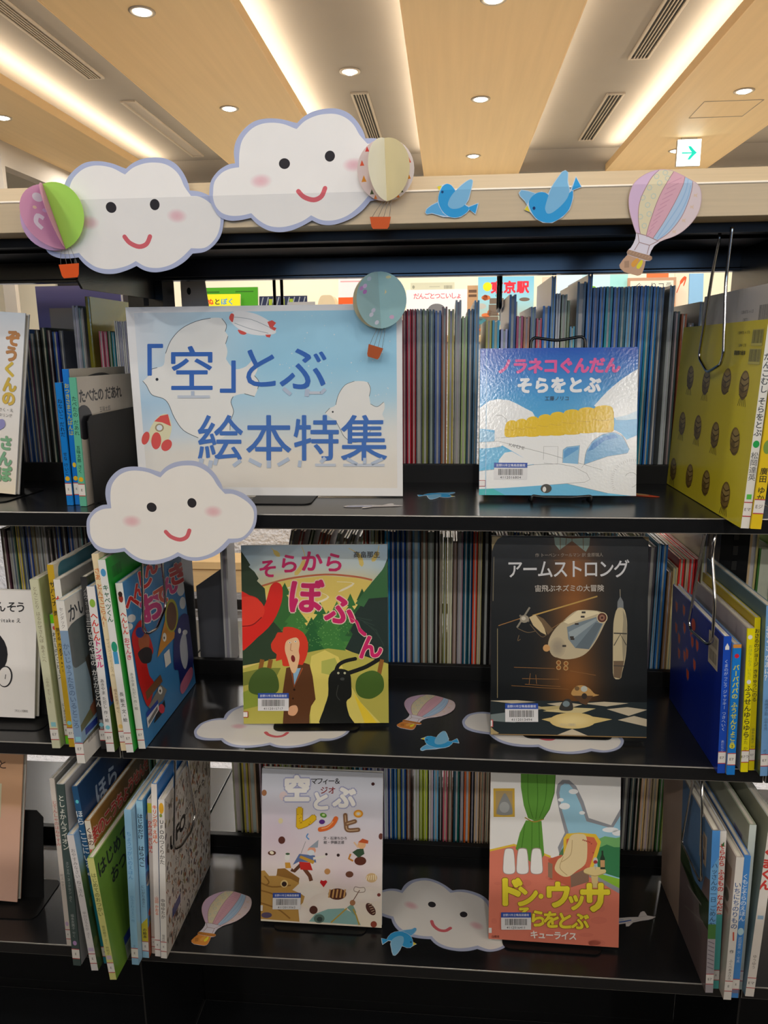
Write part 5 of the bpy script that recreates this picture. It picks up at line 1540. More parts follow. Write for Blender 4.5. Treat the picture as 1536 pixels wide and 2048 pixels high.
MIDR = [
    ('blue picture book with orange leaping figures on its cover, leftmost at the right end', 0.374, -0.014, 0.194, 0.22, 0.0098, -2.4, (30, 76, 182), (20, 50, 150), (16, 40, 140), stx(('くまのがっこう ジャッキー つきへいく', 82, 5.6, (186, 200, 226), 0.0), ('あだちなみ 絵', 160, 4.6, (170, 186, 220), 0.0), extra=lambda a, W, H: a.poly([(W / 2 - 2.5, 14), (W / 2, 9), (W / 2 + 2.5, 14), (W / 2 + 2.5, 18), (W / 2 - 2.5, 18)], (226, 226, 226))), bkB1, 'E7'),
    ('bright blue picture book with yellow spine lettering, second at the right end', 0.3855, -0.017, 0.185, 0.20, 0.0102, -2.4, (28, 120, 204), (60, 130, 200), (206, 202, 200), stx(('バーバパパの ふうせんりょこう', 86, 8, (206, 200, 70), 0.03), extra=lambda a, W, H: (a.rect(0, 0, W, 5, (206, 140, 60)), a.ell(W / 2, 16, 2.8, 3, (200, 40, 60)), a.ell(W / 2, H - 42, 3.6, 3.8, (206, 200, 70)), a.text('2', W / 2, H - 42, 5, (60, 60, 40), bold=0.02))), None, 'E7'),
    ('yellow-spined picture book with a pale pinkish cover on the middle shelf', 0.4055, -0.009, 0.204, 0.20, 0.0094, -2.7, (226, 214, 20), (170, 160, 156), (186, 174, 170), stx(('ふうせんゆらゆら', 116, 9.4, (62, 62, 40), 0.02), ('とよた かずひこ', 168, 6, (90, 88, 40), 0.0), extra=lambda a, W, H: (a.ell(W / 2 - 1, 12, 2.8, 3, (226, 226, 220)), a.text('おはなしもう いちど', W / 2, 46, 5, (150, 170, 60), vert=True), a.ell(W / 2, 74, 2.6, 3, (226, 226, 220)))), None, 'E7ウ'),
    ('taller yellow picture book behind the pale pinkish cover', 0.4155, -0.004, 0.217, 0.20, 0.0072, -3.2, (222, 206, 24), (200, 180, 30), (196, 170, 20), stx(('おさるのジョージ ききゅうにのる', 66, 6.6, (70, 70, 40), 0.02), ('福本友美子 やく', 172, 4.6, (110, 110, 60), 0.0)), lambda a, W, H: (a.rect(0, 0, W, H, (196, 170, 22)), a.rect(W - 60, 22, W - 36, 34, (150, 126, 16)), a.rect(W - 130, 18, W - 100, 26, (140, 116, 14))), 'E7'),
    ('light blue spined picture book with a dull teal cover near the right edge', 0.4275, -0.017, 0.238, 0.22, 0.0095, -3.6, (112, 158, 206), (90, 120, 130), (84, 110, 116), stx(('おひくさ なあに？', 64, 9, (216, 222, 228), 0.02), ('長崎源之助 山中冬児', 150, 4.6, (70, 90, 120), 0.0), ('ポプラ', 206, 4.6, (70, 90, 110), 0.0)), lambda a, W, H: (a.rect(0, 0, W, H, (84, 112, 118)), a.rect(0, H * 0.8, W, H, (80, 96, 80))), 'E7'),
    ('pale pink picture book cut by the right edge of the middle shelf', 0.4385, -0.020, 0.20, 0.20, 0.0095, -3.4, (222, 206, 206), (110, 150, 170), (120, 156, 172), stx(('もりのおともだち', 80, 8, (190, 90, 100), 0.02)), None, 'E'),
]
for q in MIDR:
    spine_book(q[0], q[1], q[2], Z2, *q[3:7], q[7], q[8], q[9], q[10], None, q[11], group=GE, letters=q[12], lb=0.014)

# --- bottom shelf, right
def bkR1(a, W, H):
    a.rect(0, 0, W, H, (108, 94, 94))
    X = lambda d: W - d
    a.rect(0, 0, X(128), H, (176, 152, 134))
    a.poly([(X(128), 0), (W, 0), (W, H - 184), (X(20), H - 176), (X(36), H - 130), (X(124), H - 142), (X(128), H - 142)], (84, 120, 160))
    a.poly([(X(128), H - 176), (X(110), H - 160), (X(36), H - 118), (W, H - 110), (W, H - 150), (X(48), H - 108), (X(128), H - 120)], (58, 74, 50))
    a.poly([(X(128), H - 150), (X(60), H - 128), (X(30), H - 96), (W, H - 104), (W, H - 142), (X(40), H - 132)], (50, 66, 44))
    a.poly([(X(70), H - 110), (X(40), H - 118), (X(26), H - 60), (X(56), H - 76)], (112, 104, 104)); a.line([(X(90), H - 104), (X(30), H - 120)], 3, (140, 132, 130)); a.line([(X(100), H - 60), (X(20), H - 100)], 2.5, (130, 122, 120))
    a.rect(X(46), H - 238, X(18), H - 190, (190, 170, 150)); a.bars(X(42), H - 234, X(22), H - 216, (90, 76, 70), 4); a.poly([(X(40), H - 205), (X(30), H - 212), (X(24), H - 198), (X(34), H - 193)], (80, 62, 60))


BOTR = [
    ('light blue picture book with beige and landscape cover, leftmost at the bottom right', 0.387, -0.015, 0.262, 0.226, 0.0105, -2.6, (104, 160, 208), (120, 110, 100), (128, 110, 96), stx(('ロバ・ハッさんの一日 ごめんね', 88, 9, (50, 76, 104), 0.01), extra=lambda a, W, H: (a.poly([(0, 0), (W, 0), (W, 40), (0, 60)], (76, 140, 206)), a.rect(0, H - 114, W, H - 90, (76, 124, 64)), a.rect(0, H - 90, W, H, (164, 158, 164)), [a.line([(1, H - 86 + k * 7), (W - 1, H - 82 + k * 7)], 1.2, (110, 104, 112), nl=True) for k in range(7)])), bkR1, 'E7'),
    ('white and teal spined picture book with red lettering, second at the bottom right', 0.3975, -0.007, 0.256, 0.21, 0.0088, -2.4, (222, 218, 212), (180, 180, 184), (170, 168, 172), stx(('そらから ふるもの なんだっけ', 82, 9, (206, 66, 60), 0.03), ('ひろかわさえこ', 190, 6, (40, 90, 90), 0.02), extra=lambda a, W, H: (a.rect(0, 132, W, H, (84, 178, 172)), a.poly([(W / 2 - 2, 22), (W / 2 + 2, 16), (W / 2 + 2, 24)], (60, 110, 60)))), None, 'E'),
    ('short white-spined picture book with small pictures on a grey-beige cover', 0.4085, -0.025, 0.230, 0.21, 0.0104, -0.7, (222, 218, 212), (180, 166, 154), (186, 172, 160), stx(('いちにちのりもの', 76, 9.4, (70, 100, 150), 0.02), ('作', 150, 6, (90, 90, 90)), ('ふくべあきひろ', 180, 5, (110, 108, 106), 0.0), extra=lambda a, W, H: a.line([(W / 2, 118), (W / 2 + 1, 132)], 2, (206, 90, 70))), lambda a, W, H: (a.rect(0, 0, W, H, (186, 172, 160)), a.rect(W - 34, 26, W - 10, 60, (150, 128, 112)), a.ell(W - 20, 74, 8, 10, (96, 96, 84)), a.rect(W - 40, 90, W - 10, 98, (150, 130, 116))), 'E'),
    ('blue picture book with white spine lettering, fourth at the bottom right', 0.4196, -0.021, 0.230, 0.21, 0.0092, -0.9, (70, 136, 206), (60, 110, 180), (40, 76, 150), stx(('くもとそらのえほん', 66, 8.4, (206, 220, 236), 0.02), ('武田康男 文・写真', 150, 5, (190, 210, 232), 0.0), extra=lambda a, W, H: (a.ell(W / 2, 120, 4, 6, (180, 214, 226)), a.rect(0, H - 28, W, H - 8, (120, 120, 150)))), None, 'E'),
    ('white picture book with a pale green cover behind the blue one', 0.4304, -0.006, 0.267, 0.21, 0.0092, -1.0, (196, 206, 200), (150, 160, 130), (160, 164, 140), None, lambda a, W, H: (a.rect(0, 0, W, H, (158, 160, 138)), a.rect(W - 50, 30, W - 20, 70, (110, 104, 120)), a.ell(W - 60, 60, 12, 14, (110, 110, 80))), 'E'),
    ('tall white picture book with bold red spine lettering near the right edge', 0.4425, -0.017, 0.284, 0.22, 0.0118, 1.2, (226, 220, 212), (170, 176, 160), (140, 156, 148), stx(('くまくん', 76, 17, (208, 66, 60), 0.05), ('ゆうゆう', 226, 6, (120, 110, 104), 0.0), extra=lambda a, W, H: (a.rect(0, 8, W, 16, (206, 190, 140)), a.rect(2, 150, W - 2, 156, (150, 180, 206)))), lambda a, W, H: field(a, lambda u, v: mixc((150, 150, 126), (120, 150, 160), v), 2, 4), 'Eマ'),
]
for q in BOTR:
    spine_book(q[0], q[1], q[2], Z3, *q[3:7], q[7], q[8], q[9], q[10], None, q[11], group=GF, letters=q[12], lb=0.014)

# ================================================================== books in the rear rows, seen from behind
CLR = {
    'M': ((112, 40, 50), 'maroon'), 'R': ((156, 28, 40), 'red'), 'R2': ((140, 26, 36), 'dark red'), 'gg': ((120, 134, 122), 'grey-green'),
    'ol': ((122, 128, 72), 'olive'), 'dg': ((74, 78, 82), 'dark grey'), 'bp': ((84, 92, 134), 'blue-violet'), 'bg': ((134, 84, 66), 'red-brown'),
    'oy': ((160, 154, 70), 'olive-yellow'), 'g': ((140, 142, 142), 'grey'), 'lg': ((140, 164, 110), 'light green'), 'sl': ((70, 84, 98), 'slate'),
    'sb': ((92, 130, 158), 'steel blue'), 'oy2': ((170, 160, 64), 'mustard'), 'tb': ((70, 150, 176), 'turquoise'), 'lv': ((170, 168, 188), 'lavender'),
    'nv': ((34, 66, 120), 'navy'), 'rd': ((170, 70, 80), 'rose red'), 'ob': ((176, 124, 78), 'tan orange'), 'sg': ((104, 116, 128), 'blue-grey'),
    'rd2': ((176, 74, 70), 'brick red'), 'b': ((46, 98, 164), 'blue'), 'wg': ((186, 184, 172), 'off-white'), 'og': ((150, 150, 120), 'grey-olive'),
    't': ((24, 124, 140), 'teal'), 'dt': ((22, 78, 92), 'deep teal'), 'lb': ((112, 166, 204), 'light blue'), 'rb': ((128, 52, 44), 'rust'),
    'tan': ((176, 158, 124), 'tan'), 'dk': ((44, 34, 36), 'dark brown'), 'bb': ((40, 132, 204), 'bright blue'), 'br': ((122, 100, 80), 'brown'),
    'cr': ((220, 208, 160), 'cream'), 'li': ((176, 190, 50), 'lime'), 'w': ((216, 212, 204), 'white'), 'sky': ((92, 152, 190), 'sky blue'),
    'pk': ((186, 92, 110), 'pink'), 'or': ((204, 96, 40), 'orange'), 'gn': ((58, 92, 54), 'green'), 'bk': ((30, 30, 32), 'black'), 'rz': ((196, 60, 50), 'scarlet'),
}
ORD = ['', 'first', 'second', 'third', 'fourth', 'fifth', 'sixth', 'seventh', 'eighth', 'ninth', 'tenth', 'eleventh', 'twelfth', 'thirteenth', 'fourteenth', 'fifteenth', 'sixteenth', 'seventeenth', 'eighteenth', 'nineteenth', 'twentieth']
TENS = {20: 'twenty', 30: 'thirty', 40: 'forty', 50: 'fifty', 60: 'sixty', 70: 'seventy', 80: 'eighty', 90: 'ninety'}


def ordinal(n):
    if n <= 20:
        return ORD[n]
    t = n // 10 * 10
    return TENS[t] + '-' + ORD[n - t] if n > t else {30: 'thirtieth', 40: 'fortieth', 50: 'fiftieth', 60: 'sixtieth', 70: 'seventieth', 80: 'eightieth', 90: 'ninetieth'}[n]


rb = random.Random(21)


def rear_row(where, group, Z, items, y=0.287, start=1):
    """items: left side (mm), thickness (mm), height (mm), colour key, optional sideways lean in degrees; fore-edges face the aisle"""
    for i, it in enumerate(items):
        x, t, h, k = it[0] / 1000, it[1] / 1000, it[2] / 1000, it[3]
        roll = it[4] if len(it) > 4 else 0
        dep = it[5] if len(it) > 5 else 0.195 + rb.uniform(-0.012, 0.018)
        t = max(0.0032, t - 0.0011)
        c, nm = CLR[k]
        c = tuple(max(8, min(240, int(v * 1.25) + rb.randint(-8, 8))) for v in c)
        lab = f'{nm} picture book, {ordinal(i + start)} from the left in the {where}'
        yy = y + rb.uniform(0, 0.004)
        up = t * math.sin(R_(abs(roll))) + 0.0005
        # spine at the far side, covers' loose edges towards the aisle
        px = x + (0 if roll > 0 else 0)
        r = thing('picture_book', lab, 'book', Matrix.Translation((x + 0.0005, yy + dep, Z + up)) @ Matrix.Rotation(R_(roll), 4, 'Y') @ Matrix.Rotation(R_(-90), 4, 'Z'), group)
        pg = tuple(v + rb.randint(-14, 6) for v in (206, 204, 200))
        c2 = c if rb.random() < 0.7 else tuple(max(10, min(240, v + rb.randint(-26, 26))) for v in c)
        book_meshes(r, dep, h, t, c, c, c2, pages=pg, board=0.0034)


def fill(x0, x1, keys, hs, seed, tmin=7.5, tmax=11):
    rr = random.Random(seed)
    out, x = [], x0
    while x < x1 - 6:
        t = rr.uniform(tmin, tmax)
        out.append((x, min(t, x1 - x), rr.choice(hs) + rr.uniform(-4, 4), rr.choice(keys)))
        x += t + 0.6
    return out


TOP = [(-120, 9, 268, 'lb'), (-110, 9, 255, 'g'), (-100, 10, 262, 'dk'), (-89, 9, 262, 'dt'), (-74, 6.7, 273, 'M'), (-67, 8.2, 275, 'R'), (-58.6, 7.2, 275, 'R2'), (-51, 9.1, 275, 'gg'), (-41.6, 10.4, 275, 'ol'), (-31, 9.4, 274, 'dg'), (-21.4, 10.6, 272, 'bp'), (-10.6, 9.8, 278, 'bg'), (-0.6, 10.8, 274, 'oy'), (11, 10.5, 288, 'g'), (22, 9.2, 263, 'lg'), (31.4, 9.4, 274, 'sl'), (41, 9.0, 287, 'sb'), (60, 10, 256, 'oy2'), (70.2, 12.3, 256, 'tb'), (84, 11.5, 242, 'lv'), (96, 12, 295, 'nv'), (108.4, 11.3, 262, 'rd'), (120, 10, 261, 'ob'), (130.2, 9, 276, 'sg'), (139.4, 9.4, 258, 'rd2'), (149, 11.8, 277, 'b'), (161, 7.7, 322, 'sb'), (169.8, 7.5, 296, 'wg'), (178, 9.1, 294, 'og'), (187.6, 4.6, 285, 'ol'), (192.6, 8.6, 245, 'sb'), (201.4, 14.4, 313, 'dg'), (216.6, 8.4, 323, 'b'), (226, 10.0, 304, 'nv'), (236.8, 8.7, 305, 'b'), (246, 11.1, 305, 't'), (257.6, 10.2, 304, 'b'), (268, 10.6, 304, 'dt'), (279, 9.0, 305, 'lb'), (288.2, 9.4, 305, 'nv'), (298, 9.8, 305, 'b'), (308, 9.6, 305, 't'), (318, 8.6, 304, 'b'), (327, 9.1, 303, 'sl'), (343, 9, 305, 'g'), (352.4, 9.6, 266, 'dg'), (363, 9, 262, 'bg'), (373, 10, 248, 'dg'), (390, 9, 280, 'sl')]
rear_row("top shelf's back row", 'picture books in the back row of the top shelf', Z1, TOP)
MID = [(-399, 13.5, 262, 'w', 0.5, 0.05), (-322, 9, 258, 'dg', 12), (-310, 9, 258, 'M', 13), (-297, 9, 262, 'dk', 14), (-284, 9, 258, 'rb', 15), (-271, 8, 255, 'rb', 15), (-258, 8, 258, 'sg', 16), (-245, 8, 250, 'br', 16), (-233, 8, 256, 'dg', 16), (-220, 9, 252, 'g', 16.2)]
MID += [(-143, 9.6, 257, 'rb'), (-132.4, 9, 257, 'lv'), (-123, 6.7, 257, 'tan'), (-116, 9.6, 257, 'dk'), (-106, 9.6, 254, 'bb'), (-96, 9.2, 253, 'nv'), (-86.6, 8.4, 258, 'nv'), (-78, 9.1, 258, 'nv'), (-68.4, 9.4, 258, 'sg'), (-58, 13.4, 258, 'sb'), (-43, 11.5, 258, 'br'), (-31, 10.6, 253, 'gg'), (-20, 8.4, 259, 'dk'), (-11, 5.6, 250, 'br'), (-5, 7.9, 244, 'ol'), (3.2, 8.2, 244, 'cr'), (12, 7.8, 238, 'br'), (20.2, 9.4, 254, 'g'), (30, 8.7, 259, 'dt'), (39, 6.8, 259, 'dt'), (46, 8.3, 255, 'rz'), (54.8, 7.7, 257, 'tan'), (63, 12.6, 256, 'bk')]
MID += fill(76.5, 338, ['dk', 'dk', 'cr', 'cr', 'cr', 'w', 'w', 'dg', 'dk', 'dg', 'lb', 'lb', 'nv', 'bk'], [252, 256, 248], 4)
MID += [(339, 13.2, 232, 'dg'), (353, 6.2, 238, 'lb'), (360, 10.6, 236, 'b'), (371.4, 8.4, 190, 'br'), (380.4, 8.6, 196, 'tan'), (389.6, 10, 211, 'rz'), (400.2, 6, 211, 'tan'), (406.8, 9.6, 211, 'rz'), (417, 8, 211, 'R'), (426, 9.5, 262, 'og')]
rear_row("middle shelf's back row", 'picture books in the back row of the middle shelf', Z2, MID)
BOT = [(-399, 15.6, 268, 'og', 0), (-380, 12.4, 262, 'oy2'), (-367, 14.6, 262, 'tan')] + fill(-350, -214, ['dk', 'br', 'dk', 'rb', 'ol', 'dt', 'br'], [255, 262], 6, 8, 12)
BOT += [(-213, 7.3, 262, 'br'), (-205, 6.2, 262, 'rb'), (-198, 7.3, 256, 'ol'), (-190, 12.8, 262, 'ol'), (-176, 5.4, 262, 'ol'), (-170, 10.9, 266, 'dt'), (-158, 7.6, 262, 'lb'), (-150, 7.3, 262, 'M'), (-142, 8.1, 262, 'nv'), (-133, 10.2, 262, 'lv'), (-121.4, 9.4, 262, 'sg'), (-111.4, 8.2, 262, 'lv'), (-103, 9.5, 262, 'nv'), (-93, 6.4, 266, 'b'), (-86, 5.8, 262, 'oy'), (-79.8, 9.9, 262, 'nv'), (-69, 7.5, 262, 'bg'), (-56, 10.6, 262, 'w'), (-45, 6.3, 262, 'li'), (-38, 8.4, 262, 'li'), (-28, 8.6, 262, 'w'), (-19, 9.4, 262, 'sky'), (-9, 6.6, 262, 'dk'), (-2, 9.5, 262, 'pk'), (8, 8.1, 262, 'br'), (18, 11.0, 262, 'dt'), (30, 6.6, 262, 'g'), (37, 11.9, 262, 'or'), (49.4, 6, 258, 'dk'), (56, 9.4, 262, 'tan'), (66, 9.3, 262, 'tan'), (76, 7.6, 262, 'tan')]
BOT += fill(84.5, 320, ['tan', 'tan', 'br', 'og', 'dk', 'g'], [255, 262], 9, 8, 12)
BOT += [(322, 12.2, 262, 'dg'), (335, 8.7, 262, 'dg'), (344.4, 8.6, 262, 'bk'), (354, 9.4, 262, 'tan'), (364, 9.6, 262, 'tan'), (374, 10.1, 262, 'tan'), (385, 7.9, 262, 'gn'), (394, 7.0, 262, 'ol')]
rear_row("bottom shelf's back row", 'picture books in the back row of the bottom shelf', Z3, BOT)
# neighbouring bays
LT = fill(-780, -640, ['dk', 'nv', 'dg', 'sl', 'bk', 'sg'], [236, 246, 250], 14) + [(-627, 11, 288, 'g'), (-615, 9, 284, 'sg')]
rear_row("left bay's top back row", 'picture books in the left bay, top back row', Z1, LT)
rear_row("left bay's middle back row", 'picture books in the left bay, middle back row', Z2, fill(-800, -540, ['dk', 'nv', 'bk', 'sl', 'oy2', 'g', 'br', 'dk', 'nv', 'og', 'g'], [250, 262, 258], 15))
rear_row("left bay's bottom back row", 'picture books in the left bay, bottom back row', Z3, fill(-640, -545, ['dk', 'dt', 'gn', 'br'], [255, 262], 16, 9, 13))
rear_row("right bay's middle back row", 'picture books in the right bay, middle back row', Z2, [(500, 15, 262, 'tan'), (516, 26, 232, 'gn'), (543, 12, 250, 'lg'), (556, 11, 255, 'sky'), (568, 11, 250, 'cr')])
rear_row("right bay's top back row", 'picture books in the right bay, top back row', Z1, [(492, 10, 290, 'nv'), (503, 10, 288, 'dg'), (514, 10, 285, 'nv'), (525, 10, 280, 'sl'), (536, 10, 285, 'g')])

# olive book with its big cover turned to the right, small bright books beside it, grey ones lying behind
t = thing('picture_book', 'large olive-yellow picture book turned cover-right at the left end of the top shelf', 'book', Matrix.Translation((-0.595, 0.29, Z1 + 0.001)) @ Matrix.Rotation(R_(90), 4, 'Z'))
book_meshes(t, 0.19, 0.302, 0.0085, (150, 146, 62), (140, 130, 40), (90, 150, 150), surf='wet')
SM = [(-579, 6.4, 246, 'pk'), (-571, 5.4, 245, 'pk'), (-564, 5.4, 246, 'gn'), (-557.6, 5.0, 244, 't'), (-551, 5.4, 262, 'w'), (-544.6, 4.8, 261, 'lv'), (-539, 5.2, 261, 'w'), (-533, 5.2, 262, 'lv')]
for i, (x, tt, h, k) in enumerate(SM):
    c, nm = CLR[k]
    r = thing('picture_book', f'thin {nm} booklet, {ORD[i + 1]} from the left before the large olive cover', 'book', Matrix.Translation((x / 1000, 0.47, Z1 + 0.0005)) @ Matrix.Rotation(R_(-90), 4, 'Z'), 'thin booklets before the olive cover')
    book_meshes(r, 0.19, h / 1000, tt / 1000, c, c, c, pages=(206, 200, 190))
for nm_, lab, x0, x1, y, h, c in (('picture_book', 'plain grey-brown book cover facing out at the back of the left bay, upper of two', -0.80, -0.615, 0.535, 0.300, (176, 164, 150)),
                                  ('picture_book', 'purple-blue book cover facing out behind the grey-brown one, left bay', -0.84, -0.66, 0.562, 0.345, (110, 110, 168))):
    r = thing(nm_, lab, 'book', Matrix.Translation((x0, y, Z1 - 0.0)))
    book_meshes(r, x1 - x0, h, 0.01, c, c, c)
    b = MB(); b.box(-0.01, x1 - x0 + 0.01, -0.006, 0.014, -0.0205, -0.0005); b.build('easel_ledge', M['steel_matte'], r)

# steel plates among the rear rows
t = thing('bookend', 'grey steel bookend with an oval hole beside the left post on the top shelf', 'bookend', Matrix.Translation((-0.452, 0.33, Z1)), 'bookends')
b = MB()
b.prism([(0, 0.001), (0.052, 0.001), (0.047, 0.285), (0.042, 0.335), (0, 0.335)], 0, 0.0016, 'y')
b.build('upright_plate', M['grey_steel'], t)
b = MB(); b.prism([(0.014 + 0.0035 * math.cos(k * 0.5236), 0.312 + 0.006 * math.sin(k * 0.5236)) for k in range(12)], -0.0004, 0, 'y'); b.build('oval_hole', M['slot'], t)
b = MB(); b.box(0, 0.05, 0.002, 0.10, 0.0003, 0.0014); b.build('foot_plate', M['grey_steel'], t)
t = thing('bookend', 'charcoal steel bookend plate in the gap of the middle shelf', 'bookend', place((-0.452, 0.31, Z2), 4), 'bookends')
b = MB(); b.prism([(0, 0.001), (0.052, 0.001), (0.052, 0.178), (0.0, 0.142)], 0, 0.0016, 'y'); b.build('upright_plate', M['dark_plate'], t)
b = MB(); b.box(0, 0.05, 0.002, 0.08, 0.0003, 0.0014); b.build('foot_plate', M['dark_plate'], t)

# ================================================================== display rack further back in the room
RY = 2.64
t = thing('display_rack', 'low white textured display rack with pale wood boards behind the bookshelf', 'rack')
b = MB(); b.box(-2.4, 2.2, RY + 0.02, RY + 0.42, 0.06, 1.36); b.build('body', M['textile'], t)
b = MB(); b.box(-2.42, 2.22, RY - 0.02, RY + 0.44, 1.36, 1.39); b.build('top_board', M['bench'], t, bevel=0.004)
b = MB(); b.box(-2.42, 2.22, RY + 0.04, RY + 0.40, 0.0, 0.06); b.build('plinth', M['dark'], t)
t = thing('bench', 'low two-board pale wooden bench seen through the gap of the middle shelf', 'bench', Matrix.Translation((-1.1, 2.45, 0)))
b = MB(); b.box(-0.55, 0.75, 0.0, 0.17, 0.285, 0.325); b.build('seat_board', M['bench'], t, bevel=0.004)
b = MB(); b.box(-0.53, 0.73, 0.01, 0.03, 0.165, 0.28); b.build('front_board', M['bench'], t, bevel=0.004)
for x in (-0.5, 0.66):
    b = MB(); b.box(x, x + 0.04, 0.03, 0.16, 0, 0.285); b.build('leg', M['bench'], t)


def show(label, x0, x1, top, c, art=None, y=2.70, t_=0.012, lean=8, name='picture_book', cat='book', base=1.391):
    w_, h_ = x1 - x0, (top - base) / math.cos(R_(lean))
    r = thing(name, label, cat, place((x0, y, base + t_ * math.sin(R_(lean)) + 0.0005), 0, lean), 'books and signs on the display rack')
    cov = book_meshes(r, w_, h_, t_, c, c, c)
    if art:
        a = Art(w_, h_)
        art(a, w_ * 1000, h_ * 1000)
        a.build('cover_print', M['paper'], cov, f3(w_, t_))
    return r


show('green book with its cover facing out, far left on the rack behind', -1.20, -0.928, 1.632, (70, 148, 30), lambda a, W, H: (a.bg((72, 150, 34)), a.rect(10, 18, 80, 26, (50, 104, 26)), a.rect(160, 18, 250, 24, (50, 104, 26))), y=2.72)
show('yellow book with red and blue title, in front of the green one', -1.239, -1.004, 1.597, (238, 220, 40), lambda a, W, H: (a.bg((240, 224, 40)), a.text('いぬとぼく', W / 2 + 4, 36, 32, [(220, 60, 50), (220, 60, 50), (70, 70, 60), (70, 150, 206), (70, 150, 206)], bold=0.03, sp=1.05), a.text('おなじひにうまれた', W / 2, 82, 25, (66, 60, 40), bold=0.02)), y=2.675)
show('dark patterned book with lime figures on the rack behind the paper sign', -0.924, -0.686, 1.588, (44, 50, 74), lambda a, W, H: (a.bg((44, 50, 74)), [a.line([(x, 5), (x - 30, 120)], 5, (150, 156, 160), nl=True) for x in range(20, 280, 26)], [a.rect(x, 14, x + 18, 80, (150, 170, 50), nl=True) for x in (48, 108, 150)]), y=2.73)
show('grey book back sloping down beside the dark patterned book', -0.772, -0.640, 1.556, (150, 148, 146), None, y=2.69)
t = thing('cushion_roll', 'rounded cream roll pad on the rack behind the paper sign', 'pad', Matrix.Translation((-0.582, 2.70, 1.391)))
b = MB()
b.prism(smooth([(-0.046, 0), (-0.046, 0), (0.046, 0), (0.046, 0), (0.046, 0.13), (0.03, 0.188), (0, 0.196), (-0.03, 0.188), (-0.046, 0.13)], 4), 0, 0.12, 'y', (226, 206, 168))
b.build('pad', M['paper'], t)
show('white book with an orange band, right of the cream roll pad', -0.531, -0.407, 1.683, (236, 230, 226), lambda a, W, H: (a.bg((238, 232, 230)), a.rect(0, 108, W, 140, (236, 96, 44)), a.rect(10, 30, W - 8, 36, (226, 170, 170)), a.rect(0, 140, 20, H, (50, 60, 56))), y=2.72)
show('pale book back with a bar code, behind the white card with red writing', -0.182, 0.028, 1.640, (206, 204, 176), lambda a, W, H: (a.bg((206, 204, 178)), a.bars(W - 50, 14, W - 10, 30, (110, 110, 96), 2), a.ell(14, 20, 6, 8, (150, 150, 130)), a.rect(90, 18, 140, 21, (170, 170, 150))), y=2.735)
show('white book with red handwritten title on the rack behind', -0.20, 0.089, 1.604, (240, 238, 236), lambda a, W, H: (a.bg((242, 240, 238)), a.text('だんごとつこいしょ', W / 2 + 4, 30, 30, (226, 60, 76), bold=0.01, sp=0.84), a.ell(W / 2, 96, 42, 30, (120, 120, 122))), y=2.69)
show('small brown book between the white one and the station picture', 0.090, 0.140, 1.623, (190, 150, 110), lambda a, W, H: (a.bg((196, 156, 116)), a.rect(6, 20, W - 6, 34, (110, 84, 66)), a.rect(6, 42, W - 6, 54, (110, 84, 66))), y=2.73)


def tokyo(a, W, H):
    field(a, lambda u, v: ramp([(0, (130, 200, 226)), (0.4, (160, 214, 226)), (1, (190, 170, 130))], v), 2, 8)
    rr = random.Random(4)
    for k in range(26):
        a.rect(rr.uniform(0, W - 30), rr.uniform(80, H), rr.uniform(30, W), rr.uniform(100, H), rr.choice([(120, 106, 92), (206, 120, 70), (90, 160, 176), (150, 140, 130), (196, 90, 60), (90, 96, 100)]), nl=True) if k < 10 else a.ell(rr.uniform(10, W - 10), rr.uniform(86, H - 10), rr.uniform(8, 26), rr.uniform(6, 16), rr.choice([(120, 106, 92), (214, 120, 70), (90, 170, 186), (190, 190, 180), (196, 90, 60)]), nl=True)
    a.k += 1
    a.ell(44, 46, 21, 21, (244, 224, 40)); a.text('東京駅', W * 0.57, 50, 58, (232, 56, 70), bold=0.05, sp=1.05)


show('colourful picture-book cover of a station with big red characters on the rack', 0.14, 0.402, 1.66, (170, 200, 210), tokyo, y=2.71)
show('beige upright book between station picture and pale blue poster', 0.442, 0.488, 1.655, (222, 206, 178), None, y=2.72)
show('pale blue poster card left of the tall blue books, on the rack', 0.51, 0.656, 1.665, (206, 232, 240), lambda a, W, H: (a.bg((214, 238, 244)), a.rect(W - 30, 0, W, H, (190, 226, 232))), y=2.72, name='poster_card', cat='poster')
show('pale aqua poster card with a green dot on the rack behind', 0.665, 0.837, 1.662, (200, 236, 236), lambda a, W, H: (a.bg((206, 238, 240)), a.rect(90, 0, W, 120, (170, 232, 226)), a.ell(14, 66, 14, 14, (130, 200, 50))), y=2.72, name='poster_card', cat='poster')
t = show('small wood-framed sign with black handwriting on the rack behind', 0.829, 1.048, 1.642, (196, 150, 116), lambda a, W, H: (a.rect(12, 14, W - 12, H - 14, (238, 234, 214)), a.text('ぐ・りコラ', W / 2 + 8, 38, 34, (60, 60, 60), bold=0.0, sp=1.0)), y=2.69, name='framed_sign', cat='sign')
show('orange card above the wood-framed sign', 0.928, 1.027, 1.666, (236, 112, 40), None, y=2.74, name='poster_card', cat='poster')
show('cream card with a red swirl right of the wood-framed sign', 1.05, 1.112, 1.663, (240, 222, 196), lambda a, W, H: (a.bg((244, 228, 202)), a.line([(10, 90), (30, 40), (50, 20), (40, 60)], [4, 14, 6, 3], (226, 100, 60), sm=True)), y=2.72, name='poster_card', cat='poster')
show('light blue card at the right end of the rack', 1.116, 1.18, 1.660, (140, 190, 226), None, y=2.72, name='poster_card', cat='poster')

# ================================================================== wire book supports
def wire(label, pts, m, r=0.0021, name='wire_book_support'):
    b = MB()
    b.tube(bend(pts, 0.009), r, 8)
    o = b.build(name, M[m])
    return tag(o, label, 'book support', 'hanging wire book supports')


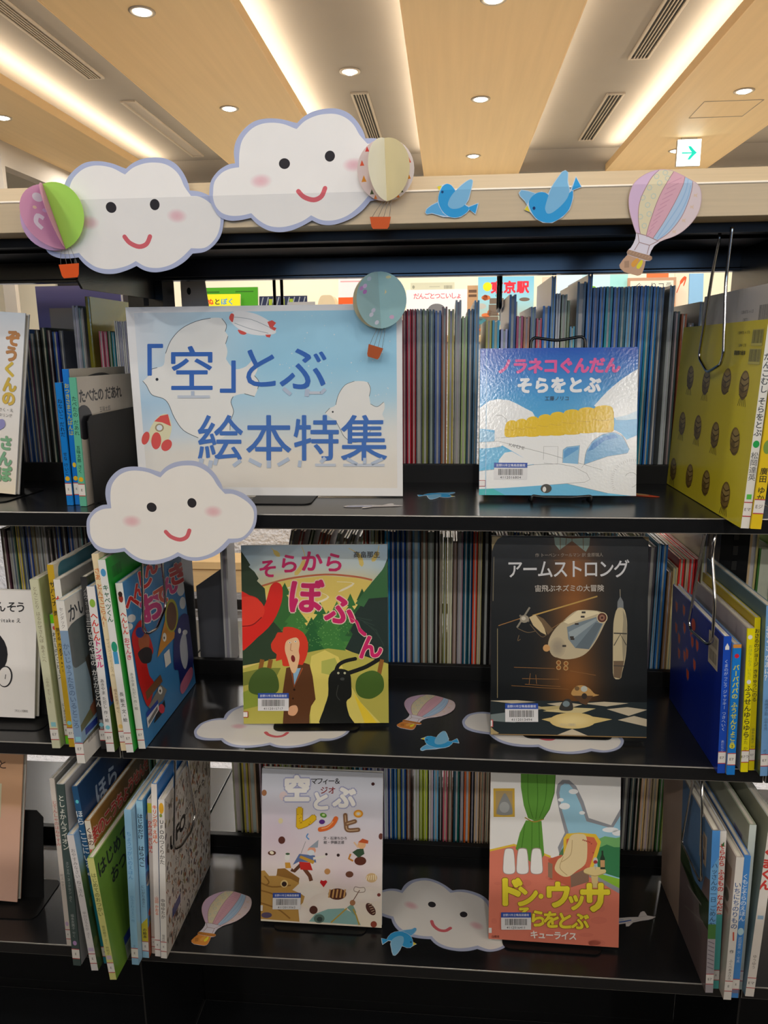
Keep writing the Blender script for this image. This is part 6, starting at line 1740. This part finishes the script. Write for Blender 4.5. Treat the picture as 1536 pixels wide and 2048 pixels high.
wire('chrome wire loop pressing on the big yellow bug book', [(0.343, y, z) for y, z in ((0.086, 1.4643), (0.086, 1.455), (0.1, 1.42), (0.128, 1.308), (0.089, 1.289), (0.045, 1.3), (0.036, 1.312), (0.05, 1.403), (0.044, 1.460), (0.044, 1.4643))], 'chrome')
wire('chrome wire loop hanging on the blue cover with orange figures', [(0.3435, y, z) for y, z in ((0.050, 1.0905), (0.048, 1.079), (0.056, 1.053), (0.081, 0.944), (0.074, 0.934), (0.005, 0.94), (-0.011, 0.95), (-0.007, 1.006), (0.017, 1.059), (0.012, 1.0905))], 'chrome')
wire('chrome wire loop on the blue picture book with red title, middle shelf left', [(-0.4215, y, z) for y, z in ((0.018, 1.0905), (0.018, 1.03), (0.004, 0.941), (0.018, 0.931), (0.05, 0.926), (0.089, 0.945), (0.09, 0.98), (0.085, 1.0905))], 'chrome')
wire('thin chrome wire loop on the speckled cover, bottom shelf left', [(-0.3955, y, z) for y, z in ((0.018, 0.7438), (0.018, 0.731), (-0.012, 0.606), (0.018, 0.591), (0.062, 0.586), (0.081, 0.6), (0.07, 0.655), (0.065, 0.7438))], 'chrome')
wire('chrome wire loop on the beige and landscape cover, bottom shelf right', [(0.3605, y, z) for y, z in ((0.055, 0.7438), (0.059, 0.712), (0.081, 0.593), (0.076, 0.589), (0.0, 0.588), (-0.004, 0.595), (0.015, 0.682), (0.030, 0.7438))], 'chrome')
wire('black wire support with two rods hanging above the paper sign', [(-0.323, 0.47, 1.4643), (-0.323, 0.47, 1.30), (-0.309, 0.47, 1.30), (-0.309, 0.47, 1.4643)], 'wire_black', 0.003)
wire('single black rod of a support hanging before the station picture', [(0.0915, 0.43, 1.4643), (0.0915, 0.43, 1.395), (0.0915, 0.49, 1.39), (0.0915, 0.49, 1.4643)], 'wire_black', 0.003)

# ================================================================== paper decorations
CREASE = 1.5062


def sheet(art, outline, name, label, cat, m, paper=(236, 234, 230), crease=0.0, group=None, thick=0.0005, mt='paper', printname='printed_design'):
    """flat paper cut-out standing in its own x-z plane (front faces -y); crease bends what is above the shelf's board edge back by so many degrees"""
    t = thing(name, label, cat, m, group)
    P = [art.T(p) for p in outline]
    b = MB(); b.prism(P, 0.0, thick, 'y', paper)
    sh = b.build('paper_sheet', M[mt], t)
    objs = [sh, art.build(printname, M[mt], sh, f3(art.w, 0))]
    if crease:
        inv = m.inverted()
        for o in objs:
            bm = bmesh.new(); bm.from_mesh(o.data)
            bmesh.ops.bisect_plane(bm, geom=bm.verts[:] + bm.edges[:] + bm.faces[:], plane_co=inv @ Vector((0, 0, CREASE)), plane_no=(inv.to_3x3() @ Vector((0, 0, 1))))
            for v in bm.verts:
                q = m @ v.co
                if q.z > CREASE:
                    q.y += (q.z - CREASE) * math.tan(R_(crease))
                    v.co = inv @ q
            bm.to_mesh(o.data); bm.free()
    return t


def std(p_local, p_world, ccw):
    """matrix that puts the local point on the world point, turned ccw degrees in the vertical plane"""
    R = Matrix.Rotation(R_(-ccw), 4, 'Y')
    return Matrix.Translation(Vector(p_world) - (R @ Vector((p_local[0], 0, p_local[1])))) @ R


def flat(p_local, p_world, ccw):
    """the same, lying face up on a shelf"""
    R = Matrix.Rotation(R_(ccw), 4, 'Z') @ Matrix.Rotation(R_(-90), 4, 'X')
    return Matrix.Translation(Vector(p_world) - (R @ Vector((p_local[0], 0, p_local[1])))) @ R


SC = 1.66e-4
COUT = [(62, 640), (75, 560), (130, 490), (200, 450), (255, 442), (255, 442), (247, 360), (265, 280), (320, 205), (400, 150), (500, 135), (600, 146), (680, 170), (715, 180), (715, 180), (760, 140), (830, 105), (920, 90), (1010, 95), (1090, 130), (1150, 190), (1195, 265), (1210, 315), (1210, 315), (1290, 320), (1370, 350), (1430, 400), (1468, 460), (1470, 540), (1450, 620), (1400, 690), (1330, 738), (1240, 755), (1240, 755), (1180, 815), (1100, 865), (1010, 895), (940, 905), (870, 895), (810, 867), (810, 867), (740, 900), (650, 930), (560, 937), (480, 920), (410, 880), (360, 830), (360, 830), (280, 842), (200, 842), (130, 815), (90, 760), (65, 700)]
CIN = [(90, 650), (100, 570), (150, 510), (215, 480), (285, 472), (285, 472), (288, 370), (310, 280), (370, 210), (440, 175), (520, 167), (610, 180), (690, 214), (712, 222), (712, 222), (770, 170), (850, 137), (930, 127), (1010, 135), (1080, 170), (1130, 220), (1170, 290), (1225, 354), (1225, 354), (1290, 356), (1360, 390), (1420, 440), (1448, 500), (1436, 590), (1395, 660), (1330, 710), (1228, 718), (1228, 718), (1160, 785), (1080, 840), (1000, 868), (930, 874), (870, 864), (805, 832), (805, 832), (740, 868), (650, 895), (570, 903), (490, 890), (420, 850), (365, 798), (365, 798), (290, 810), (210, 808), (145, 785), (105, 740), (90, 690)]


def cloud(label, m, crease=0.0, border=(172, 180, 208)):
    a = Art(1536 * SC, 1011 * SC, [(0, 0), (1536, 0), (1536, 1011), (0, 1011)], clip=False)
    out = smooth(COUT, 4)
    a.poly(out, border)
    a.poly(CIN, (232, 229, 224), sm=True, n=4)
    a.glow(445, 578, 88, 56, (224, 180, 186), (232, 229, 224)); a.glow(1120, 497, 82, 54, (224, 180, 186), (232, 229, 224))
    a.ell(620, 463, 41, 38, (46, 44, 48), rot=20); a.ell(952, 427, 37, 39, (46, 44, 48))
    a.stroke([(720, 664), (760, 705), (830, 728), (888, 706), (915, 652)], 33, (208, 100, 108))
    return sheet(a, out, 'paper_cloud', label, 'paper cloud', m, border, crease, 'smiling paper clouds', thick=0.0006)


EYE = (620 * SC, (1011 - 463) * SC)
TIP = (62 * SC, (1011 - 640) * SC)
BEND = 13  # bend brightens cut-outs above the board edge, in place of a shadow line
cloud('smaller upper smiling paper cloud behind the pink and green paper balloon', std(EYE, (-0.4144, -0.0036, 1.4963), -4.2), BEND)
cloud('largest-looking smiling paper cloud, top centre beside the cream paper balloon', std(EYE, (-0.1977, -0.0052, 1.5417), 1.2), BEND)
cloud('smiling paper cloud on the front edge of the top shelf, below the paper sign', std(EYE, (-0.3888, -0.012, 1.1214), 0.4))
cloud('paper cloud lying flat on the middle shelf under the forest picture book', flat(TIP, (-0.3751, 0.058, Z2 + 0.0009), -1.7))
cloud('paper cloud lying flat on the middle shelf under the worn dark book', flat(TIP, (0.0301, 0.1155, Z2 + 0.0009), -19.7))
cloud('smiling paper cloud lying flat on the bottom shelf left of the coral book', flat(EYE, (-0.018, 0.1286, Z3 + 0.0009), -25.7))

# ---- flat striped hot-air balloon
BS = 7.63e-5


def balloon(label, m, crease=0.0, basket=(196, 160, 132)):
    a = Art(1536 * BS, 1745 * BS, [(0, 0), (1536, 0), (1536, 1745), (0, 1745)], clip=False)
    env = [(430, 1000), (400, 920), (365, 810), (330, 680), (315, 540), (330, 420), (375, 310), (450, 230), (560, 165), (680, 125), (800, 112), (900, 125), (985, 155), (1060, 195), (1150, 250), (1240, 310), (1310, 360), (1360, 430), (1382, 540), (1375, 660), (1340, 780), (1270, 890), (1180, 980), (1080, 1050), (960, 1100), (860, 1125), (790, 1150)]
    neck = [(700, 1210), (655, 1280), (632, 1342), (670, 1365), (672, 1400), (640, 1425), (575, 1420), (560, 1500), (530, 1590), (500, 1625), (455, 1632), (360, 1600), (250, 1560), (190, 1500), (180, 1450), (230, 1380), (300, 1310), (290, 1270), (315, 1235), (350, 1210), (390, 1150), (420, 1080)]
    out = env + neck
    LNC = (176, 138, 138)
    a.poly(out, (222, 216, 226))
    a.poly(env[:12] + [(770, 120), (660, 215), (560, 370), (490, 520), (460, 680), (465, 860), (490, 1015)], (216, 186, 212))
    a.poly([(795, 118), (900, 125), (985, 158), (905, 270), (810, 420), (725, 600), (660, 780), (610, 930), (580, 1050), (490, 1015), (465, 860), (460, 680), (490, 520), (560, 370), (660, 215)], (226, 214, 178))
    a.poly([(985, 158), (1060, 195), (1145, 245), (1110, 370), (1030, 540), (930, 720), (820, 900), (680, 1095), (580, 1050), (610, 930), (660, 780), (725, 600), (810, 420), (905, 270)], (220, 172, 184))
    a.poly([(1145, 245), (1255, 325), (1240, 450), (1190, 620), (1110, 800), (1000, 950), (880, 1060), (745, 1135), (680, 1095), (820, 900), (930, 720), (1030, 540), (1110, 370)], (178, 202, 226))
    a.poly([(1255, 325), (1310, 360), (1360, 430), (1382, 540), (1375, 660), (1340, 780), (1270, 890), (1180, 980), (1080, 1050), (960, 1100), (860, 1125), (790, 1150), (745, 1135), (880, 1060), (1000, 950), (1110, 800), (1190, 620), (1240, 450)], (222, 204, 204))
    for x, y in ((860, 165), (770, 310), (730, 210), (620, 365), (680, 490), (525, 500), (595, 610), (490, 770), (620, 740), (550, 905), (890, 250)):
        a.line([(x + 36 * math.cos(q), y + 36 * math.sin(q)) for q in (k * 0.9 for k in range(7))], 12, (196, 206, 192), closed=True, nl=True)
    a.k += 1
    for k in range(11):
        y = 300 + k * 74
        a.line([(905 - k * 32, y + 30), (1095 - k * 44, y - 40)], 13, (208, 156, 172), nl=True)
    a.k += 1
    for q in ([(1190, 290), (1150, 460), (1060, 650), (900, 880), (740, 1110)], [(1225, 380), (1180, 560), (1080, 760), (940, 960), (780, 1110)]):
        a.line(q, 16, (156, 188, 220), sm=True, nl=True)
    a.k += 1
    for x, y in ((1305, 525), (1255, 685), (1140, 870), (1000, 1020)):
        a.poly([(x - 30, y - 20), (x, y - 10), (x + 25, y - 30), (x + 12, y + 6), (x + 20, y + 40), (x - 8, y + 16), (x - 34, y + 24)], (222, 196, 176), nl=True)
    a.k += 1
    for q in ([(770, 120), (660, 215), (560, 370), (490, 520), (460, 680), (465, 860), (490, 1015)], [(985, 158), (905, 270), (810, 420), (725, 600), (660, 780), (610, 930), (580, 1050)], [(1145, 245), (1110, 370), (1030, 540), (930, 720), (820, 900), (680, 1095)], [(1255, 325), (1240, 450), (1190, 620), (1110, 800), (1000, 950), (880, 1060), (745, 1135)]):
        a.line(q, 10, LNC, sm=True, nl=True)
    a.k += 1
    for q in ([(430, 1000), (580, 1050), (745, 1135)], [(455, 1015), (475, 1140), (630, 1195), (765, 1140)], [(475, 1140), (405, 1250)], [(630, 1195), (595, 1320)]):
        a.line(q, 11, (166, 136, 134), nl=True)
    a.k += 1
    a.line(env, 8, (206, 176, 180), sm=True)
    a.poly([(300, 1310), (575, 1420), (560, 1500), (530, 1590), (500, 1625), (455, 1632), (360, 1600), (250, 1560), (190, 1500), (180, 1450), (230, 1380)], basket, sm=False)
    dkb = tuple(int(v * 0.86) for v in basket)
    a.poly([(290, 1270), (315, 1235), (500, 1300), (632, 1342), (670, 1365), (672, 1400), (640, 1425), (560, 1405), (300, 1305)], dkb)
    for k in range(7):
        a.line([(335 + k * 45, 1290 + k * 16), (365 + k * 45, 1262 + k * 16)], 8, basket, nl=True)
    a.k += 1
    a.rect(255, 1400, 325, 1500, dkb)
    a.poly([(455, 1370), (470, 1400), (450, 1450), (410, 1495), (370, 1490), (358, 1450), (390, 1405)], (222, 160, 72), sm=True); a.poly([(520, 1400), (530, 1440), (505, 1500), (470, 1530), (440, 1515), (442, 1480), (480, 1430)], (226, 214, 60), sm=True)
    return sheet(a, out, 'paper_balloon_cutout', label, 'paper balloon', m, (222, 216, 226), crease, 'striped paper balloon cut-outs', thick=0.0005)


NECK = (600 * BS, (1745 - 1080) * BS)
balloon('striped hot-air balloon cut-out fixed upright at the right of the wood board', std(NECK, (0.2315, -0.004, 1.4477), 3.1), BEND)
balloon('striped hot-air balloon cut-out lying on the middle shelf between two books', flat(NECK, (-0.0413, 0.1163, Z2 + 0.001), 2.2), basket=(206, 130, 60))
balloon('striped hot-air balloon cut-out lying on the bottom shelf left of the sweets book', flat(NECK, (-0.369, 0.0582, Z3 + 0.001), 13.4), basket=(214, 140, 60))

# ---- blue birds
RS = 1.36e-4


def bird(label, m, kind=1, crease=0.0):
    a = Art(1536 * RS, 658 * RS, [(0, 0), (1536, 0), (1536, 658), (0, 658)], clip=False)
    B1, B2, B3 = (54, 158, 218), (128, 186, 222), (96, 172, 222)
    if kind == 1:
        out = [(190, 228), (240, 220), (280, 208), (318, 222), (340, 250), (358, 268), (400, 225), (450, 190), (485, 176), (505, 190), (500, 240), (485, 290), (470, 350), (445, 385), (470, 402), (555, 375), (550, 410), (530, 472), (478, 432), (450, 460), (400, 490), (350, 497), (300, 488), (250, 486), (200, 470), (150, 455), (105, 462), (90, 445), (100, 415), (140, 385), (200, 358), (205, 310), (218, 262)]
        a.poly(out, (196, 214, 230))
        a.poly([(94, 443), (104, 418), (142, 390), (200, 364), (215, 400), (245, 450), (285, 480), (205, 465), (150, 450), (106, 457)], B3)
        a.poly([(225, 262), (245, 230), (280, 213), (316, 226), (345, 262), (365, 300), (440, 392), (468, 408), (470, 432), (445, 458), (400, 484), (350, 492), (295, 480), (245, 440), (212, 380), (206, 320)], B1, sm=True, n=3)
        a.poly([(472, 408), (549, 382), (528, 462), (474, 430)], B1)
        a.poly([(290, 370), (320, 310), (380, 250), (450, 196), (484, 182), (500, 195), (490, 250), (468, 330), (440, 385), (390, 415), (330, 420), (296, 400)], B2, sm=True, n=3)
        a.poly([(194, 232), (236, 224), (224, 250), (212, 268)], (226, 206, 60)); a.ell(240, 280, 11, 11, (30, 70, 120))
    else:
        out = [(960, 430), (985, 392), (965, 360), (925, 320), (913, 290), (935, 265), (990, 275), (1060, 300), (1110, 290), (1165, 310), (1190, 260), (1240, 190), (1285, 135), (1315, 124), (1340, 145), (1335, 210), (1345, 270), (1352, 290), (1372, 250), (1402, 178), (1450, 275), (1378, 298), (1380, 360), (1350, 450), (1290, 510), (1200, 552), (1120, 545), (1060, 510), (1015, 455)]
        a.poly(out, (196, 214, 230))
        a.poly([(920, 292), (938, 270), (990, 280), (1055, 302), (1010, 345), (985, 388), (965, 352), (930, 318)], B2)
        a.poly([(1000, 370), (1030, 325), (1070, 300), (1115, 296), (1160, 314), (1240, 400), (1340, 320), (1372, 300), (1372, 360), (1345, 445), (1288, 503), (1200, 546), (1120, 538), (1062, 504), (1018, 440)], B1, sm=True, n=3)
        a.poly([(1365, 290), (1402, 190), (1443, 272), (1372, 295)], B1)
        a.poly([(1140, 420), (1160, 350), (1195, 262), (1245, 192), (1288, 140), (1315, 130), (1334, 148), (1330, 230), (1345, 300), (1325, 360), (1270, 420), (1200, 468), (1160, 472), (1145, 450)], B2, sm=True, n=3)
        a.poly([(962, 430), (988, 395), (1012, 452)], (226, 206, 60)); a.ell(1045, 422, 12, 14, (30, 60, 110))
    return sheet(a, out, 'paper_bird', label, 'paper bird', m, (196, 214, 230), crease, 'blue paper birds', thick=0.0004)


E1 = (240 * RS, (658 - 280) * RS)
E2 = (1045 * RS, (658 - 422) * RS)
bird('blue paper bird on the wood board, left of two, wings spread', std(E1, (-0.0083, -0.0022, 1.504), 0), 1, BEND)
bird('blue paper bird on the wood board, right of two, head lowered', std(E2, (0.0994, -0.0022, 1.4834), 2), 2, BEND)
bird('blue paper bird lying on the middle shelf below the striped balloon', flat(E1, (-0.0253, 0.0454, Z2 + 0.001), 26.6), 1)
bird('blue paper bird lying on the bottom shelf beside the flat cloud, facing right', flat(E1, (-0.049, 0.0448, Z3 + 0.0018), 208), 1)
bird('blue paper bird lying on the top shelf right of the paper sign', flat(E1, (0.0035, 0.131, Z1 + 0.001), 205), 1)


def plane(label, m, col=(222, 216, 212)):
    a = Art(0.085, 0.05, [(0, 0), (850, 0), (850, 500), (0, 500)], clip=False)
    out = [(20, 290), (70, 240), (170, 215), (420, 215), (560, 225), (640, 130), (690, 110), (715, 120), (720, 210), (840, 250), (780, 280), (700, 300), (560, 310), (430, 330), (330, 400), (280, 400), (300, 335), (160, 345), (60, 335)]
    a.poly(out, (200, 192, 190))
    a.poly([(30, 290), (75, 248), (172, 222), (420, 222), (565, 232), (645, 138), (690, 118), (708, 126), (714, 216), (820, 250), (700, 294), (555, 303), (425, 323), (328, 392), (292, 392), (310, 327), (160, 338), (65, 328)], col)
    a.poly([(60, 300), (300, 285), (420, 270), (420, 290), (300, 310), (70, 322)], (60, 96, 176)); a.rect(90, 252, 300, 266, (150, 166, 196))
    a.line([(330, 330), (560, 280)], 7, (176, 166, 166)); a.line([(560, 230), (720, 214)], 6, (176, 166, 166))
    return sheet(a, out, 'paper_aeroplane', label, 'paper aeroplane', m, (206, 200, 198), 0, 'paper aeroplane cut-outs', thick=0.0004)


plane('white paper aeroplane cut-out lying on the top shelf before the paper sign', flat((0.002, 0.021), (-0.142, 0.050, Z1 + 0.001), 4))
plane('white paper aeroplane cut-out lying on the bottom shelf right of the coral book', flat((0.084, 0.025), (0.345, 0.128, Z3 + 0.001), 10))
a = Art(0.06, 0.03, [(0, 0), (600, 0), (600, 300), (0, 300)], clip=False)
ro = smooth([(10, 150), (60, 90), (200, 60), (400, 80), (560, 140), (590, 170), (500, 220), (300, 250), (120, 240), (30, 200)], 4)
a.poly(ro, (206, 84, 50)); a.poly([(60, 130), (200, 80), (400, 100), (430, 150), (300, 180), (120, 190)], (206, 180, 130), sm=True); a.line([(60, 190), (300, 210), (560, 160)], 22, (196, 60, 40), sm=True)
sheet(a, ro, 'paper_rocket', 'red and cream paper cut-out peeking out right of the sky-blue book', 'paper rocket', flat((0.059, 0.013), (0.3055, 0.135, Z1 + 0.001), -30), (206, 90, 60), thick=0.0004)

# ---- three folded paper balloons with string and basket
def folded(label, center, rx, rz, roll, flaps, basket, bc, decor=None, bl=0.0):
    t = thing('paper_balloon', label, 'paper balloon', std((0, 0), center, -roll), 'folded paper balloons')
    for i, (phi, col) in enumerate(flaps):
        a = Art(rx, 2 * rz, [(0, -1), (1, -1), (1, 1), (0, 1)], clip=False)
        hd = [(math.cos(R_(q)), -math.sin(R_(q))) for q in range(90, -91, -9)]
        a.poly(hd, col)
        if decor and i in decor:
            decor[i](a)
        c, s = math.cos(R_(phi)), math.sin(R_(phi))
        nx, ny = -s, c
        if ny > 0:
            nx, ny = -nx, -ny
        f = lambda u, v, e, c=c, s=s, nx=nx, ny=ny: (u * c + nx * e, u * s + ny * e, v - rz)
        o = a.build('folded_disc', M['paper'], t, f)
        o.modifiers.new('thickness', 'SOLIDIFY').thickness = 0.0002
    (bx, bz, bw, bh, br) = basket
    R = Matrix.Rotation(R_(br), 4, 'Y')
    inv = t.matrix_basis.inverted()
    b = MB()
    pr = [(-bw / 2, bh / 2), (-bw * 0.42, -bh * 0.3), (-bw * 0.34, -bh / 2), (bw * 0.34, -bh / 2), (bw * 0.42, -bh * 0.3), (bw / 2, bh / 2)]
    v0 = [inv @ (Vector((bx, center[1] - 0.001, bz)) + R @ Vector((x, y, z))) for y in (0, 0.0012) for x, z in pr]
    n = len(pr)
    b.add(v0, [tuple(range(n)), tuple(range(n, 2 * n))[::-1]] + [(i, n + i, n + (i + 1) % n, (i + 1) % n) for i in range(n)], bc)
    b.build('basket', M['paper'], t)
    for k in (-0.42, -0.12, 0.15, 0.42):
        p = inv @ (Vector((bx, center[1] - 0.0004, bz)) + R @ Vector((bw * k, 0.0006, bh / 2 - 0.001)))
        b = MB(); b.tube([(bl + k * rx * 0.35, 0.0, -rz * 0.985), tuple((Vector((bl + k * rx * 0.35, 0, -rz * 0.985)) + p) / 2 + Vector((0.0008 * k, -0.0006, 0))), tuple(p)], 0.00028, 5)
        b.build('string', M['string'], t)
    return t


def pk(a):
    for x, y, r1, c in ((0.45, -0.45, 0.08, (226, 214, 228)), (0.6, 0.1, 0.09, (216, 210, 230)), (0.7, -0.2, 0.05, (240, 226, 200)), (0.3, 0.5, 0.06, (226, 206, 226))):
        a.ell(x, y, r1 * 1.6, r1, c)


def pk2(a):
    a.line([(0.35, 0.05), (0.5, -0.05), (0.62, 0.15), (0.5, 0.35)], 0.13, (222, 214, 220), sm=True); a.ell(0.3, -0.6, 0.16, 0.14, (216, 212, 214)); a.ell(0.5, -0.3, 0.06, 0.05, (226, 200, 170)); a.ell(0.22, -0.2, 0.08, 0.06, (206, 180, 206))


def tri(a):
    for x, y, s_, c in ((0.82, -0.25, 0.13, (224, 92, 60)), (0.78, 0.25, 0.15, (226, 146, 50)), (0.62, -0.68, 0.12, (216, 70, 66)), (0.52, 0.68, 0.12, (84, 92, 60)), (0.4, 0.85, 0.1, (226, 130, 60)), (0.45, 0.1, 0.1, (150, 130, 110))):
        a.poly([(x - s_ * 0.6, y + s_ * 0.6), (x, y - s_ * 0.8), (x + s_ * 0.6, y + s_ * 0.6)], c, nl=True)
    a.k += 1


def swan(a):
    a.poly([(0.30, 0.02), (0.36, 0.2), (0.5, 0.33), (0.75, 0.3), (0.93, 0.15), (0.95, -0.1), (0.8, -0.2), (0.6, -0.12), (0.45, 0.06), (0.42, -0.1), (0.5, -0.25), (0.44, -0.4), (0.32, -0.42), (0.24, -0.34), (0.36, -0.3), (0.38, -0.18)], (206, 206, 220), sm=True); a.poly([(0.24, -0.36), (0.28, -0.26), (0.2, -0.2)], (220, 200, 150))
    a.line([(0.1, 0.45), (0.02, 0.58), (0.08, 0.72), (0.2, 0.72)], [0.01, 0.05, 0.05, 0.01], (196, 214, 206), sm=True); a.ell(0.42, 0.62, 0.09, 0.07, (206, 170, 196)); a.ell(0.38, -0.78, 0.1, 0.05, (206, 204, 160))


def petals(a):
    for x, y, c in ((0.75, -0.42, (186, 140, 196)), (0.6, -0.5, (206, 180, 216)), (0.62, -0.3, (176, 120, 186)), (0.4, -0.75, (176, 190, 206)), (0.4, 0.5, (206, 206, 220)), (0.3, 0.35, (196, 196, 214)), (0.18, 0.78, (210, 210, 222))):
        a.ell(x, y, 0.1, 0.07, c, rot=30)


folded('folded pink and green paper balloon at the far left of the wood board', (-0.485, -0.010, 1.486), 0.0425, 0.0395, -16,
       [(185, (206, 170, 206)), (238, (206, 150, 178)), (286, (198, 140, 170)), (350, (170, 222, 96))], (-0.4715, 1.422, 0.026, 0.0165, -3), (214, 84, 30), {0: pk, 1: pk2})
folded('folded cream paper balloon with small triangles, overlapping the top centre cloud', (-0.0745, -0.012, 1.528), 0.0335, 0.0345, -2,
       [(182, (226, 204, 196)), (358, (232, 220, 214)), (238, (232, 228, 206)), (330, (222, 206, 158))], (-0.0815, 1.4695, 0.025, 0.0135, 1), (206, 92, 46), {0: tri, 1: tri})
folded('folded aqua paper balloon with a swan, in front of the paper sign', (-0.0935, 0.102, 1.3885), 0.0375, 0.0375, -3,
       [(174, (206, 196, 160)), (220, (150, 182, 184)), (352, (152, 190, 192))], (-0.1015, 1.3195, 0.021, 0.0165, 17), (176, 88, 50), {1: petals, 2: swan})
bpy.data.objects.remove(_fo)
